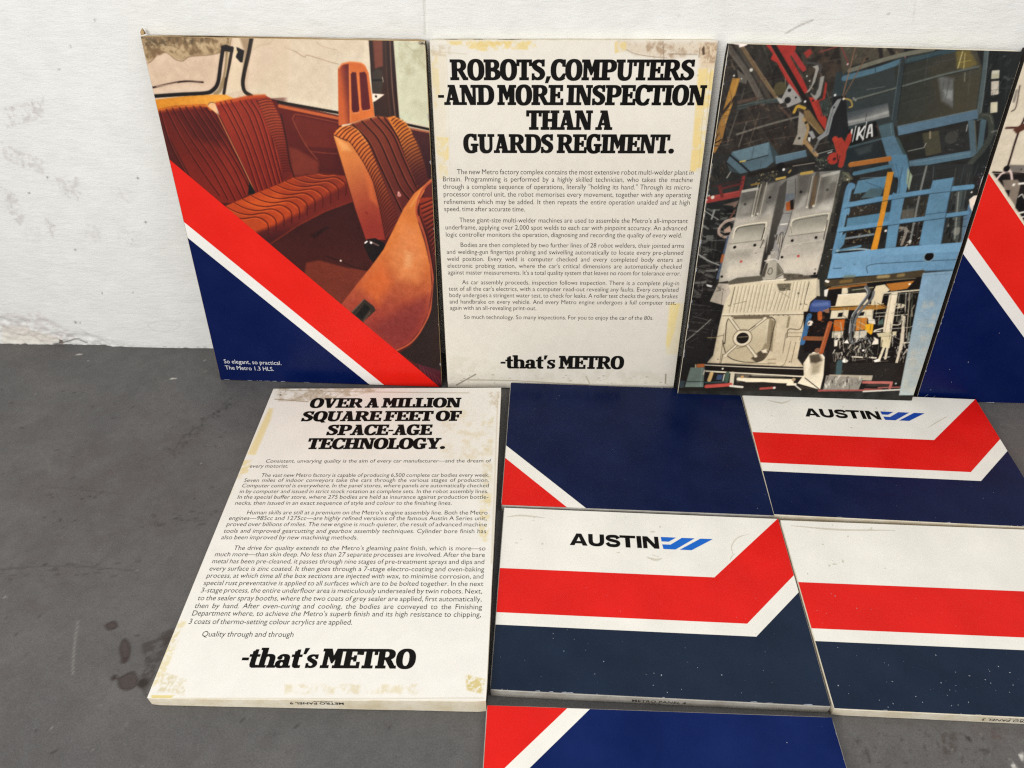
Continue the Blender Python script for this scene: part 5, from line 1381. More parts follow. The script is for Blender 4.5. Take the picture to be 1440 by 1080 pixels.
('L',[630,811,730,823],3,(30,32,32),1,2),
('P',[884,1072,974,1086,989,995,883,976],(60,58,52),3,1),
('S',[884,1072,971,1081,988,996,887,982],36,[(130,126,116),(40,36,34),(96,90,80)],(3,11),37,None),
('P',[888,959,984,974,999,863,896,848],(46,42,38),3,1),
('S',[888,959,984,974,999,863,906,849],70,[(150,144,132),(26,24,24),(190,184,170),(96,88,80)],(3,13),38,None),
('P',[877,1019,932,1029,939,984,888,976],(118,114,102),6,0.7),
('L',[893,938,922,928,919,861],14,(140,134,122),1,2),
('P',[812,924,834,942,843,887,818,858],(44,42,40),3,1),
('E',[831,922],6,(214,210,200),1),
('P',[767,1260,834,1262,872,1177,876,1046,892,848,849,839,838,1071,828,1150],(100,141,166),2,1,[817,1226,866,882],(106,148,174)),
('L',[798,1221,837,1140,845,1072,856,848],3,(70,100,118),0.7,2),
('P',[852,1207,883,1172,886,1107,865,1141],(156,170,146),2,1),
('L',[828,1055,833,1007],3,(70,100,118),1,2),
('L',[932,1215,937,1085,955,865],9,(132,132,126),1,2),
('E',[952,876],8,(200,196,186),1),
('P',[976,1154,1063,1171,1072,1053,1095,866,998,861,979,1087],(106,148,173),2,1),
('P',[976,1154,1063,1171,1069,1137,980,1116],(94,134,156),2,1),
('L',[989,1002,1076,1018],4,(70,100,120),0.8,2),
('E',[1007,1076],4,(60,80,92),1),
('L',[1064,1169,1072,1053,1096,869],4,(64,88,104),0.8,2),
('L',[1002,873,1089,884],9,(86,122,144),0.8,2),
('P',[1071,1105,1136,1113,1185,882,1104,871,1082,1015],(56,58,56),3,1),
('S',[1071,1105,1136,1113,1185,882,1108,874],50,[(100,106,100),(34,36,36),(130,134,126)],(3,19),39,(70,110)),
('L',[1105,1112,1154,898],26,(84,92,88),1,2),
('L',[1103,1106,1149,897],5,(168,166,154),0.8,2),
('L',[1126,1112,1146,1012],16,(70,78,76),1,2),
('L',[1146,941,1149,925],27,(160,158,148),0.6,2),
('L',[1166,997,1191,882],18,(98,128,150),1,2),
('L',[620,1031,786,1069,973,1106,1153,1133],22,(106,148,174),1,2),
('L',[625,1019,789,1057,976,1095,1156,1122],3,(54,74,86),0.8,2),
('L',[617,1041,970,1115],3,(150,180,196),0.6,2),
('L',[621,919,845,960,991,985,1168,1016],20,(106,148,174),1,2),
('L',[624,908,848,949,1171,1006],3,(48,66,76),0.8,2),
('L',[622,928,989,993],3,(150,180,196),0.6,2),
('P',[771,1185,798,1187,805,1054,815,828,787,827,786,989],(212,146,46),2,1),
('L',[797,1175,802,1054,813,835],3,(170,108,34),0.8,2),
('E',[781,1177],3,(120,80,30),1),
('L',[781,1068,800,1073],21,(106,148,174),0.0,2),
('P',[1161,1056,1189,1046,1203,869,1187,876],(98,128,152),3,1),
('P',[618,804,896,846,1190,881,1195,744,1051,733,619,682],(120,162,190),3,1,[647,760,1176,808],(110,150,177)),
('N',[618,804,1190,881,1195,744,619,682],4,20,7,40),
('L',[800,716,795,755,916,773,1184,797],3,(70,92,106),1,2),
('L',[636,734,674,737],3,(60,82,96),1,2),
('L',[1045,735,1194,748],3,(62,84,98),1,2),
('L',[795,820,806,766],2,(86,116,136),0.7,2),
('E',[1059,808],20,(28,28,28),1),
('O',[1059,808],24,3,(140,160,166)),
('L',[617,796,898,841,1188,874],3,(158,188,204),0.7,2),
('E',[729,757],3,(90,120,138),1),
('C',[812,1206,1125,1231,1196,882,903,861]),
('L',[933,965,947,873],3,(34,34,34),0.5828554528453027,2,0),
('L',[1090,1020,1186,1039],2,(120,118,108),0.5923929558575217,2,0),
('L',[1031,1213,1055,1065],2,(34,34,34),0.3697480225320289,2,0),
('L',[1175,1009,1181,891],3,(120,118,108),0.4769320752705237,2,0),
('L',[897,997,913,872],2,(90,110,122),0.3127030423293718,2,0),
('L',[1126,1195,1137,1087],3,(120,118,108),0.40900688122501166,2,0),
('L',[1059,1215,1081,1077],3,(120,118,108),0.52921394905261,2,0),
('L',[1161,1015,1184,910],2,(90,110,122),0.39381471611937363,2,0),
('L',[1003,1150,1087,1168],2,(120,118,108),0.30006240650151167,2,0),
('L',[932,968,1019,985],3,(34,34,34),0.3679458593751071,2,0),
('L',[1091,1240,1099,1139],2,(90,110,122),0.5422044902262823,2,0),
('L',[909,955,915,843],2,(34,34,34),0.5234144281696835,2,0),
('L',[901,1047,907,985],3,(90,110,122),0.5794207387262827,2,0),
('L',[962,1220,974,1165],3,(120,118,108),0.4830366922479113,2,0),
('L',[1041,975,1057,875],2,(34,34,34),0.33962545486018003,2,0),
('L',[956,1012,982,888],2,(90,110,122),0.3520146484687698,2,0),
('L',[965,996,978,893],2,(90,110,122),0.5821935994234569,2,0),
('L',[1024,1061,1041,965],2,(90,110,122),0.421653323697308,2,0),
('L',[882,995,884,934],2,(120,118,108),0.3635952484646006,2,0),
('L',[993,1285,1005,1158],2,(34,34,34),0.41134009049167014,1,0),
('L',[830,1226,836,1112],3,(34,34,34),0.4448857364405164,2,0),
('L',[1158,1009,1184,853],3,(120,118,108),0.3137006459342449,2,0),
('L',[861,1249,874,1129],3,(34,34,34),0.49151039632501786,2,0),
('L',[982,1196,1098,1222],2,(34,34,34),0.4257557636815044,2,0),
('L',[882,1172,947,1191],3,(120,118,108),0.3713408691187764,2,0),
('L',[1116,973,1246,1013],3,(34,34,34),0.31537160073270926,2,0),
('L',[909,994,924,906],2,(90,110,122),0.4921458192406338,2,0),
('L',[1141,944,1149,892],2,(120,118,108),0.47811481622968616,2,0),
('L',[1010,1090,1022,995],3,(90,110,122),0.3078339160963544,2,0),
('L',[860,1088,915,1098],2,(34,34,34),0.4205265589396213,2,0),
('L',[824,1200,847,1087],2,(90,110,122),0.3204419078697598,2,0),
('L',[1025,994,1035,897],3,(90,110,122),0.5851090661636775,2,0),
('L',[1129,920,1134,860],2,(120,118,108),0.5123147818962579,2,0),
('L',[948,1285,977,1150],3,(90,110,122),0.42845916525947314,1,0),
('L',[875,923,913,928],3,(90,110,122),0.4600390134645914,2,0),
('L',[1101,868,1136,873],3,(34,34,34),0.3894119887044529,2,0),
('L',[844,1208,854,1151],2,(90,110,122),0.48277180771614286,2,0),
('L',[902,1025,946,1037],3,(90,110,122),0.3670519926140792,2,0),
('L',[997,904,1093,928],3,(120,118,108),0.3096709655975803,2,0),
('L',[934,940,1030,962],3,(34,34,34),0.4093098084658808,2,0),
('L',[1127,1116,1135,996],2,(34,34,34),0.47409095759353637,2,0),
('L',[881,1011,887,932],2,(90,110,122),0.5624051460851549,2,0),
('L',[1116,1191,1138,1074],2,(120,118,108),0.5617077860823543,2,0),
('L',[910,1138,920,1055],2,(90,110,122),0.47851459556592735,2,0),
('L',[859,1084,984,1101],3,(34,34,34),0.5058003598226407,2,0),
('L',[1090,1076,1097,927],3,(90,110,122),0.4332578560630001,2,0),
('L',[970,1134,983,997],2,(120,118,108),0.353635760869679,2,0),
('L',[889,893,1015,934],2,(34,34,34),0.5236394578005421,2,0),
('L',[947,960,957,871],2,(90,110,122),0.5819963311671686,2,0),
('L',[1080,942,1196,958],3,(34,34,34),0.510186646775164,2,0),
('C',None),
('L',[620,1031,786,1069,973,1106,1153,1133],22,(106,148,174),1,2),
('L',[621,919,845,960,991,985,1168,1016],20,(106,148,174),1,2),
('P',[976,1154,1063,1171,1072,1053,1095,866,998,861,979,1087],(104,145,170),2,1),
('P',[817,1097,868,1083,896,848,849,839],(102,143,168),2,1),
('P',[771,1185,798,1187,805,1054,815,828,787,827,786,989],(212,146,46),2,1),
('L',[625,1019,789,1057,976,1095,1156,1122],3,(54,74,86),0.8,2),
('L',[624,908,848,949,1171,1006],3,(48,66,76),0.8,2),
('P',[618,804,896,846,1190,881,1194,837,620,782],(120,162,190),3,1),
('L',[989,1002,1076,1018],4,(70,100,120),0.8,2),
('L',[1064,1169,1072,1053,1096,869],4,(64,88,104),0.8,2),
('P',[618,679,1050,733,1078,472,1107,107,726,90,673,442],(37,34,30),3,1),
('P',[545,510,662,521,709,308,590,290],(34,28,26),4,1),
('L',[628,660,834,688,1047,725],34,(84,74,56),1,5),
('L',[687,669,732,677],16,(150,120,66),0.7,7),
('L',[854,700,899,705],16,(190,170,120),0.7,7),
('L',[944,710,966,714],15,(160,140,90),0.7,7),
('L',[699,694,739,699],16,(120,130,110),0.7,7),
('P',[897,667,1025,688,1002,646,930,631],(180,120,52),3,1),
('L',[637,632,806,660],11,(152,102,52),1,2),
('E',[1007,670],5,(235,225,205),1),
('L',[647,642,837,675,1027,700],4,(170,150,110),0.7,2),
('P',[688,604,816,620,848,559,688,543],(224,210,178),3,1),
('L',[688,603,816,618],4,(246,236,212),1,2),
('P',[854,655,893,664,924,637,900,613,903,558,855,556,846,612],(216,202,168),3,1),
('P',[699,638,736,642,730,610,703,608],(214,202,172),3,1),
('P',[724,639,843,653,842,621,735,614],(70,66,54),3,1),
('L',[749,630,844,647],4,(176,170,140),1,2),
('P',[668,535,913,562,942,545,873,531,670,523],(172,126,60),3,1),
('L',[666,541,912,566],4,(226,206,160),1,2),
('P',[675,521,757,528,761,484,678,478],(216,204,174),3,1),
('P',[797,528,873,536,880,483,860,488,803,490],(218,206,176),3,1),
('P',[712,510,735,514,734,491,711,489],(40,36,32),3,1),
('P',[811,517,834,521,833,502,810,498],(44,40,36),3,1),
('P',[699,473,750,479,757,418,706,413],(198,108,36),3,1),
('P',[804,486,854,492,864,429,812,420],(204,134,54),3,1),
('P',[850,455,891,465,898,412,894,401,859,423],(228,174,44),3,1),
('P',[855,496,892,483,901,458,866,462],(218,208,184),3,1),
('P',[704,412,757,416,760,379,709,377],(206,196,170),3,1),
('P',[808,418,870,424,874,384,814,381],(200,192,170),3,1),
('P',[927,614,956,634,965,623,988,414,946,419,936,499],(222,210,182),3,1),
('L',[936,609,956,427],3,(170,158,130),1,2),
('P',[918,411,1012,426,1014,403,932,391],(206,196,160),3,1),
('P',[944,393,994,399,1001,333,956,338],(216,204,166),3,1),
('L',[972,333,967,271],13,(216,206,176),1,2),
('L',[990,334,995,276],12,(214,204,176),1,2),
('P',[908,392,935,379,942,353,910,348,913,372],(228,220,200),3,1),
('P',[940,263,962,274,978,259,949,253],(240,234,218),3,1),
('P',[912,472,930,492,939,460,910,455],(92,112,100),3,1),
('L',[905,425,944,440],8,(214,206,184),1,2),
('L',[901,418,936,423],5,(226,218,198),1,2),
('L',[809,648,829,614,800,539,783,493,791,407,816,351],16,(104,106,104),1,2),
('L',[804,645,823,614,795,542,778,493,787,407],4,(190,188,180),1,2),
('L',[851,625,850,590,819,534,801,487,804,421],12,(120,120,116),1,2),
('L',[898,620,1061,642],8,(204,194,168),1,2),
('L',[901,609,1059,630],3,(150,142,122),1,2),
('L',[1003,624,1028,510,1060,364],5,(194,184,164),1,2),
('L',[1021,622,1043,510,1066,392],4,(180,172,150),1,2),
('L',[1035,619,1075,419],4,(90,100,80),1,2),
('L',[973,623,979,566],4,(150,142,124),1,2),
('L',[967,546,1010,551],4,(190,182,162),1,2),
('L',[974,507,1037,515],5,(200,192,170),1,2),
('L',[886,516,935,521],4,(190,182,160),1,2),
('L',[890,497,936,503],4,(180,172,150),1,2),
('L',[975,458,1018,464,1015,509],6,(206,198,176),1,2),
('L',[980,438,1072,451,1083,479],4,(170,164,150),1,2),
('L',[968,565,1007,561,986,550],13,(200,190,164),1,2),
('L',[1026,503,1057,330],14,(204,194,170),1,2),
('L',[1042,431,1052,330,1056,254],13,(206,196,172),1,2),
('L',[1063,365,1096,370],8,(214,206,186),1,2),
('L',[1072,419,1079,372],11,(120,130,120),1,2),
('L',[909,505,913,465],4,(150,144,128),1,2),
('S',[707,383,824,388,844,252,753,248],80,[(210,202,180),(36,34,30),(150,144,130),(236,230,214),(90,92,84)],(3,13),41,(60,110)),
('S',[812,388,908,392,936,277,841,266],70,[(200,192,170),(36,34,30),(140,138,126),(226,220,204)],(3,13),42,(50,120)),
('S',[986,415,1087,419,1095,256,1040,253],50,[(190,184,166),(40,38,34),(226,220,204)],(3,13),43,(60,110)),
('S',[957,616,1048,626,1073,472,994,455],50,[(60,62,52),(150,144,128),(36,36,32)],(2,14),44,(60,110)),
('P',[772,352,785,373,800,350],(240,234,218),3,1),
('P',[783,249,797,271,819,254,803,243],(240,234,218),3,1),
('P',[724,364,741,370,745,334,731,331],(222,214,194),3,1),
('E',[877,316],6,(240,236,224),1),
('L',[832,279,881,278],8,(214,206,186),1,2),
('L',[917,279,949,277],8,(224,216,196),1,2),
('E',[966,229],5,(160,156,146),1),
('L',[784,380,820,354,874,384,904,358],4,(130,132,128),1,2),
('L',[893,330,931,297],5,(110,116,104),1,2),
('L',[984,282,1014,286],5,(190,184,166),1,2),
('C',[671,521,1048,626,1092,379,1089,256,741,247]),
('L',[848,286,852,240],2,(200,192,170),0.798879269951359,2,0),
('L',[847,260,899,267],3,(200,192,170),0.6092212026440748,2,0),
('L',[1005,619,1012,578],2,(150,144,128),0.714890811182016,2,0),
('L',[975,462,988,379],2,(44,40,36),0.5173475443727388,2,0),
('L',[1050,416,1105,425],3,(110,112,100),0.748149529218402,2,0),
('L',[905,300,911,221],2,(200,192,170),0.45828180662711926,2,0),
('L',[883,568,935,545],4,(44,40,36),0.5879563803145578,2,0),
('L',[942,609,1009,624],3,(200,192,170),0.4877964860018062,2,0),
('L',[750,295,756,228],4,(200,192,170),0.7521492919498808,2,0),
('L',[839,522,852,465],4,(150,144,128),0.446901722435096,2,0),
('L',[932,548,940,515],2,(110,112,100),0.5766826675683204,2,0),
('L',[821,337,845,252],2,(44,40,36),0.6032258805132001,2,0),
('L',[1063,291,1079,223],4,(150,144,128),0.44643470834446575,2,0),
('L',[928,291,940,250],2,(200,192,170),0.6288783454182051,2,0),
('L',[1053,355,1063,311],3,(200,192,170),0.7889051059098238,2,0),
('L',[994,477,1024,480],4,(110,112,100),0.7938538405677216,2,0),
('L',[855,387,894,367],2,(110,112,100),0.5057848056359296,2,0),
('L',[714,286,763,296],3,(110,112,100),0.41376280879699134,2,0),
('L',[909,343,922,270],3,(44,40,36),0.7685447342621765,2,0),
('L',[834,438,843,368],4,(110,112,100),0.5240525216732922,2,0),
('L',[1030,649,1032,593],4,(200,192,170),0.47451309246375734,2,0),
('L',[907,300,971,260],2,(150,144,128),0.5743184188480738,2,0),
('L',[733,534,784,547],2,(110,112,100),0.5143000290056529,2,0),
('L',[697,410,706,379],2,(200,192,170),0.5743304798121646,2,0),
('L',[727,569,733,520],4,(110,112,100),0.7205909773670349,2,0),
('L',[848,473,911,482],3,(150,144,128),0.578602570044557,2,0),
('L',[1085,283,1123,264],3,(110,112,100),0.5324282839809799,2,0),
('L',[945,348,951,292],2,(200,192,170),0.6577094263921206,2,0),
('L',[694,460,759,426],4,(150,144,128),0.5901584148684517,2,0),
('L',[880,325,941,338],4,(44,40,36),0.6409845072228129,2,0),
('L',[726,504,785,468],4,(44,40,36),0.40037498082968065,2,0),
('L',[1083,322,1106,259],3,(110,112,100),0.7358871078805553,2,0),
('L',[915,452,981,460],2,(200,192,170),0.4411013061081967,2,0),
('L',[820,468,852,453],3,(200,192,170),0.7968995342887532,2,0),
('L',[854,334,859,285],4,(200,192,170),0.48963134964348476,2,0),
('L',[1011,375,1045,355],3,(110,112,100),0.7080543377617536,2,0),
('L',[803,406,805,362],3,(44,40,36),0.5048672099309244,2,0),
('L',[732,295,771,298],3,(200,192,170),0.6267551764904953,2,0),
('L',[813,316,863,291],3,(110,112,100),0.671561209717215,2,0),
('L',[657,542,686,527],3,(44,40,36),0.7548479120234586,2,0),
('L',[780,261,822,269],2,(44,40,36),0.4596290360686574,2,0),
('L',[955,301,1019,317],2,(150,144,128),0.6062054370434291,2,0),
('L',[848,463,859,432],3,(110,112,100),0.4054053996782656,2,0),
('L',[677,600,737,574],4,(150,144,128),0.5321127090989887,2,0),
('L',[846,421,873,424],4,(200,192,170),0.471244565298256,2,0),
('L',[716,419,760,397],3,(200,192,170),0.4065377775649133,2,0),
('L',[1121,328,1140,253],3,(150,144,128),0.5791274991397526,2,0),
('L',[1109,286,1119,241],3,(200,192,170),0.7140095742862966,2,0),
('L',[955,376,963,300],4,(44,40,36),0.5306158002414921,2,0),
('L',[880,574,893,504],3,(200,192,170),0.5518940778429748,2,0),
('L',[1010,324,1016,266],3,(44,40,36),0.574113787256039,2,0),
('L',[739,446,754,379],3,(44,40,36),0.44503380898715295,2,0),
('L',[770,293,789,233],4,(44,40,36),0.40484657084434456,2,0),
('L',[842,351,889,326],3,(110,112,100),0.7893219819306746,2,0),
('L',[972,433,1043,446],2,(200,192,170),0.5395017752545463,2,0),
('L',[822,638,824,583],2,(150,144,128),0.553815001369637,2,0),
('L',[818,612,836,557],3,(44,40,36),0.49741676092784504,2,0),
('L',[794,454,846,428],4,(200,192,170),0.5598581800797096,2,0),
('L',[862,382,867,300],4,(110,112,100),0.5220046852576034,2,0),
('L',[909,480,915,438],3,(44,40,36),0.4853700406622893,2,0),
('L',[760,391,781,313],3,(200,192,170),0.7080254052227931,2,0),
('L',[784,326,810,242],3,(44,40,36),0.6466224646318084,2,0),
('L',[1104,388,1115,308],2,(44,40,36),0.5467369376804898,2,0),
('L',[792,623,806,569],2,(44,40,36),0.6556001246379538,2,0),
('L',[893,381,899,334],3,(110,112,100),0.42174870832781014,2,0),
('L',[659,605,720,579],2,(44,40,36),0.42336938200166635,2,0),
('L',[985,545,997,480],3,(200,192,170),0.7717995955835552,2,0),
('L',[997,412,1012,344],4,(200,192,170),0.7272156680859212,2,0),
('L',[735,287,756,223],2,(200,192,170),0.6340672426281035,2,0),
('L',[746,490,784,470],2,(150,144,128),0.6529322475818915,2,0),
('L',[812,342,818,300],3,(200,192,170),0.542339936144053,2,0),
('L',[979,411,1053,374],3,(200,192,170),0.6874649958844917,2,0),
('L',[822,381,830,331],3,(150,144,128),0.7745080600274581,2,0),
('L',[962,519,1012,531],4,(150,144,128),0.6610116811597563,2,0),
('L',[860,561,898,569],2,(200,192,170),0.6987463569332166,2,0),
('L',[923,595,924,566],4,(44,40,36),0.6607305272208874,2,0),
('L',[886,360,898,294],3,(110,112,100),0.7894841892811184,2,0),
('L',[723,290,773,266],2,(44,40,36),0.6437100217220306,2,0),
('L',[969,472,977,435],2,(110,112,100),0.5444586110934712,2,0),
('L',[733,462,750,410],4,(200,192,170),0.7163856459061695,2,0),
('L',[919,548,934,491],3,(150,144,128),0.4314654961081452,2,0),
('L',[978,260,1012,263],3,(200,192,170),0.4931936833018192,2,0),
('L',[839,317,882,295],3,(150,144,128),0.6035500784981104,2,0),
('L',[811,446,814,398],4,(44,40,36),0.4847154528547935,2,0),
('L',[867,541,873,510],2,(44,40,36),0.4098403250875613,2,0),
('L',[879,368,888,327],3,(44,40,36),0.6770089570844082,2,0),
('L',[761,432,771,379],2,(44,40,36),0.6130803116398369,2,0),
('L',[878,463,884,426],2,(44,40,36),0.598438054268491,2,0),
('L',[710,458,768,466],2,(150,144,128),0.7227796076403877,2,0),
('L',[1001,401,1002,363],4,(200,192,170),0.5538886888134122,2,0),
('L',[709,432,721,357],3,(44,40,36),0.630291804863079,2,0),
('L',[1074,388,1118,369],4,(150,144,128),0.5872937427230844,2,0),
('L',[756,476,762,400],2,(110,112,100),0.5377170340655508,2,0),
('L',[1083,296,1086,263],4,(150,144,128),0.6951634494300101,2,0),
('L',[1004,613,1018,562],3,(110,112,100),0.6713643662092017,2,0),
('L',[732,555,735,488],4,(200,192,170),0.6909090761533417,2,0),
('L',[827,481,836,400],3,(110,112,100),0.7945376225068785,2,0),
('L',[777,493,784,461],4,(44,40,36),0.6338565328111234,2,0),
('L',[847,500,890,503],2,(110,112,100),0.4551629706492497,2,0),
('L',[809,473,859,444],2,(200,192,170),0.6237623303394875,2,0),
('L',[703,469,746,443],3,(150,144,128),0.5047198649339966,2,0),
('L',[1001,496,1019,424],3,(150,144,128),0.46063591299781514,2,0),
('L',[691,557,699,527],2,(200,192,170),0.7347428665135101,2,0),
('L',[1027,482,1036,443],3,(200,192,170),0.6320277186895917,2,0),
('L',[1088,371,1125,355],3,(150,144,128),0.6607108329109732,2,0),
('L',[749,571,756,516],3,(200,192,170),0.43951188299554017,2,0),
('L',[1027,497,1045,444],3,(110,112,100),0.5931600144486338,2,0),
('L',[1055,491,1068,448],2,(44,40,36),0.7461953716314529,2,0),
('L',[863,590,878,547],3,(44,40,36),0.5326520765778059,2,0),
('L',[691,406,748,412],3,(110,112,100),0.5617155423690517,2,0),
('C',None),
('P',[733,240,1107,256,1100,143,749,170],(47,45,41),3,1),
('S',[733,240,1091,249,1098,150,747,177],40,[(70,68,62),(32,30,28),(90,86,78)],(3,9),45,None),
('L',[777,245,786,182],29,(74,96,98),1,2),
('P',[741,175,958,179,959,149,747,149],(176,166,146),3,1),
('P',[727,169,914,162,907,94,730,86],(152,146,134),3,1),
('S',[729,162,910,159,905,102,734,94],50,[(110,104,94),(204,198,184),(84,78,70),(226,220,204)],(3,15),46,(60,110)),
('L',[921,138,1060,142,1060,112],15,(186,112,102),1,2,0),
('L',[938,96,1019,97],15,(150,84,76),1,2),
('L',[1003,110,1107,118],8,(166,100,92),1,2),
('L',[712,80,932,92],10,(166,92,86),1,2),
('L',[934,85,1111,104],9,(206,200,186),1,2),
('P',[939,130,1053,134,1051,119,939,115],(70,58,52),3,1),
('E',[1083,138],5,(190,186,176),1),
('P',[566,540,582,575,659,573,669,541,640,512,575,510],(72,92,142),3,1),
('P',[571,556,652,566,662,547,581,537],(110,128,172),11,0.7),
('L',[576,491,575,425,573,344],24,(72,114,152),1,2),
('L',[683,455,675,297],23,(168,92,52),1,2),
('L',[580,370,665,371],23,(142,92,58),1,2),
('L',[678,449,668,300],4,(206,132,84),0.7,2),
('E',[588,451],14,(226,216,198),1),
('L',[623,506,630,477],22,(176,98,50),1,2),
('P',[632,520,662,534,668,508,653,508],(150,112,92),3,1),
('P',[618,625,637,632,638,591,625,594],(220,216,204),3,1),
('L',[617,671,627,667],12,(226,220,206),1,2),
('S',[561,491,662,495,676,402,586,399],36,[(90,60,44),(24,20,20),(130,84,54)],(3,11),47,None),
('E',[654,306],14,(140,100,78),1),
('L',[576,671,592,596],4,(60,56,48),1,2),
('P',[572,677,584,677,605,593,584,594],(190,180,156),3,1),
('P',[1052,727,1188,743,1203,719,1194,75,1116,71],(132,163,184),3,1,[1113,704,1154,152],(176,186,182)),
('N',[1052,727,1188,743,1194,75,1116,71],4,24,7,48),
('L',[1090,483,1177,502,1192,510],3,(150,166,170),0.8,2),
('L',[1107,277,1177,291],3,(204,208,200),0.7,2),
('L',[1159,396,1191,434,1191,370],4,(156,172,176),0.6,2),
('L',[1058,714,1181,728],3,(100,128,146),0.6,2),
('B',[1093,590,1174,593,1198,82,1124,79],(196,190,172),0.5,31,0.55,14,49),
('P',[-135,1732,1188,1764,1206,1278,558,1198,-62,971],(34,36,35),164,0.2),
('P',[484,1256,1241,1353,1259,918,573,993],(40,50,56),151,0.12),
('P',[149,1077,342,1146,395,1169,567,1187,572,1052,454,999,309,994,149,958],(62,60,55),82,0.3),
('P',[-126,969,119,1042,164,96,-31,66],(24,24,23),45,0.2),
('P',[158,1019,213,1040,214,981,154,959],(226,220,206),32,0.35),
('P',[420,1067,447,1077,449,1018,404,1002],(226,220,206),25,0.35),
('P',[500,1030,567,1057,569,1003,501,1005],(230,224,210),29,0.4),
('P',[530,1176,562,1181,562,1139,535,1133],(210,206,194),18,0.35),
('P',[274,1022,306,1033,308,974,269,973],(226,220,206),26,0.3),
('P',[1158,1076,1174,1094,1198,1098,1204,1046,1197,1013,1171,1045],(218,206,190),2,1),
('P',[1188,1109,1184,1171,1194,1172,1209,1094],(200,196,200),3,1),
('S',[1158,1191,1188,1192,1204,1094,1178,1109],20,[(235,230,230),(120,140,170),(40,34,50),(90,40,60)],(2,7),50,None),
('E',[1197,1011],5,(235,230,222),1),
('E',[1159,1109],4,(220,215,205),1),
('L',[1189,1187,1208,1046,1208,971],3,(226,220,210),0.5,2),
('P',[-4,1680,17,1701,35,1700,36,1679,12,1679],(110,102,94),3,1),
('P',[16,1697,70,1688,76,1680,63,1674,44,1669,40,1679,20,1681],(225,212,204),2,1),
('L',[-1,1664,-4,1627,-5,1543],4,(110,108,104),0.8,3),
('L',[3,1197,2,1072,2,953,6,789],3,(196,190,178),0.75,2),
('S',[-19,1206,4,1206,2,953,0,830],30,[(235,232,225),(30,28,28)],(2,5),51,None)]
ENGINE_ART = [
('F',(216,203,180)),
('N',[-208,1749,962,1762,1503,681,135,651],6,22,5,60),
('L',[13,1368,51,1370,102,1367],8,(72,38,32),1,2),
('L',[78,1414,71,1344,74,1199],8,(46,29,27),1,2),
('P',[44,1361,78,1389,97,1382,92,1363,65,1345],(96,62,48),2,1),
('L',[14,1539,26,1454,13,1436],4,(62,48,42),1,2),
('L',[7,1519,10,1477],11,(150,140,128),1,2),
('P',[78,1213,234,1213,245,1183,97,1181],(122,114,106),2,1),
('E',[136,1194],3,(40,36,34),1),
('L',[18,1180,167,1176],7,(40,28,26),1,2),
('P',[20,1174,248,1173,327,948,230,959,101,1100],(36,30,29),2,1),
('L',[43,1146,59,1175,91,1184,112,1147],9,(224,200,190),1,2),
('E',[72,1196],14,(30,24,24),1),
('P',[70,1146,135,1149,155,1131,166,1030,97,1097],(128,115,102),2,1),
('P',[97,1103,118,1101,122,1071],(28,24,24),3,1),
('E',[126,1126],6,(235,228,215),1),
('P',[161,1075,197,1090,285,1068,323,960,226,971,167,1023],(24,20,20),3,1),
('L',[148,1131,181,1135],9,(230,224,212),1,2),
('L',[192,999,225,1007],8,(226,220,208),1,2),
('L',[211,980,232,986],6,(226,220,208),1,2),
('L',[165,1072,176,1084,193,1067],5,(210,204,192),1,2),
('S',[178,1155,955,1169,1181,674,464,658],60,[(210,204,192),(20,18,18),(120,112,100)],(3,22),61,None)]
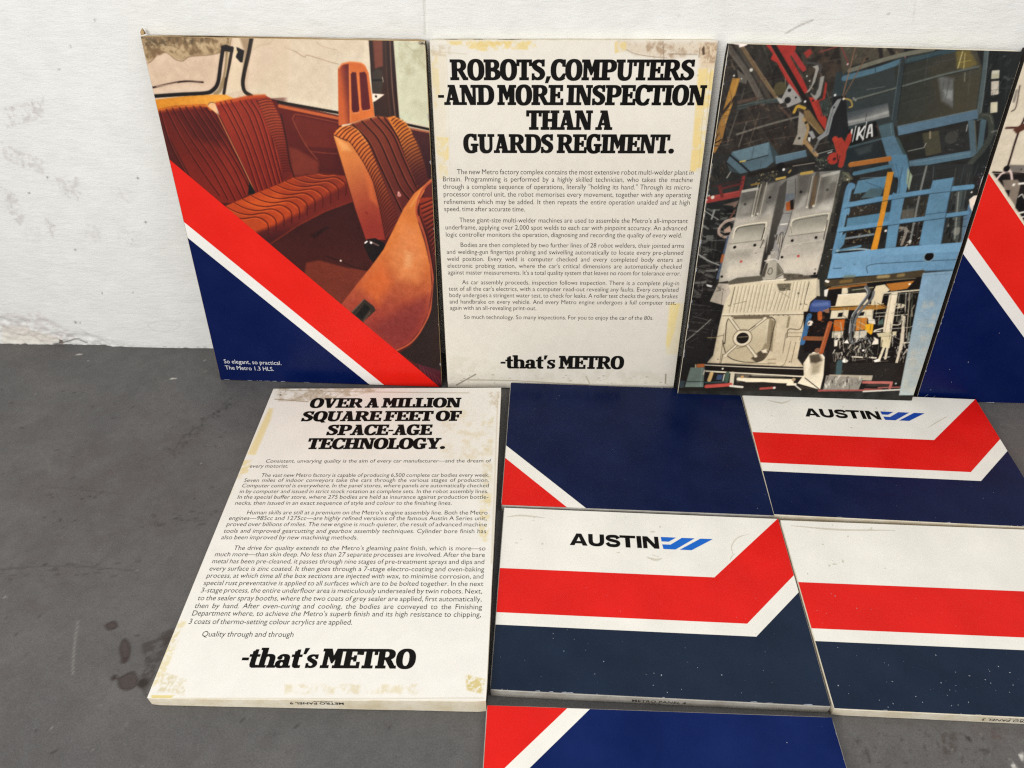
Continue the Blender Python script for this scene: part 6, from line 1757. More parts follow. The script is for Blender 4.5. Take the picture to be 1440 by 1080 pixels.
ROBOT_SHEET_ART = [
('F',(226,220,207)),
('P',[-34,1268,1244,1271,1199,-12,1,-21],(221,215,202),186,1),
('B',[71,1682,152,1682,244,1682,428,1682,450,1647,309,1650,221,1642,124,1660,75,1667],(226,203,138),0.9,20,0.42,6,70),
('B',[135,1677,341,1680,336,1660,146,1662],(222,194,124),0.8,17,0.45,6,71),
('B',[6,1637,30,1632,33,1482,12,1407,1,1455],(224,204,148),0.95,23,0.35,6,72),
('B',[6,1296,61,1291,57,1199,17,1164,8,1228],(226,204,140),0.95,25,0.32,6,73),
('B',[11,1170,46,1170,53,1111,14,1111],(226,206,150),0.8,25,0.35,6,74),
('P',[-8,1647,69,1647,44,1111,2,1111],(224,212,184),11,0.45),
('B',[-1,1667,86,1667,84,1622,7,1622],(196,180,152),0.6,14,0.5,6,75),
('L',[14,1641,150,1631],3,(200,188,164),0.7,2),
('L',[68,1627,65,1385,61,1158],2,(212,200,174),0.7,2),
('P',[785,1677,1114,1677,1117,1632,986,1617,920,1622,854,1629,814,1649,771,1649],(208,188,160),25,0.55),
('B',[769,1679,1113,1679,1120,1630,986,1612,865,1624,815,1647],(166,140,112),0.8,25,0.52,17,76),
('S',[861,1669,1109,1674,1115,1625,909,1619],70,[(140,118,96),(120,104,88),(214,196,168)],(1,4),77,None),
('L',[814,1649,854,1632,920,1622,986,1617],3,(140,120,98),0.7,2),
('L',[963,1679,973,1609],3,(120,100,84),0.7,2),
('L',[989,1632,1109,1630],3,(130,116,100),0.8,2),
('L',[1119,1548,1135,1551],3,(120,110,100),0.8,2),
('B',[764,1679,812,1677,815,1644,767,1634],(222,200,140),0.9,14,0.4,4,78),
('P',[1111,1674,1195,1674,1200,1594,1187,1574,1127,1574],(214,190,154),17,0.7),
('B',[1111,1677,1194,1677,1200,1594,1129,1599],(168,138,108),0.7,14,0.5,6,79),
('P',[1125,1650,1134,1665,1141,1630,1132,1627],(88,68,54),3,1),
('L',[1117,1655,1118,1619],3,(120,96,78),0.8,2),
('L',[1136,1670,1155,1650,1155,1609],3,(150,124,98),0.8,2),
('L',[1154,1655,1168,1609,1183,1602],3,(160,134,106),0.8,2),
('S',[1115,1670,1190,1670,1197,1579,1131,1584],40,[(140,112,86),(236,214,178),(110,90,72)],(1,4),80,None),
('B',[1121,1574,1187,1574,1194,1438,1187,1329,1187,1146,1137,1146,1131,1362],(230,206,138),0.95,26,0.34,9,81),
('P',[1132,1574,1160,1574,1164,1416,1157,1250,1158,1146,1146,1146,1137,1362],(230,206,144),11,0.7),
('L',[1159,1579,1162,1470,1167,1306,1176,1146],2,(196,176,124),0.7,2),
('L',[1173,1574,1181,1416,1191,1250],3,(190,172,134),0.7,2),
('B',[1120,494,1168,494,1157,347,1136,233,1121,271],(232,210,136),1,29,0.25,7,82),
('P',[1109,494,1196,495,1196,208,1128,207],(230,214,168),15,0.5),
('B',[2,199,506,124,1185,102,1180,35,6,26],(200,192,172),0.35,35,0.5,23,83),
('L',[46,15,148,81],8,(120,112,98),0.7,2),
('L',[106,47,379,42,741,20],6,(150,140,120),0.7,2),
('S',[20,80,1164,75,1170,28,17,19],50,[(150,140,120),(120,112,98)],(2,6),84,(-5,10)),
('L',[1140,88,1143,34],7,(120,110,92),0.7,2),
('L',[726,72,746,31],6,(150,140,118),0.6,2),
('N',[-8,1697,1184,1697,1199,-12,1,-21],2.5,34,6,85)]
QUALITY_SHEET_ART = [
('F',(235,232,224)),
('P',[-24,1718,1204,1681,1163,929,-40,847],(233,229,219),234,1),
('B',[-7,1694,591,1687,491,1638,287,1590,54,1584],(176,160,134),0.75,37,0.45,14,90),
('S',[7,1683,333,1680,244,1591,31,1592],40,[(130,116,96),(110,96,78),(206,192,166)],(2,6),91,None),
('L',[53,1671,467,1655,1024,1643],7,(170,156,132),0.6,3),
('L',[29,1600,205,1578],7,(150,132,108),0.7,3),
('E',[50,1633],5,(90,76,62),1),
('P',[18,1528,39,1528,49,1443,42,1197,4,1201],(226,206,146),13,0.8),
('B',[-12,1163,37,1163,40,1083,6,1070],(226,206,150),0.8,20,0.4,8,92),
('B',[-23,1070,21,1083,-1,908,-13,860],(222,208,166),0.6,23,0.45,11,93),
('B',[1096,1476,1157,1476,1170,908,1136,861],(216,204,170),0.6,30,0.5,13,94),
('B',[1113,956,1168,956,1162,682,1127,693],(226,208,150),0.6,22,0.45,11,95),
('L',[1172,1650,1179,1031,1183,578],7,(206,194,168),0.6,3),
('B',[1119,1651,1183,1650,1176,1522,1134,1538],(190,170,140),0.5,18,0.5,9,96),
('B',[-30,307,31,307,29,70,3,40],(220,206,158),0.7,17,0.42,9,97),
('P',[10,11,94,11,84,1,17,-1],(224,206,130),3,0.9),
('B',[18,101,116,71,127,12,29,21],(206,192,150),0.6,13,0.5,5,98),
('B',[1109,99,1181,79,1174,25,1118,39],(210,192,130),0.95,8,0.42,5,99),
('B',[473,54,943,58,947,23,482,20],(214,200,160),0.6,21,0.48,10,100),
('L',[19,0,616,3,1180,10],3,(190,178,150),0.6,2),
('B',[881,1571,1158,1445,1151,1134,917,1188],(216,198,158),0.4,44,0.55,27,101),
('N',[-24,1718,1204,1681,1202,-8,-5,-18],2.5,66,9,102)]
WALL_ART = [
('B',[-2252,1341,-2155,1359,-2033,1404,-2072,1298,-2192,1270,-2261,1251],(176,166,168),0.36,16,0.5,13,110),
('S',[-2252,1341,-2155,1359,-2033,1404,-2072,1298,-2192,1270,-2261,1251],9,[(186,176,178),(196,188,188),(176,164,166)],(2,8),130,(20,75)),
('B',[-2318,1189,-2274,1150,-2141,1095,-2183,1030,-2280,1061,-2338,1109],(176,166,168),0.36,17,0.5,13,111),
('S',[-2318,1189,-2274,1150,-2141,1095,-2183,1030,-2280,1061,-2338,1109],9,[(186,176,178),(196,188,188),(176,164,166)],(2,8),131,(20,75)),
('B',[-2134,1014,-2012,1024,-2037,914,-2082,878,-2127,929],(176,166,168),0.36,18,0.5,14,112),
('S',[-2134,1014,-2012,1024,-2037,914,-2082,878,-2127,929],9,[(186,176,178),(196,188,188),(176,164,166)],(2,9),132,(20,75)),
('B',[-2411,977,-2360,909,-2378,731,-2412,749,-2439,838],(176,166,168),0.36,18,0.5,14,113),
('S',[-2411,977,-2360,909,-2378,731,-2412,749,-2439,838],9,[(186,176,178),(196,188,188),(176,164,166)],(2,9),133,(20,75)),
('B',[-2265,805,-2237,751,-2271,686,-2293,714],(176,166,168),0.36,19,0.5,15,114),
('S',[-2265,805,-2237,751,-2271,686,-2293,714],9,[(186,176,178),(196,188,188),(176,164,166)],(2,9),134,(20,75)),
('B',[-2089,772,-1996,755,-2059,624,-2113,661],(176,166,168),0.18,19,0.5,15,115),
('S',[-2089,772,-1996,755,-2059,624,-2113,661],3,[(186,176,178),(196,188,188),(176,164,166)],(2,9),135,(20,75)),
('B',[-2453,730,-2312,750,-2333,657,-2408,637],(196,190,188),0.18,19,0.5,15,116),
('S',[-2453,730,-2312,750,-2333,657,-2408,637],3,[(186,176,178),(196,188,188),(176,164,166)],(2,9),136,(20,75)),
('B',[-1885,984,-1752,952,-1807,882,-1898,898],(196,190,188),0.18,18,0.5,14,117),
('S',[-1885,984,-1752,952,-1807,882,-1898,898],3,[(186,176,178),(196,188,188),(176,164,166)],(2,9),137,(20,75)),
('B',[-1930,756,-1803,739,-1839,627,-1945,663],(196,190,188),0.18,19,0.5,15,118),
('S',[-1930,756,-1803,739,-1839,627,-1945,663],3,[(186,176,178),(196,188,188),(176,164,166)],(2,9),138,(20,75)),
('E',[-1693,1712],3,(110,104,98),0.9),
('E',[-1837,1607],3,(110,104,98),0.9),
('E',[-1922,1513],3,(110,104,98),0.9),
('E',[-1737,1015],5,(110,104,98),0.9),
('E',[-1772,783],5,(110,104,98),0.9),
('E',[-2183,621],4,(110,104,98),0.9),
('E',[-2136,360],4,(110,104,98),0.9),
('E',[-2292,931],4,(110,104,98),0.9),
('E',[-2170,1013],4,(110,104,98),0.9),
('E',[-1970,367],3,(110,104,98),0.9),
('E',[1557,1763],3,(110,104,98),0.9),
('E',[716,1751],2,(110,104,98),0.9),
('L',[1164,1687,1210,1715,1259,1737],4,(150,146,140),0.9,2),
('L',[1665,1737,1651,1804],4,(196,192,186),0.6,2),
('L',[-341,1748,-342,1693],3,(205,202,196),0.6,2),
('L',[-314,1904,-326,1671],9,(206,206,198),0.9,2),
('L',[-304,1904,-316,1671],5,(240,240,234),0.9,2),
('L',[-1956,161,-1888,184,-1810,185,-1772,165,-1818,127,-1875,113,-1941,124,-1956,161],4,(206,203,196),0.8,3),
('S',[-2736,236,-2447,200,-2421,61,-2569,3,-2830,20],80,[(206,192,188),(190,176,174),(238,232,226)],(3,13),150,(-15,25)),
('B',[-2740,226,-2529,235,-2459,147,-2408,50,-2569,3,-2792,108],(210,200,198),0.5,21,0.45,17,151),
('P',[-2785,124,-2654,122,-2542,70,-2466,38,-2569,3,-2838,3],(226,218,206),13,0.7),
('L',[-2542,3,-2499,10,-2474,16,-2432,33,-2393,42,-2348,18],6,(70,64,58),0.9,3),
('P',[-2495,43,-2481,32,-2488,4,-2515,4],(120,108,100),4,1),
('P',[-2506,4,-2492,4,-2510,-30,-2515,-24],(205,198,188),4,1),
('L',[-2840,-2,-2704,0,-2552,0,-2339,-6,-2081,-12,-1859,-14,-1640,-14],5,(112,108,102),0.8,3),
('L',[-1800,1,-1775,-4],6,(120,112,104),1,3),
('S',[-2333,12,-1640,1,-1644,-12,-2338,-4],40,[(190,186,178),(120,114,106),(150,144,136)],(2,7),152,(-5,8)),
('E',[-2200,60],7,(244,242,236),1),
('E',[-2351,167],7,(150,144,138),1),
('E',[-2326,164],5,(170,164,156),1),
('N',[-2505,2037,2388,2067,3451,57,-3699,-87],3,67,8,153)]
FLOOR_ART = [
('B',[-2578,-478,-1968,-398,-1456,-752,-1460,-1071,-1805,-1223,-2231,-1115],(84,75,73),0.3,98,0.5,36,160),
('B',[-2167,-1232,-1658,-1310,-1433,-1556,-1581,-1711,-1921,-1682],(84,75,73),0.27,77,0.5,28,161),
('B',[-2216,-771,-1413,-635,-1284,-1256,-1638,-1397],(84,75,73),0.3,90,0.5,33,162),
('B',[-1844,-1824,-1443,-2010,-1394,-2266,-1599,-2271],(84,75,73),0.24,62,0.5,22,163),
('B',[-1330,-2097,-733,-2112,-724,-2250,-1326,-2265],(84,75,73),0.24,55,0.5,20,164),
('B',[1227,-2037,1859,-2047,1788,-2192,1222,-2205],(84,75,73),0.3,55,0.5,20,165),
('B',[-1314,-1811,-1206,-1765,-1208,-1842,-1222,-2004,-1264,-1974,-1266,-1894],(58,52,49),0.65,22,0.4,11,170),
('B',[-1269,-1766,-1199,-1738,-1215,-1826],(58,50,47),0.7,17,0.42,11,171),
('L',[-1385,-1830,-1384,-1795,-1351,-1829,-1340,-1871,-1362,-1866,-1385,-1830],10,(50,42,40),0.8,2),
('P',[-1385,-1830,-1384,-1795,-1351,-1829,-1340,-1871,-1362,-1866,-1385,-1830],(66,56,53),4,0.8),
('L',[-1341,-1952,-1298,-1927,-1267,-1966,-1287,-1990,-1320,-1983,-1341,-1952],9,(50,42,40),0.8,2),
('P',[-1341,-1952,-1298,-1927,-1267,-1966,-1287,-1990,-1320,-1983,-1341,-1952],(66,56,53),4,0.8),
('L',[-1481,-1736,-1455,-1722,-1437,-1744,-1462,-1753,-1481,-1736],10,(50,42,40),0.8,2),
('P',[-1481,-1736,-1455,-1722,-1437,-1744,-1462,-1753,-1481,-1736],(66,56,53),4,0.8),
('E',[-1349,-1879],14,(58,48,45),0.9),
('E',[-1358,-1948],11,(52,44,42),0.9),
('E',[-1245,-1966],18,(46,39,36),0.9),
('S',[-1430,-449,-1388,-448,-1545,-838,-1605,-784],46,[(52,50,48),(62,58,56)],(4,13),172,(30,60)),
('S',[-1580,-1194,-1176,-1137,-1147,-1230,-1552,-1263],46,[(54,52,50),(64,60,58)],(3,12),173,(-15,20)),
('S',[-2037,-1470,-1482,-1435,-1449,-1517,-2004,-1530],36,[(62,60,57)],(3,13),174,(-8,8)),
('S',[-1912,-1032,-1791,-1004,-1735,-1175,-1834,-1201],18,[(58,54,52)],(3,9),175,None),
('S',[-2119,-1112,-1815,-1080,-1749,-1268,-1994,-1319],20,[(60,56,54)],(3,11),176,None),
('S',[-2791,-89,-98,-379,-50,-2235,-1599,-2272],300,[(72,69,66),(64,61,58),(80,76,73),(58,55,53)],(3,15),177,None),
('S',[-2791,-89,-1188,-172,-1130,-2261,-1599,-2272],60,[(112,108,104),(108,104,100)],(3,8),178,None),
('L',[-1417,-410,-1436,-497,-1476,-570,-1513,-643,-1554,-703,-1561,-769,-1575,-839],5,(60,58,56),0.4,3),
('S',[-1411,-400,-1388,-448,-1480,-681,-1521,-851,-1579,-853,-1596,-756,-1531,-592],50,[(48,46,44),(58,56,54)],(3,9),190,(25,70)),
('L',[-1597,-1720,-1551,-1851,-1513,-1940],4,(150,145,140),0.8,2),
('L',[-2221,-800,-2131,-880,-2082,-959],6,(112,108,104),0.6,2),
('L',[-2026,-1490,-1762,-1467,-1461,-1487],5,(72,69,66),0.7,2),
('L',[-2082,-1036,-1684,-1076],5,(74,71,68),0.6,2),
('E',[-2362,-65],6,(176,172,164),0.8),
('E',[-2284,-121],4,(176,172,164),0.8),
('E',[-1647,-99],5,(176,172,164),0.8),
('E',[-1610,-197],3,(176,172,164),0.8),
('E',[-2432,-403],3,(176,172,164),0.8),
('E',[-1463,-1483],3,(176,172,164),0.8),
('E',[-1404,-876],3,(176,172,164),0.8),
('E',[-1495,-2137],3,(176,172,164),0.8),
('E',[-1364,-2053],2,(176,172,164),0.8),
('E',[-1319,-2204],2,(176,172,164),0.8),
('E',[-1934,-1622],4,(176,172,164),0.8),
('E',[-1768,-261],7,(176,172,164),0.8),
('E',[-1242,-2117],2,(176,172,164),0.8),
('E',[1231,-2098],2,(176,172,164),0.8),
('E',[1579,-2135],4,(176,172,164),0.8),
('E',[1741,-2055],2,(176,172,164),0.8),
('L',[-1775,-262,-1749,-260],7,(214,210,200),0.9,3),
('L',[-2373,-66,-2348,-64],9,(205,200,192),0.9,3),
('S',[1232,-2045,1854,-2051,1785,-2192,1209,-2205],150,[(72,68,64),(60,57,54),(82,78,74),(122,118,112)],(1,10),180,None),
('B',[1559,-2079,1627,-2077,1585,-2145,1542,-2153],(72,64,60),0.8,15,0.45,7,181),
('B',[1738,-2054,1803,-2059,1770,-2101,1726,-2095],(84,72,68),0.7,15,0.45,7,182),
('P',[1791,-2147,1814,-2140,1798,-2172,1791,-2160],(196,192,184),2,1),
('P',[1752,-2180,1764,-2176,1766,-2192,1749,-2193],(206,202,194),2,1),
('E',[1648,-2097],7,(50,46,44),1),
('L',[1642,-2089,1651,-2107],5,(48,45,42),1,1),
('L',[1667,-2137,1682,-2133,1698,-2142,1676,-2146],6,(66,60,57),1,1),
('L',[1287,-2146,1284,-2185],9,(66,60,56),0.8,1),
('S',[1256,-2100,1281,-2106,1263,-2140,1234,-2127],14,[(58,54,50)],(1,6),183,None)]

# ------------------------------------------------------------------ setting: wall and floor
def fine_axis(lo, hi, step, far_lo, far_hi):
    a = np.arange(lo, hi+step/2, step)
    return np.r_[np.linspace(far_lo, lo, 8)[:-1], a, np.linspace(hi, far_hi, 8)[1:]]
def place(canvas_rgb, nx0, nx1, ny0, ny1): return np.pad(canvas_rgb, ((ny0, ny1), (nx0, nx1), (0, 0)), mode='edge')
CW = 3.5
cw = Canvas(-1600, 0, 1400, 1218, CW); cw.im[:] = (230, 230, 226)
base = vnoise(cw.h, cw.w, 90, 5, 4)[..., None]; cw.im += (base-.5)*np.array([7, 8, 10])
rgb = cw.run(WALL_ART)
xs = (-1600+np.arange(cw.w)*CW)/1000; zs = (np.arange(cw.h)*CW)/1000
def fade(v, a, b): return np.clip((v-a)/(b-a), 0, 1)
Xw, Zw = np.meshgrid(xs, zs)
relief = (vnoise(cw.h, cw.w, 16, 21, 3)-.5)*.0012
xpatch = xs[:, None].T
patch = fade(-.98-Xw, 0, .16)*fade(.05+.08*vnoise(cw.h, cw.w, 30, 8, 2)-Zw-.07*fade(Xw+1.25, 0, .25), 0, .03)   # crumbling plaster low on the left
relief -= patch*(.006+.012*(vnoise(cw.h, cw.w, 9, 31, 4)-.5)+.006*(vnoise(cw.h, cw.w, 4, 33, 2)-.5))
toe = fade(.012-Zw, 0, .012); relief += toe*(vnoise(cw.h, cw.w, 14, 41, 3)-.5)*.004
fx = np.r_[np.linspace(-4, xs[0], 8)[:-1], xs, np.linspace(xs[-1], 4, 8)[1:]]; fz = np.r_[zs, np.linspace(zs[-1], 2.9, 8)[1:]]
rgbw = np.pad(rgb, ((0, 7), (7, 7), (0, 0)), mode='edge'); rel = np.pad(relief, ((0, 7), (7, 7)), mode='edge')
mw, nt, p = new_mat('painted_wall')
a = nt.nodes.new('ShaderNodeVertexColor'); a.layer_name = 'print'
nb = noise(nt, 26, 5, .6, stretch=(1, 1, 3.2)); nb2 = noise(nt, 120, 3, .6, stretch=(1, 1, 4)); nb3 = noise(nt, 7, 3, .5, stretch=(1, 1, 2.2))
col = mix(nt, ramp(nt, nb.outputs[0], .35, .7, 0, .05), a.outputs[0], (.62, .61, .59)); nt.links.new(col, p.inputs['Base Color'])
p.inputs['Roughness'].default_value = .55; p.inputs['Specular IOR Level'].default_value = .3
b1 = nt.nodes.new('ShaderNodeBump'); b1.inputs['Strength'].default_value = .42; b1.inputs['Distance'].default_value = .004; nt.links.new(nb.outputs[0], b1.inputs['Height'])
b2 = nt.nodes.new('ShaderNodeBump'); b2.inputs['Strength'].default_value = .4; b2.inputs['Distance'].default_value = .0016; nt.links.new(nb2.outputs[0], b2.inputs['Height']); nt.links.new(b1.outputs[0], b2.inputs['Normal'])
b3 = nt.nodes.new('ShaderNodeBump'); b3.inputs['Strength'].default_value = .3; b3.inputs['Distance'].default_value = .008; nt.links.new(nb3.outputs[0], b3.inputs['Height']); nt.links.new(b2.outputs[0], b3.inputs['Normal'])
nt.links.new(b3.outputs[0], p.inputs['Normal'])
wall = grid_obj('wall', fx, fz, rgbw, mw, None, z=-rel+.0028, plane='xz')
tag(wall, 'white brush painted wall with scuffs and crumbling plaster behind the leaning panels', 'wall')

CF = 3.5
cf = Canvas(-1500, -1750, 1300, 0, CF); cf.im[:] = (93, 91, 90)
nb_ = vnoise(cf.h, cf.w, 130, 55, 4)[..., None]; cf.im += (nb_-.5)*np.array([13, 10, 9])
nb_ = vnoise(cf.h, cf.w, 26, 56, 4)[..., None]; cf.im += (nb_-.5)*np.array([12, 11, 10])
nb_ = vnoise(cf.h, cf.w, 5, 57, 3)[..., None]; cf.im += (nb_-.5)*np.array([10, 10, 10])
rgb = cf.run(FLOOR_ART)
xs = (-1500+np.arange(cf.w)*CF)/1000; ys = (-1750+np.arange(cf.h)*CF)/1000
fx = np.r_[np.linspace(-4, xs[0], 8)[:-1], xs, np.linspace(xs[-1], 4, 8)[1:]]; fy = np.r_[np.linspace(-5, ys[0], 8)[:-1], ys[:-1], [.0005, .02]]
rgbf = np.pad(rgb, ((7, 1), (7, 7), (0, 0)), mode='edge')
zf = (vnoise(len(fy), len(fx), 18, 61, 3)-.5)*.0008-.0006
mf, nt, p = new_mat('painted_concrete')
a = nt.nodes.new('ShaderNodeVertexColor'); a.layer_name = 'print'
n1 = noise(nt, 300, 3, .6); n2 = noise(nt, 34, 6, .7); n3 = noise(nt, 9, 4, .6)
n9 = noise(nt, 850, 2, .6); g0 = ramp(nt, n1.outputs[0], .25, .75, .84, 1.16); g1 = ramp(nt, n9.outputs[0], .25, .75, .80, 1.22); gm = nt.nodes.new('ShaderNodeMath'); gm.operation = 'MULTIPLY'; nt.links.new(g0, gm.inputs[0]); nt.links.new(g1, gm.inputs[1]); g = gm.outputs[0]; cc = nt.nodes.new('ShaderNodeCombineColor')
for i in range(3): nt.links.new(g, cc.inputs[i])
col = mix(nt, 1.0, a.outputs[0], cc.outputs[0], 'MULTIPLY')
col = mix(nt, ramp(nt, n2.outputs[0], .60, .70, 0, .28), col, (.075, .068, .065)); nt.links.new(col, p.inputs['Base Color'])
nt.links.new(ramp(nt, n3.outputs[0], .3, .7, .42, .62), p.inputs['Roughness']); p.inputs['Specular IOR Level'].default_value = .3
b1 = nt.nodes.new('ShaderNodeBump'); b1.inputs['Strength'].default_value = .5; b1.inputs['Distance'].default_value = .003; nt.links.new(n2.outputs[0], b1.inputs['Height'])
b2 = nt.nodes.new('ShaderNodeBump'); b2.inputs['Strength'].default_value = .35; b2.inputs['Distance'].default_value = .001; nt.links.new(n1.outputs[0], b2.inputs['Height']); nt.links.new(b1.outputs[0], b2.inputs['Normal'])
nt.links.new(b2.outputs[0], p.inputs['Normal'])
floor = grid_obj('floor', fx, fy, rgbf, mf, None, z=zf)
tag(floor, kind='structure')

# ------------------------------------------------------------------ lettering
def sup(cx, cy, rx, ry, a0, a1, n=18, pw=2.35):
    out = []
    for i in range(n+1):
        a = math.radians(a0+(a1-a0)*i/n); ca, sa = math.cos(a), math.sin(a); e = 2/pw
        out.append((cx+rx*math.copysign(abs(ca)**e, ca), cy+ry*math.copysign(abs(sa)**e, sa)))
    return out
def rc(x0, y0, x1, y1): return ('p', [(x0, y0), (x1, y0), (x1, y1), (x0, y1)])
def pg(*p): return ('p', list(p))
ST = .15
def bowl(xl, xm, yc, ro, ryo, ri, ryi):
    return ('s', [(xl, yc+ryo)]+sup(xm, yc, ro, ryo, 90, -90)+[(xl, yc-ryo)], [(xl, yc+ryi)]+sup(xm, yc, ri, ryi, 90, -90)+[(xl, yc-ryi)])
def stem(l, r, a, b): return [rc(l, 0, r, 1), rc(a, 0, b, ST), rc(a, 1-ST, b, 1)]
def thick(path, hw):
    p = curve(path, 6); w = np.interp(np.linspace(0, 1, len(p)), np.linspace(0, 1, len(hw)), hw)
    t = np.gradient(p, axis=0); t /= np.linalg.norm(t, axis=1)[:, None]; n = np.stack([-t[:, 1], t[:, 0]], 1)
    return ('s', [tuple(v) for v in p+n*w[:, None]], [tuple(v) for v in p-n*w[:, None]])
S_PATH = [(.56, .80), (.46, .90), (.32, .925), (.18, .85), (.14, .73), (.21, .61), (.37, .51), (.49, .41), (.53, .28), (.47, .14), (.32, .075), (.18, .11), (.08, .22)]
S_HW = [.06, .07, .075, .10, .12, .125, .13, .13, .12, .10, .075, .07, .06]
C_ARC = ('s', sup(.40, .5, .40, .525, 48, 314, 30), sup(.40, .5, .155, .36, 52, 310, 30))
SLAB = {
 'I': (.42, stem(.09, .335, 0, .42)),
 'H': (.86, stem(.08, .325, 0, .405)+stem(.535, .78, .455, .86)+[rc(.3, .42, .56, .57)]),
 'T': (.72, [rc(.2375, 0, .4825, 1), rc(.14, 0, .58, ST), rc(0, 1-ST, .72, 1), rc(0, .68, .125, 1), rc(.595, .68, .72, 1)]),
 'E': (.72, [rc(.09, 0, .335, 1), rc(0, 0, .4, ST), rc(0, 1-ST, .4, 1), rc(.3, 1-ST, .69, 1), rc(.565, .69, .69, 1), rc(.3, 0, .72, ST), rc(.595, 0, .72, .33), rc(.3, .43, .55, .57), rc(.45, .34, .56, .66)]),
 'F': (.68, [rc(.09, 0, .335, 1), rc(0, 0, .45, ST), rc(0, 1-ST, .4, 1), rc(.3, 1-ST, .68, 1), rc(.555, .66, .68, 1), rc(.3, .41, .53, .55), rc(.43, .32, .54, .64)]),
 'L': (.66, [rc(.09, 0, .335, 1), rc(0, 0, .4, ST), rc(0, 1-ST, .43, 1), rc(.3, 0, .66, ST), rc(.535, 0, .66, .36)]),
 'M': (.90, [rc(.08, 0, .25, 1), rc(0, 0, .34, ST), rc(0, 1-ST, .3, 1), rc(.58, 0, .82, 1), rc(.50, 0, .90, ST), rc(.6, 1-ST, .90, 1), pg((.10, 1), (.35, 1), (.53, .42), (.43, .24)), pg((.80, 1), (.58, 1), (.42, .40), (.43, .24), (.47, .24))]),
 'N': (.84, [rc(.08, 0, .22, 1), rc(.62, 0, .76, 1), pg((.08, 1), (.34, 1), (.76, 0), (.50, 0)), rc(0, 0, .31, ST), rc(0, 1-ST, .3, 1), rc(.53, 1-ST, .84, 1)]),
 'A': (.80, [pg((.07, 0), (.21, 0), (.45, 1), (.31, 1)), pg((.27, 1), (.52, 1), (.75, 0), (.48, 0)), rc(.18, .24, .6, .37), rc(0, 0, .30, ST), rc(.42, 0, .80, ST), rc(.20, .87, .52, 1)]),
 'V': (.80, [pg((.06, 1), (.33, 1), (.50, 0), (.30, 0)), pg((.60, 1), (.74, 1), (.50, 0), (.37, 0)), rc(0, 1-ST, .39, 1), rc(.50, 1-ST, .80, 1)]),
 'Y': (.80, [rc(.28, 0, .52, .46), rc(.17, 0, .63, ST), pg((.05, 1), (.31, 1), (.52, .44), (.28, .38)), pg((.60, 1), (.74, 1), (.52, .36), (.40, .45)), rc(0, 1-ST, .36, 1), rc(.49, 1-ST, .80, 1)]),
 'U': (.84, [rc(.08, .35, .325, 1), rc(0, 1-ST, .41, 1), rc(.60, .35, .74, 1), rc(.50, 1-ST, .84, 1), ('s', sup(.41, .36, .33, .385, 180, 360), sup(.4625, .36, .1375, .20, 180, 360))]),
 'D': (.84, [rc(.08, 0, .325, 1), rc(0, 0, .38, ST), rc(0, 1-ST, .38, 1), bowl(.30, .42, .5, .42, .5, .165, .35)]),
 'P': (.76, [rc(.08, 0, .325, 1), rc(0, 0, .46, ST), rc(0, 1-ST, .38, 1), bowl(.30, .40, .69, .36, .31, .115, .165)]),
 'R': (.84, [rc(.08, 0, .325, 1), rc(0, 0, .41, ST), rc(0, 1-ST, .38, 1), bowl(.30, .40, .715, .36, .285, .115, .145), pg((.34, .50), (.58, .50), (.77, ST), (.84, ST), (.84, 0), (.62, 0))]),
 'B': (.79, [rc(.08, 0, .325, 1), rc(0, 0, .38, ST), rc(0, 1-ST, .38, 1), bowl(.30, .40, .74, .33, .26, .105, .125), bowl(.30, .41, .28, .38, .28, .13, .14)]),
 'O': (.80, [('s', sup(.40, .5, .40, .525, 90, 450, 36), sup(.40, .5, .145, .365, 90, 450, 36))]),
 'Q': (.80, [('s', sup(.40, .5, .40, .525, 90, 450, 36), sup(.40, .5, .145, .365, 90, 450, 36)), pg((.34, .14), (.50, .22), (.80, -.10), (.58, -.14))]),
 'C': (.71, [C_ARC, pg((.55, .66), (.69, .64), (.69, 1.0), (.60, 1.0), (.53, .90)), pg((.50, .20), (.64, .06), (.715, .34), (.60, .34))]),
 'G': (.78, [C_ARC, pg((.55, .66), (.69, .64), (.69, 1.0), (.60, 1.0), (.53, .90)), rc(.47, .05, .71, .48), rc(.39, .37, .78, .50)]),
 'S': (.68, [thick(S_PATH, S_HW), rc(.50, .66, .62, 1.0), rc(.03, 0, .14, .34)]),
 '.': (.28, [('p', sup(.14, .125, .135, .135, 0, 345, 22, 2))]),
 ',': (.28, [pg((.08, .20), (.27, .20), (.13, -.14), (0, -.14))]),
 '-': (.32, [rc(.02, .36, .29, .50)]),
 't': (.44, [rc(.10, .12, .31, .84), rc(0, .54, .43, .67), pg((.10, .70), (.31, .67), (.31, .92), (.20, .92)), pg((.10, .2), (.31, .2), (.33, .135), (.43, .14), (.43, 0), (.23, -.01), (.13, .05))]),
 'h': (.76, [rc(.07, 0, .29, 1.0), rc(0, .88, .2, 1.0), rc(0, 0, .36, .13), rc(.46, 0, .68, .45), rc(.41, 0, .76, .13), ('s', sup(.42, .43, .26, .26, 0, 180), sup(.37, .43, .09, .13, 0, 180))]),
 'a': (.64, [rc(.33, 0, .55, .46), rc(.5, 0, .64, .12), ('s', sup(.30, .45, .25, .24, 0, 165), sup(.25, .45, .08, .12, 0, 165)), ('p', sup(.13, .50, .10, .10, 0, 345, 16, 2)), ('s', sup(.24, .19, .24, .205, 90, 450, 28), sup(.26, .19, .07, .09, 90, 450, 28))]),
 's': (.50, [thick([(x*.74, y*.68) for x, y in S_PATH], [w*.72 for w in S_HW]), rc(.37, .45, .46, .68), rc(.02, 0, .105, .24)]),
 "'": (.24, [pg((.07, 1.0), (.25, 1.0), (.14, .68), (.04, .68))]),
 ' ': (.20, []),
}
HEAVY = .012
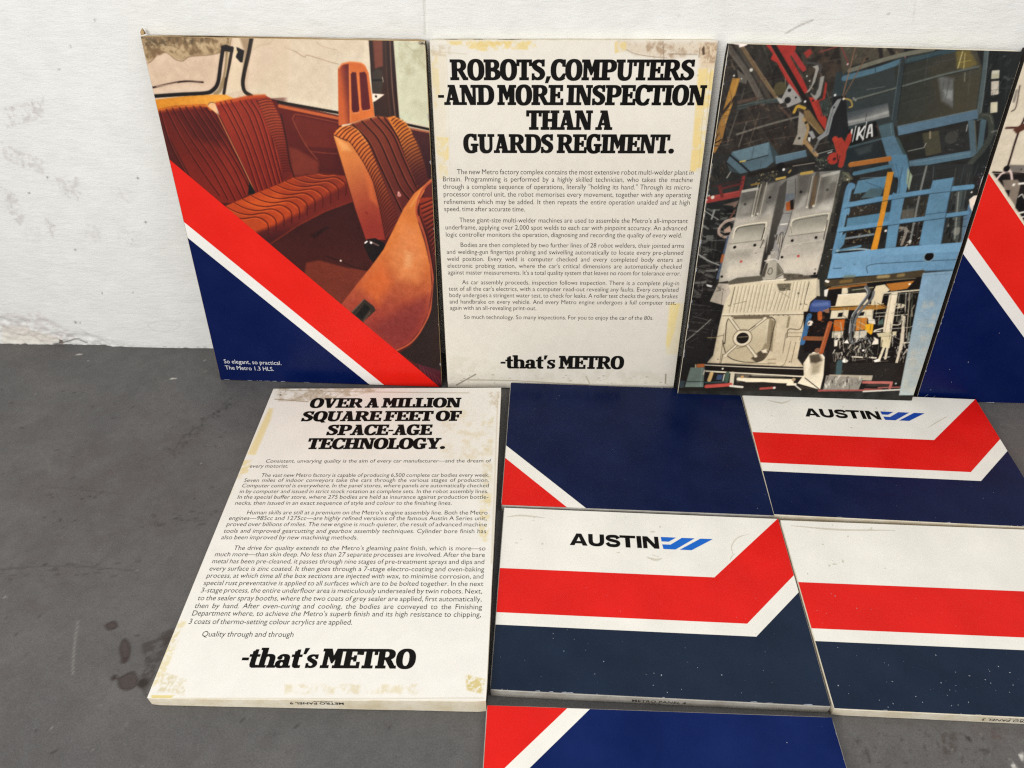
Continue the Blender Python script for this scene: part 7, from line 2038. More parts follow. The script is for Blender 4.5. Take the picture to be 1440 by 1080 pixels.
def slab_line(mb, text, u0, u1, v, cap, track=-.015):
    """one headline line in heavy slab lettering, fitted between u0 and u1 (millimetres)"""
    tot = sum(SLAB[c][0]+track for c in text)-track; sx = (u1-u0)/tot; x = 0
    for ch in text:
        w, prims = SLAB[ch]
        for pr in prims:
            T = lambda q: [((u0+(x+a)*sx)/1000, (v+b*cap)/1000) for a, b in q]
            for dx in (-HEAVY, HEAVY):
                sh = lambda q: [(a+dx, b) for a, b in q]
                if pr[0] == 'p': mb.poly(T(sh(pr[1])))
                else: mb.strip(T(sh(pr[1])), T(sh(pr[2])))
        x += w+track
SANS = {}
def sans(ch, off):
    if (ch, off) in SANS: return SANS[ch, off]
    def get(s):
        cu = bpy.data.curves.new('glyph', 'FONT'); cu.body = s; cu.offset = off; cu.resolution_u = 3
        o = bpy.data.objects.new('glyph', cu); COL.objects.link(o)
        me = o.evaluated_get(bpy.context.evaluated_depsgraph_get()).to_mesh()
        v = [tuple(q.co[:2]) for q in me.vertices]; f = [tuple(q.vertices) for q in me.polygons]
        bpy.data.objects.remove(o); bpy.data.curves.remove(cu); return v, f
    v, f = get(ch); v2, _ = get(ch+ch)
    adv = max(q[0] for q in v2)-max(q[0] for q in v) if v else .25
    SANS[ch, off] = (adv, v, f); return SANS[ch, off]
def sans_put(mb, text, x, y, em, sx, off):
    z = mb.z
    for ch in text:
        if ch == ' ': x += .26*em*sx; continue
        adv, v, f = sans(ch, off); i = len(mb.v)
        mb.v += [((x+a*em*sx)/1000, (y+b*em)/1000, z) for a, b in v]; mb.f += [tuple(k+i for k in q) for q in f]
        x += adv*em*sx
    return x
def sans_w(text, em, sx, off): return sum(.26 if c == ' ' else sans(c, off)[0] for c in text)*em*sx
def sans_line(mb, text, u0, u1, v, em, sx=.92, off=-.005):
    """body line justified between u0 and u1 by its word spaces, the letters narrowed when it is tight"""
    words = text.split(' '); tw = sum(sans_w(w, em, sx, off) for w in words); gaps = len(words)-1
    if gaps and (u1-u0-tw)/gaps < .17*em: k = (u1-u0)/(tw+gaps*.2*em); sx *= k; tw *= k
    gp = (u1-u0-tw)/gaps if gaps else 0; x = u0
    for w in words: sans_put(mb, w, x, v, em, sx, off); x += sans_w(w, em, sx, off)+gp

# ------------------------------------------------------------------ display panels
W, H, H2, T = .594, .841, .420, .022
def frame_floor(x, y, th, z=T):
    a = Vector((math.cos(th), math.sin(th), 0)); b = Vector((-math.sin(th), math.cos(th), 0)); return Vector((x, y, z)), a, b
def frame_lean(x, th, la, ps=0.0):
    d = H*math.sin(la)+T*math.cos(la); a = Vector((math.cos(th), math.sin(th), 0)); n = Vector((-math.sin(th), math.cos(th), 0))
    b = n*math.sin(la)+Vector((0, 0, 1))*math.cos(la)
    return Vector((x, -d, max(0, -W*math.sin(ps)*math.cos(la)))), a*math.cos(ps)+b*math.sin(ps), b*math.cos(ps)-a*math.sin(ps)
def panel(fr, label, group, name='display_panel'):
    o, a, b = fr; e = bpy.data.objects.new(name, None); COL.objects.link(e); e.empty_display_size = .05
    m = Matrix((a, b, a.cross(b))).transposed().to_4x4(); m.translation = o; e.matrix_world = m
    return tag(e, label, 'display panel', group)
def board(par, h, mat, seed, inset=.0004, flat_floor=False, thick=T, side=None, sgn=1):
    """hollow wrapped board: slightly wavering outline, softened front edge, clamped so that nothing dips under the floor"""
    rng = np.random.RandomState(seed); N = 36; x0, x1, y0, y1 = inset, W-inset, inset, h-inset
    ring = []
    for (ax, ay), (bx, by) in (((x0, y0), (x1, y0)), ((x1, y0), (x1, y1)), ((x1, y1), (x0, y1)), ((x0, y1), (x0, y0))):
        for i in range(N):
            t = i/N; ring.append([ax+(bx-ax)*t, ay+(by-ay)*t])
    ring = np.array(ring); n = len(ring); cen = ring.mean(0)
    wob = np.convolve(rng.randn(n+8), np.ones(5)/5, 'same')[4:4+n]*.00035
    nrm = np.sign(ring-cen)*(np.abs((ring-cen)/(W/2, h/2)) > .97); ring -= nrm*np.abs(wob)[:, None]
    for k in (0, N, 2*N, 3*N): ring[k] += (cen-ring[k])*.004
    inn = ring-nrm*.0011
    inv = par.matrix_world.inverted(); vs_ = []; L = [(inn, 0.0), (ring, -.0011), (ring, -thick*.5), (ring-nrm*.0004, -thick)]
    for pts_, z in L:
        for q in pts_:
            wv = par.matrix_world @ Vector((q[0], q[1], z))
            if flat_floor and z == -thick: wv.z = .0006
            wv.z = max(wv.z, .0006)
            vs_.append(tuple(inv @ wv))
    f = [tuple(range(n)), tuple(range(4*n-1, 3*n-1, -1))]
    for l in range(3):
        for k in range(n): f.append((l*n+k, (l+1)*n+k, (l+1)*n+(k+1) % n, l*n+(k+1) % n)[::1])
    o = mesh_obj('board', vs_, f, mat, par)
    bm = bmesh.new(); bm.from_mesh(o.data); bmesh.ops.recalc_face_normals(bm, faces=bm.faces)
    if side:
        o.data.materials.append(side)
        for fc in bm.faces:
            fc.normal_update(); fc.material_index = int(fc.normal.x*sgn > .75)
    bm.to_mesh(o.data); bm.free()
    return o
Z1, Z2, Z3, Z4 = .00025, .00045, .00065, .00085
I = .0019     # printed sheets stop this far inside the board's edge
def flat(name, par, mat, z, *polys):
    mb = MB(z, .000015)
    for p_ in polys: mb.poly([(u/1000, v/1000) for u, v in p_])
    return mb.build(name, mat, par)
def soften(im, k):
    a = np.pad(im, ((1, 1), (1, 1), (0, 0)), mode='edge'); c = 1-2*k
    b = a[:, :-2]*k+a[:, 1:-1]*c+a[:, 2:]*k
    return b[:-2]*k+b[1:-1]*c+b[2:]*k
def haze_blur(im, rad):
    for ax in (0, 1):
        for _ in range(3):
            p_ = np.pad(im, [(rad+1, rad) if a == ax else (0, 0) for a in range(3)], mode='edge'); c = np.cumsum(p_, axis=ax)
            im = (np.take(c, range(2*rad+1, c.shape[ax]), axis=ax)-np.take(c, range(0, c.shape[ax]-2*rad-1), axis=ax))/(2*rad+1)
    return im
def picture(name, par, art, mat, cell=1.25, z=Z1, h=H, grain=0.0, tone=None, contrast=1.0):
    c = Canvas(0, 0, W*1000, h*1000, cell); rgb = c.run(art)
    if tone: gy = rgb.mean(2, keepdims=True); rgb = (gy+(rgb-gy)*tone[1])*tone[0]
    if grain:   # printed photograph: slight softness, uneven tone and print grain
        g = (vnoise(c.h, c.w, 2.2, 901, 2)-.5)*1.0+(vnoise(c.h, c.w, 9, 902, 3)-.5)*1.1+(vnoise(c.h, c.w, 40, 903, 3)-.5)*.9
        rgb = soften(rgb, .13); rgb = rgb+.14*(haze_blur(rgb, 2)-rgb)-.18*(haze_blur(rgb, 10)-rgb)
        rgb = 255*np.clip(rgb/255, 0, 1)**contrast
        lum = rgb.mean(2, keepdims=True)/255; g = g[..., None]*(1.1-.85*lum); rgb = np.clip(rgb*(1+grain*g)+grain*12*g, 0, 255)
    e = I-.0004
    return grid_obj(name, np.linspace(e, W-e, c.w), np.linspace(e, h-e, c.h), rgb, mat, par, off=z)
def chips(par, spots, seed, z=Z4, name='paint_speck', mat=M_CHIP):
    mb = MB(z, .00001, 5); rng = np.random.RandomState(seed)
    for u, v, r in spots:
        n = 7; ph = rng.rand()*6; el = rng.uniform(.6, 1.6)
        q = [(r*.62*el*math.cos(ph+6.283*k/n)*rng.uniform(.6, 1.2), r*.62/el*math.sin(ph+6.283*k/n)*rng.uniform(.6, 1.2)) for k in range(n)]
        mb.poly([(min(max((u+a)/1000, I), W-I), (v+b)/1000) for a, b in q])
    return mb.build(name, mat, par)
def scatter(n, u0, u1, v0, v1, seed, rmax=1.6):
    rng = np.random.RandomState(seed); return [(rng.uniform(u0, u1), rng.uniform(v0, v1), .35+rng.rand()**3*rmax) for _ in range(n)]
def edge_chips(par, n, seed, h, side='b', lo=4, hi=590):
    rng = np.random.RandomState(seed); mb = MB(Z4, .00001, 5)
    for k in range(n):
        u = rng.uniform(lo, hi); l = rng.uniform(1.5, 16)*(rng.rand() < .7)+2; d = rng.uniform(.6, 2.0)
        if side == 'b': q = [(u, 2.0), (u+l, 2.0), (u+l*.8, 2.0+d), (u+l*.2, 2.0+d*.6)]
        elif side == 't': q = [(u, h-2.0), (u+l*.2, h-2.0-d*.6), (u+l*.8, h-2.0-d), (u+l, h-2.0)]
        elif side == 'r': q = [(592, u), (592, u+l), (592-d, u+l*.7), (592-d*.5, u+l*.2)]
        else: q = [(2, u), (2+d, u+l*.3), (2+d*.6, u+l*.8), (2, u+l)]
        mb.poly([(a/1000, b/1000) for a, b in q])
    return mb.build('edge_speck', M_CHIP, par)
def edge_label(par, text, u, upside, thick=T, sub=True, em=10.5):
    """small lettering printed on the lower edge of the board"""
    mb = MB(0, 0); w = sans_w(text, em, 1.25, .004)
    sans_put(mb, text, 0, 0, em, 1.25, .004)
    if sub:
        x = w*.2
        for l in (5, 3, 8, 2, 6, 4, 7):
            i = len(mb.v); mb.v += [((x+a)/1000, (-3.4+b)/1000, 0) for a, b in ((0, 0), (l*.8, 0), (l*.8, 1.1), (0, 1.1))]; mb.f.append((i, i+1, i+2, i+3)); x += l
    mid = (thick*1000-7.5)/2
    out = []
    for x, y, z in mb.v:
        x, y = x*1000, y*1000+mid
        if upside: x, y = w-x, thick*1000-y
        out.append(((u+x)/1000, I*0-.0006+.0007-.0003, (y-thick*1000)/1000))
    return mesh_obj('edge_lettering', out, mb.f, M_EDGE_INK, par)
def stripes45(par, mats=(M_RED_UP, M_WHITE_UP, M_BLUE_UP)):
    """the red, white and blue lower left corner, cut at 45 degrees"""
    e = I*1000
    flat('red_stripe', par, mats[0], Z2, [(e, 588-e), (588-e, e), (441-e, e), (e, 441-e)])
    flat('white_stripe', par, mats[1], Z2, [(e, 441-e), (441-e, e), (402.5-e, e), (e, 402.5-e)])
    return flat('blue_field', par, mats[2], Z2, [(e, 402.5-e), (402.5-e, e), (e, e)])

G_LEAN, G_LIE = 'display panels leaning on the wall', 'display panels lying on the floor'
# interior panel, first from the left against the wall
p1 = panel(frame_lean(-.75348, -.02524, .13332), 'tall leaning panel picturing orange striped car seats above a red, white and blue corner', G_LEAN)
board(p1, H, M_BOARD_OLD, 11, side=M_SIDE_DARK)
picture('photograph', p1, INTERIOR_ART, M_PHOTO, grain=.08, tone=(1.0, 1.05), contrast=1.12)
stripes45(p1)
mb = MB(Z3, 0)
x = sans_put(mb, 'So elegant, so practical.', 21, 53.5, 17.5, .93, -.004); sans_put(mb, 'The Metro 1.3 HLS.', 21, 34.5, 17.5, .93, -.004)
mb.build('caption_lettering', M_CAPTION, p1)
edge_chips(p1, 14, 3, 841, 'b', 4, 250); edge_chips(p1, 9, 4, 841, 'r', 60, 780)
mb = MB(0, 0); mb.v = [(.095, H-.0005, -.010), (.150, H-.0004, -.014), (.205, H-.0004, -.006), (.150, H-.0004, -.004), (.110, H-.0005, -.006)]; mb.f = [(0, 1, 2, 3, 4)]
mesh_obj('torn_gap', [(x, y+.0004, z) for x, y, z in mb.v], mb.f, M_TORN, p1)
bm = bmesh.new()
fl = [bm.verts.new(v) for v in ((.001, H, -.004), (.007, H+.001, -.005), (.006, H+.007, -.009), (.003, H+.013, -.012), (-.001, H+.006, -.007), (.002, H, -.014), (.007, H+.002, -.015), (.003, H+.011, -.015))]
for f in ((0, 1, 2), (0, 2, 4), (4, 2, 3), (5, 6, 7), (0, 4, 5), (4, 3, 7), (4, 7, 5)): bm.faces.new([fl[k] for k in f])
me = bpy.data.meshes.new('torn_flap'); bm.to_mesh(me); bm.free(); me.materials.append(M_BOARD_OLD); o = bpy.data.objects.new('torn_flap', me); COL.objects.link(o); o.parent = p1

def torn_top(par, spans, seed, mat=None):
    rng = np.random.RandomState(seed); mb = MB(0, 0); out = []; fs = []
    for u0, u1, d in spans:
        i = len(out); n = 9; q = [(u0+(u1-u0)*k/(n-1), rng.uniform(.4, 1)*d*math.sin(math.pi*(k+.4)/n)) for k in range(n)]
        out += [(a/1000, H-.0003, -.0035) for a, b in q]+[(a/1000, H-.0003, -.0035-b/1000) for a, b in q]
        fs += [(i+k, i+k+1, i+n+k+1, i+n+k) for k in range(n-1)]
    return mesh_obj('tear', out, fs, mat or M_TORN, par)
torn_top(p1, [(84, 128, 9), (205, 330, 5)], 41); torn_top(p1, [(10, 60, 12), (350, 560, 12)], 42, M_BOARD_WHITE)
# robots text panel
p2 = panel(frame_lean(-.14579, .00636, .15257, .00665), 'tall white leaning panel headed ROBOTS, COMPUTERS, with yellowed glue along its edges', G_LEAN)
board(p2, H, M_BOARD_WHITE, 12)
picture('paper_sheet', p2, ROBOT_SHEET_ART, M_SHEET, 1.6)
mb = MB(Z2)
for t_, a_, b_, v in (('ROBOTS,COMPUTERS', 41.5, 553, 762.4), ('-AND MORE INSPECTION', 13, 582, 712.4), ('THAN A', 202, 388, 661), ('GUARDS REGIMENT.', 64, 527, 611)): slab_line(mb, t_, a_, b_, v, 41)
mb.build('headline_lettering', M_INK, p2)
BODY2 = [("The new Metro factory complex contains the most extensive robot multi-welder plant in", 47, 577, 564), ("Britain. Programming is performed by a highly skilled technician, who takes the machine", 14, 577, 547.5), ("through a complete sequence of operations, literally \"holding its hand.\" Through its micro-", 14, 577, 530.5), ("processor control unit, the robot memorises every movement, together with any operating", 14, 577, 513), ("refinements which may be added. It then repeats the entire operation unaided and at high", 14, 577, 495.5), ("speed, time after accurate time.", 14, 201, 478.5),
 ("These giant-size multi-welder machines are used to assemble the Metro's all-important", 48, 577, 452), ("underframe, applying over 2,000 spot welds to each car with pinpoint accuracy. An advanced", 14.5, 577, 434.5), ("logic controller monitors the operation, diagnosing and recording the quality of every weld.", 14.5, 568, 417),
 ("Bodies are then completed by two further lines of 28 robot welders, their jointed arms", 48, 576, 391.5), ("and welding-gun fingertips probing and swivelling automatically to locate every pre-planned", 15, 576, 374), ("weld position. Every weld is computer checked and every completed body enters an", 15, 576, 356.3), ("electronic probing station, where the car's critical dimensions are automatically checked", 15, 576, 338.9), ("against master measurements. It's a total quality system that leaves no room for tolerance error.", 15.5, 576, 321.5),
 ("As car assembly proceeds, inspection follows inspection. There is a complete plug-in", 49, 575.5, 296), ("test of all the car's electrics, with a computer read-out revealing any faults. Every completed", 15.5, 575.5, 278.9), ("body undergoes a stringent water test, to check for leaks. A roller test checks the gears, brakes", 16, 575, 261.7), ("and handbrake on every vehicle. And every Metro engine undergoes a full computer test,", 16, 573, 244.3), ("again with an all-revealing print-out.", 16, 231, 227.4), ("So much technology. So many inspections. For you to enjoy the car of the 80s.", 50, 522, 202.3)]
mb = MB(Z2)
for t_, a_, b_, v in BODY2: sans_line(mb, t_, a_, b_, v, 16.4)
mb.build('body_text', M_TEXT, p2)
mb = MB(Z2); slab_line(mb, "-that's", 140, 282, 60.2, 39.5); slab_line(mb, 'METRO', 291, 458, 60.2, 38.5); mb.build('slogan_lettering', M_INK, p2)

torn_top(p2, [(30, 62, 6), (90, 112, 9), (140, 190, 7), (455, 500, 4)], 43)
# factory panel
p3 = panel(frame_lean(.44951, -.02219, .19709, -.00996), 'tall leaning panel picturing a car factory welding line with blue and red machinery', G_LEAN)
board(p3, H, M_BOARD_WHITE, 13, side=M_SIDE_DARK, sgn=-1)
picture('photograph', p3, FACTORY_ART, M_PHOTO, grain=.12, tone=(1.03, .92), contrast=1.14)
edge_chips(p3, 16, 7, 841, 'l', 60, 830); edge_chips(p3, 7, 8, 841, 'r', 380, 640)

# fourth panel, mostly out of the frame
p4 = panel(frame_lean(1.06745, -.01112, .18083), 'leaning panel cut off by the right picture edge, mostly red, white and blue', G_LEAN)
board(p4, H, M_BOARD_DARK, 14)
picture('photograph', p4, ENGINE_ART, M_PHOTO, 1.6, grain=.1)
stripes45(p4)
chips(p4, [(60, 96, 1.6), (75, 60, 1.5), (100, 118, 2), (150, 200, 1.6), (30, 36, 2)], 5); edge_chips(p4, 10, 9, 841, 'b', 4, 200); edge_chips(p4, 8, 10, 841, 'l', 20, 420)
mb = MB(Z4, 0)
for a, b in (((14, 10), (26, 22)), ((38, 10), (45, 18))): mb.poly([(a[0]/1000, a[1]/1000), ((a[0]+1.4)/1000, a[1]/1000), ((b[0]+1.4)/1000, b[1]/1000), (b[0]/1000, b[1]/1000)])
mb.build('scratch', M_CHIP, p4)

# quality text panel lying on the floor: its lid has warped, the right side stands a little higher
th5, ra, rb = .00262, .02505, -.00803
a5 = Vector((math.cos(th5)*math.cos(ra), math.sin(th5)*math.cos(ra), math.sin(ra))); b5 = Vector((-math.sin(th5)*math.cos(rb), math.cos(th5)*math.cos(rb), math.sin(rb))); b5 = (b5-a5*a5.dot(b5)).normalized()
p5 = panel((Vector((-.59356, -1.02454, .02352)), a5, b5), 'tall white panel headed OVER A MILLION SQUARE FEET, lying on the grey floor', G_LIE)
board(p5, H, M_BOARD_WHITE, 15, flat_floor=True, side=M_SIDE_DARK)  # dark right side paints shade into the slot beside it
picture('paper_sheet', p5, QUALITY_SHEET_ART, M_SHEET, 1.6)
mb = MB(Z2)
for t_, a_, b_, v in (('OVER A MILLION', 111, 493, 763.3), ('SQUARE FEET OF', 102, 498, 713.5), ('SPACE-AGE', 175, 431, 663.7), ('TECHNOLOGY.', 138, 467, 616.2)): slab_line(mb, t_, a_, b_, v, 37.5)
mb.build('headline_lettering', M_INK, p5)
BODY5 = [("Consistent, unvarying quality is the aim of every car manufacturer\u2014and the dream of", 53, 577, 572), ("every motorist.", 20, 111, 556), ("The vast new Metro factory is capable of producing 6,500 complete car bodies every week.", 55, 576, 527), ("Seven miles of indoor conveyors take the cars through the various stages of production.", 20, 576, 511.5), ("Computer control is everywhere. In the panel stores, where panels are automatically checked", 20, 576.5, 495), ("in by computer and issued in strict stock rotation as complete sets. In the robot assembly lines.", 20, 576, 477.8), ("In the special buffer store, where 275 bodies are held as insurance against production bottle-", 20, 577, 461.2), ("necks, then issued in an exact sequence of style and colour to the finishing lines.", 20, 498, 443.8),
 ("Human skills are still at a premium on the Metro's engine assembly line. Both the Metro", 54, 577, 416.5), ("engines\u2014985cc and 1275cc\u2014are highly refined versions of the famous Austin A Series unit,", 20, 576, 400.8), ("proved over billions of miles. The new engine is much quieter, the result of advanced machine", 20, 577, 384), ("tools and improved gearcutting and gearbox assembly techniques. Cylinder bore finish has", 20, 576.5, 366), ("also been improved by new machining methods.", 20, 309, 348.8),
 ("The drive for quality extends to the Metro's gleaming paint finish, which is more\u2014so", 55, 577, 321.3), ("much more\u2014than skin deep. No less than 27 separate processes are involved. After the bare", 20.5, 576.5, 305), ("metal has been pre-cleaned, it passes through nine stages of pre-treatment sprays and dips and", 20.5, 576.5, 287.5), ("every surface is zinc coated. It then goes through a 7-stage electro-coating and oven-baking", 21, 576.5, 269.5), ("process, at which time all the box sections are injected with wax, to minimise corrosion, and", 21, 576.5, 252.4), ("special rust preventative is applied to all surfaces which are to be bolted together. In the next", 21, 576.5, 235), ("3-stage process, the entire underfloor area is meticulously undersealed by twin robots. Next,", 21, 575.5, 217.8), ("to the sealer spray booths, where the two coats of grey sealer are applied, first automatically,", 21.5, 575.5, 200), ("then by hand. After oven-curing and cooling, the bodies are conveyed to the Finishing", 21.5, 576.5, 182.5), ("Department where, to achieve the Metro's superb finish and its high resistance to chipping,", 21.5, 576, 166), ("3 coats of thermo-setting colour acrylics are applied.", 21.5, 334.5, 148), ("Quality through and through", 56, 229.5, 121.6)]
mb = MB(Z2)
for t_, a_, b_, v in BODY5: sans_line(mb, t_, a_, b_, v, 16.4)
mb.build('body_text', M_TEXT, p5)
mb = MB(Z2); slab_line(mb, "-that's", 146, 286, 59.8, 39.5); slab_line(mb, 'METRO', 292, 462, 59.8, 38.5); mb.build('slogan_lettering', M_INK, p5)
edge_label(p5, 'METRO PANEL 9', 250, True)

# smaller floor panels
def corner_panel(fr, label, flip, seed):
    q = panel(fr, label, G_LIE); board(q, H2, M_BOARD_GREY, seed, side=None if flip else M_SIDE_DARK, sgn=-1); e = I*1000; h = H2*1000  # unflipped panel: dark left side paints shade into the slot
    Y = (lambda v: h-v) if flip else (lambda v: v)
    k = 142 if flip else 147; k2 = 181 if flip else 188
    flat('blue_field', q, M_BLUE_NEAR if flip else M_BLUE_FL, Z1, [(e, Y(e)), (W*1000-e, Y(e)), (W*1000-e, Y(h-e)), (e, Y(h-e))])
    flat('white_stripe', q, M_WHITE_FL, Z2, [(e, Y(k2-e)), (k2-e, Y(e)), (k-e, Y(e)), (e, Y(k-e))])
    flat('red_corner', q, M_RED_FL, Z2, [(e, Y(k-e)), (k-e, Y(e)), (e, Y(e))])
    return q
p6 = corner_panel(frame_floor(.00864, -.56951, -.0259), 'dark blue floor panel with red lower left corner, behind the nearer AUSTIN panel', False, 16)
chips(p6, [(128, 372, 1.3), (120, 360, .9), (66, 318, 1.1), (74, 300, .7), (96, 410, 1), (206, 411, .9), (60, 288, .6), (560, 20, 1.2), (585, 60, .8)]+scatter(16, 10, 580, 10, 410, 2, .8), 3)
edge_chips(p6, 6, 20, 420, 't')
p10 = corner_panel(frame_floor(-.00607, -1.43936, -.01231), 'dark blue floor panel with red upper left corner, cut off by the bottom picture edge', True, 17)
chips(p10, [(505, 372, 1.4), (520, 330, 1)]+scatter(10, 200, 585, 200, 410, 5, .8), 4); edge_chips(p10, 9, 21, 420, 'r', 180, 400)

def sans_bold_logo(par, u0=143.5, v0=324.5, cap=31, mats=(M_INK, M_LOGO_BLUE)):
    """AUSTIN in wide heavy capitals followed by the three blue slanted bars"""
    wd = 180.5; mb = MB(Z3)
    def add(x, w, prims):
        for pr in prims:
            t = lambda q: [((u0+x+a*w)/1000, (v0+b*cap)/1000) for a, b in q]
            if pr[0] == 'p': mb.poly(t(pr[1]))
            else: mb.strip(t(pr[1]), t(pr[2]))
    add(0, 37, [pg((0, 0), (.27, 0), (.60, 1), (.38, 1)), pg((.73, 0), (1, 0), (.66, 1), (.44, 1)), rc(.2, .17, .8, .36)])
    add(39, 33, [rc(0, .42, .28, 1), rc(.72, .42, 1, 1), ('s', sup(.5, .45, .5, .47, 180, 360), sup(.5, .45, .22, .23, 180, 360))])
    add(74, 32, [thick([(.86, .70), (.74, .86), (.5, .89), (.24, .84), (.17, .69), (.32, .57), (.55, .51), (.80, .42), (.85, .27), (.74, .13), (.5, .10), (.26, .14), (.12, .32)], [.125]*13)])
    add(104.5, 33, [rc(0, .79, 1, 1), rc(.35, 0, .65, 1)])
    add(140, 9.5, [rc(0, 0, 1, 1)])
    add(152.5, 33, [rc(0, 0, .26, 1), rc(.74, 0, 1, 1), pg((0, 1), (.31, 1), (1, 0), (.69, 0))])
    lg = mb.build('lettering', mats[0], par)
    e0 = u0+191; mb = MB(Z3)
    for q in ([(0, 31), (35, 31), (17, 19.5), (1, 19.5)], [(1.5, 11.8), (20, 11.8), (48, 31), (77, 31), (30, 0), (3, 0)], [(39.5, 0), (90, 31), (118, 31), (66, 0)]): mb.poly([((e0+a*.92)/1000, (v0+b)/1000) for a, b in q])
    em_ = mb.build('emblem_print', mats[1], par); return lg, em_
def band_panel(fr, label, seed, logo, dark, white=M_WHITE_FL, bend=True, side=None):
    q = panel(fr, label, G_LIE); board(q, H2, M_BOARD_GREY if side else M_BOARD_WHITE, seed, side=side, sgn=-1); e = I*1000; w = W*1000-e; h = H2*1000-e
    if bend:
        flat('white_field', q, white, Z1, [(e, 259.5), (432, 259.5), (w, 419.5-e), (w, h), (e, h)])
        flat('red_stripe', q, M_RED_FL, Z2, [(e, 157.2), (478, 157.2), (w, 273), (w, 420.5-e), (592.5-e, 420-e), (432, 259.5), (e, 259.5)])
        flat('white_stripe', q, white, Z2+.00002, [(e, 130.5), (490, 130.5), (w, 233), (w, 273), (478, 157.2), (e, 157.2)])
        flat('blue_field', q, dark, Z2+.00004, [(e, e), (w, e), (w, 233), (490, 130.5), (e, 130.5)])
    else:
        flat('white_field', q, white, Z1, [(e, 260.5), (w, 260.5), (w, h), (e, h)])
        flat('red_stripe', q, M_RED_FL, Z2, [(e, 157), (w, 157), (w, 260.5), (e, 260.5)])
        flat('white_stripe', q, white, Z2+.00002, [(e, 130.5), (w, 130.5), (w, 157), (e, 157)])
        flat('blue_field', q, dark, Z2+.00004, [(e, e), (w, e), (w, 130.5), (e, 130.5)])
    if logo:
        lg = bpy.data.objects.new('logo', None); COL.objects.link(lg); lg.parent = q; lg.empty_display_size = .02
        for o_ in sans_bold_logo(q, mats=(M_INK, logo)): o_.parent = lg
    return q
p7 = band_panel(frame_floor(.00327, -.99363, -.02845), 'nearer AUSTIN panel with light blue slanted bars, beside the white text panel', 18, M_LOGO_BLUE, M_BLUE_DK, side=M_SIDE_DARK)  # dark left side paints in the slot's shade
def px7(*l): return l
chips(p7, [(111, 117, 1.4), (111, 107, 1.2), (137, 126, 1.1), (150, 107, 1), (131, 82, 1.5), (171, 86, 1), (203, 65, 1.8), (186, 40, 1.3), (278, 44, 1), (292, 47, 1.5), (305, 44, 2.6), (289, 24, 1.6), (312, 12, 1.5), (372, 62, 1.2), (354, 100, .9), (413, 50, 2.1), (490, 136, 1.3), (500, 100, 1), (489, 62, 1), (338, 19, 1.2), (442, 18, 1), (505, 215, 1), (175, 222, .8), (215, 205, .9), (240, 172, .8), (460, 170, .8), (500, 40, 1), (60, 60, .9), (90, 30, .8)]+scatter(22, 8, 585, 6, 125, 11, .5)+scatter(10, 20, 580, 135, 250, 12, .5), 6)
edge_chips(p7, 13, 22, 420, 'b'); edge_label(p7, 'METRO PANEL 4', 250, False)
p8 = band_panel(frame_floor(.59958, -.58167, -.03929), 'farther AUSTIN panel with deep blue slanted bars, below the factory panel', 19, M_LOGO_DEEP, M_BLUE_FL)
chips(p8, scatter(18, 20, 580, 6, 125, 21, .7)+scatter(6, 40, 560, 280, 400, 22, .5), 7); edge_chips(p8, 8, 23, 420, 'b')
p9 = band_panel(frame_floor(.59904, -1.01389, -.02523), 'floor panel of white, red and speckled navy bands without a logo, at the right edge', 20, None, M_BLUE_DK, bend=False)
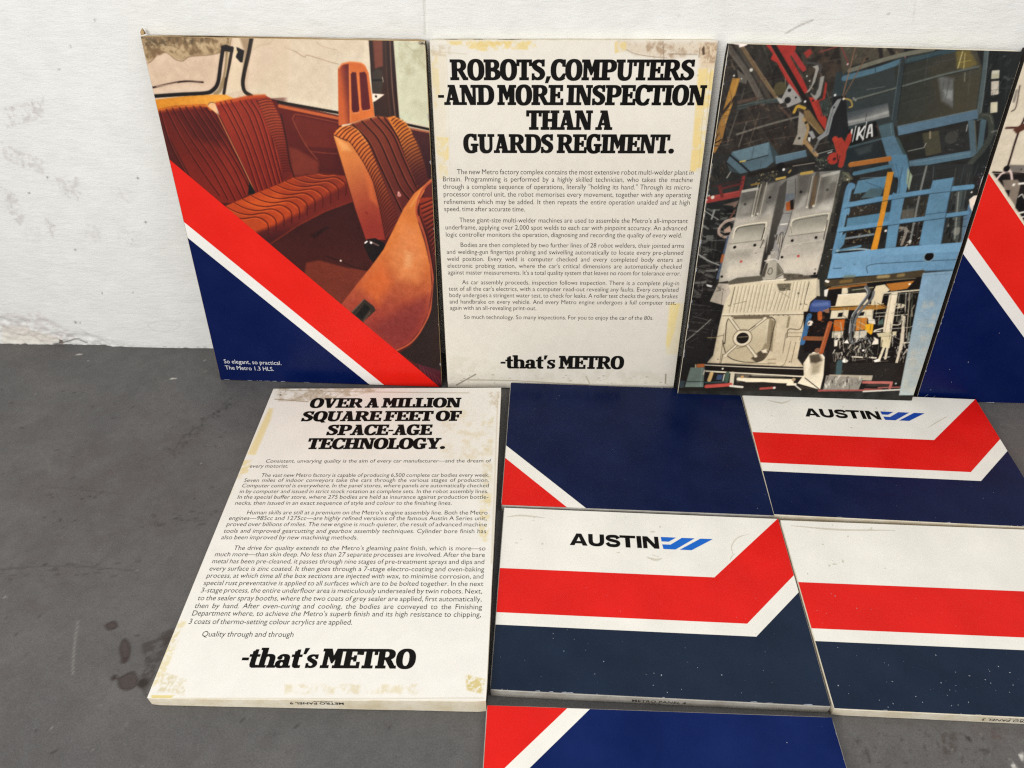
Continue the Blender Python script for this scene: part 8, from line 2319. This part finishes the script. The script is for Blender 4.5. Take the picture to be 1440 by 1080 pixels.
chips(p9, [(40, 119, 1.2), (28, 138, 1), (66, 231, 1.8), (60, 236, 1.2), (100, 205, 1.6), (22, 196, 1.2), (38, 190, .9), (215, 112, 2), (238, 80, 1.6), (260, 74, 2.4), (285, 68, 2), (292, 62, 1.6), (118, 56, 1.8), (204, 58, 1.8), (214, 45, 1.3), (228, 54, 1.2), (206, 35, 1.2), (238, 24, 2), (218, 18, 1.7), (206, 16, 1.3), (150, 30, 1.6), (158, 20, 1.4), (84, 20, 1.4), (106, 15, 1.8), (95, 8, 1.6), (20, 44, 2.4), (34, 30, 1.2), (116, 92, 1), (122, 88, 1), (320, 95, 2), (335, 84, 2), (300, 85, 1.4), (330, 60, 1.6), (318, 46, 1.4)]+scatter(44, 8, 380, 6, 126, 31, .7)+scatter(24, 20, 380, 160, 255, 32, .7), 8)
edge_chips(p9, 12, 24, 420, 'b'); edge_label(p9, 'METRO PANEL 3', 255, True)

def scuffs(par, seed, extra=(), n=26, u1=585):
    """faint rubs on the white band and the small dark grains of dirt on it"""
    rng = np.random.RandomState(seed); mb = MB(Z4, .000008, 9)
    for pts_, w in extra:
        q = curve(pts_, 8); t = np.gradient(q, axis=0); t /= np.linalg.norm(t, axis=1)[:, None]; nn = np.stack([-t[:, 1], t[:, 0]], 1)
        ww = w*np.sin(np.linspace(.15, 3.0, len(q)))[:, None]; mb.strip([tuple(v/1000) for v in q+nn*ww], [tuple(v/1000) for v in q-nn*ww])
    for k in range(n):
        u, v, r_ = rng.uniform(10, u1), rng.uniform(270, 410), .5+rng.rand()**2*2.4; m = 9; el = rng.uniform(.5, 2.2)
        if 130 < u < 335 and 312 < v < 366: continue
        mb.poly([((u+r_*el*math.cos(6.283*i/m)*rng.uniform(.6, 1.2))/1000, (v+r_/el*math.sin(6.283*i/m)*rng.uniform(.6, 1.2))/1000) for i in range(m)])
    mb.build('scuff_print', M_SCUFF, par)
    chips(par, [(rng.uniform(10, u1), rng.uniform(266, 412), .35+rng.rand()**2*.5) for _ in range(n//2)], seed+1, Z4+.0001, 'dirt_speck', M_TEXT)
scuffs(p7, 71, [([(478, 318), (480, 340), (496, 362), (524, 374)], .9), ([(470, 302), (476, 314), (484, 320)], .8), ([(300, 302), (318, 296), (332, 300)], 2.2), ([(312, 308), (326, 304)], 2.5), ([(8, 392), (40, 398), (90, 394)], 1.6)], 16, 420)
scuffs(p8, 72, [([(60, 380), (95, 372), (120, 384)], 2.6), ([(430, 300), (470, 330), (500, 350)], 1.2)], 20, 420)
scuffs(p9, 73, [([(20, 404), (120, 398), (240, 402)], 1.8)], 20, 400)
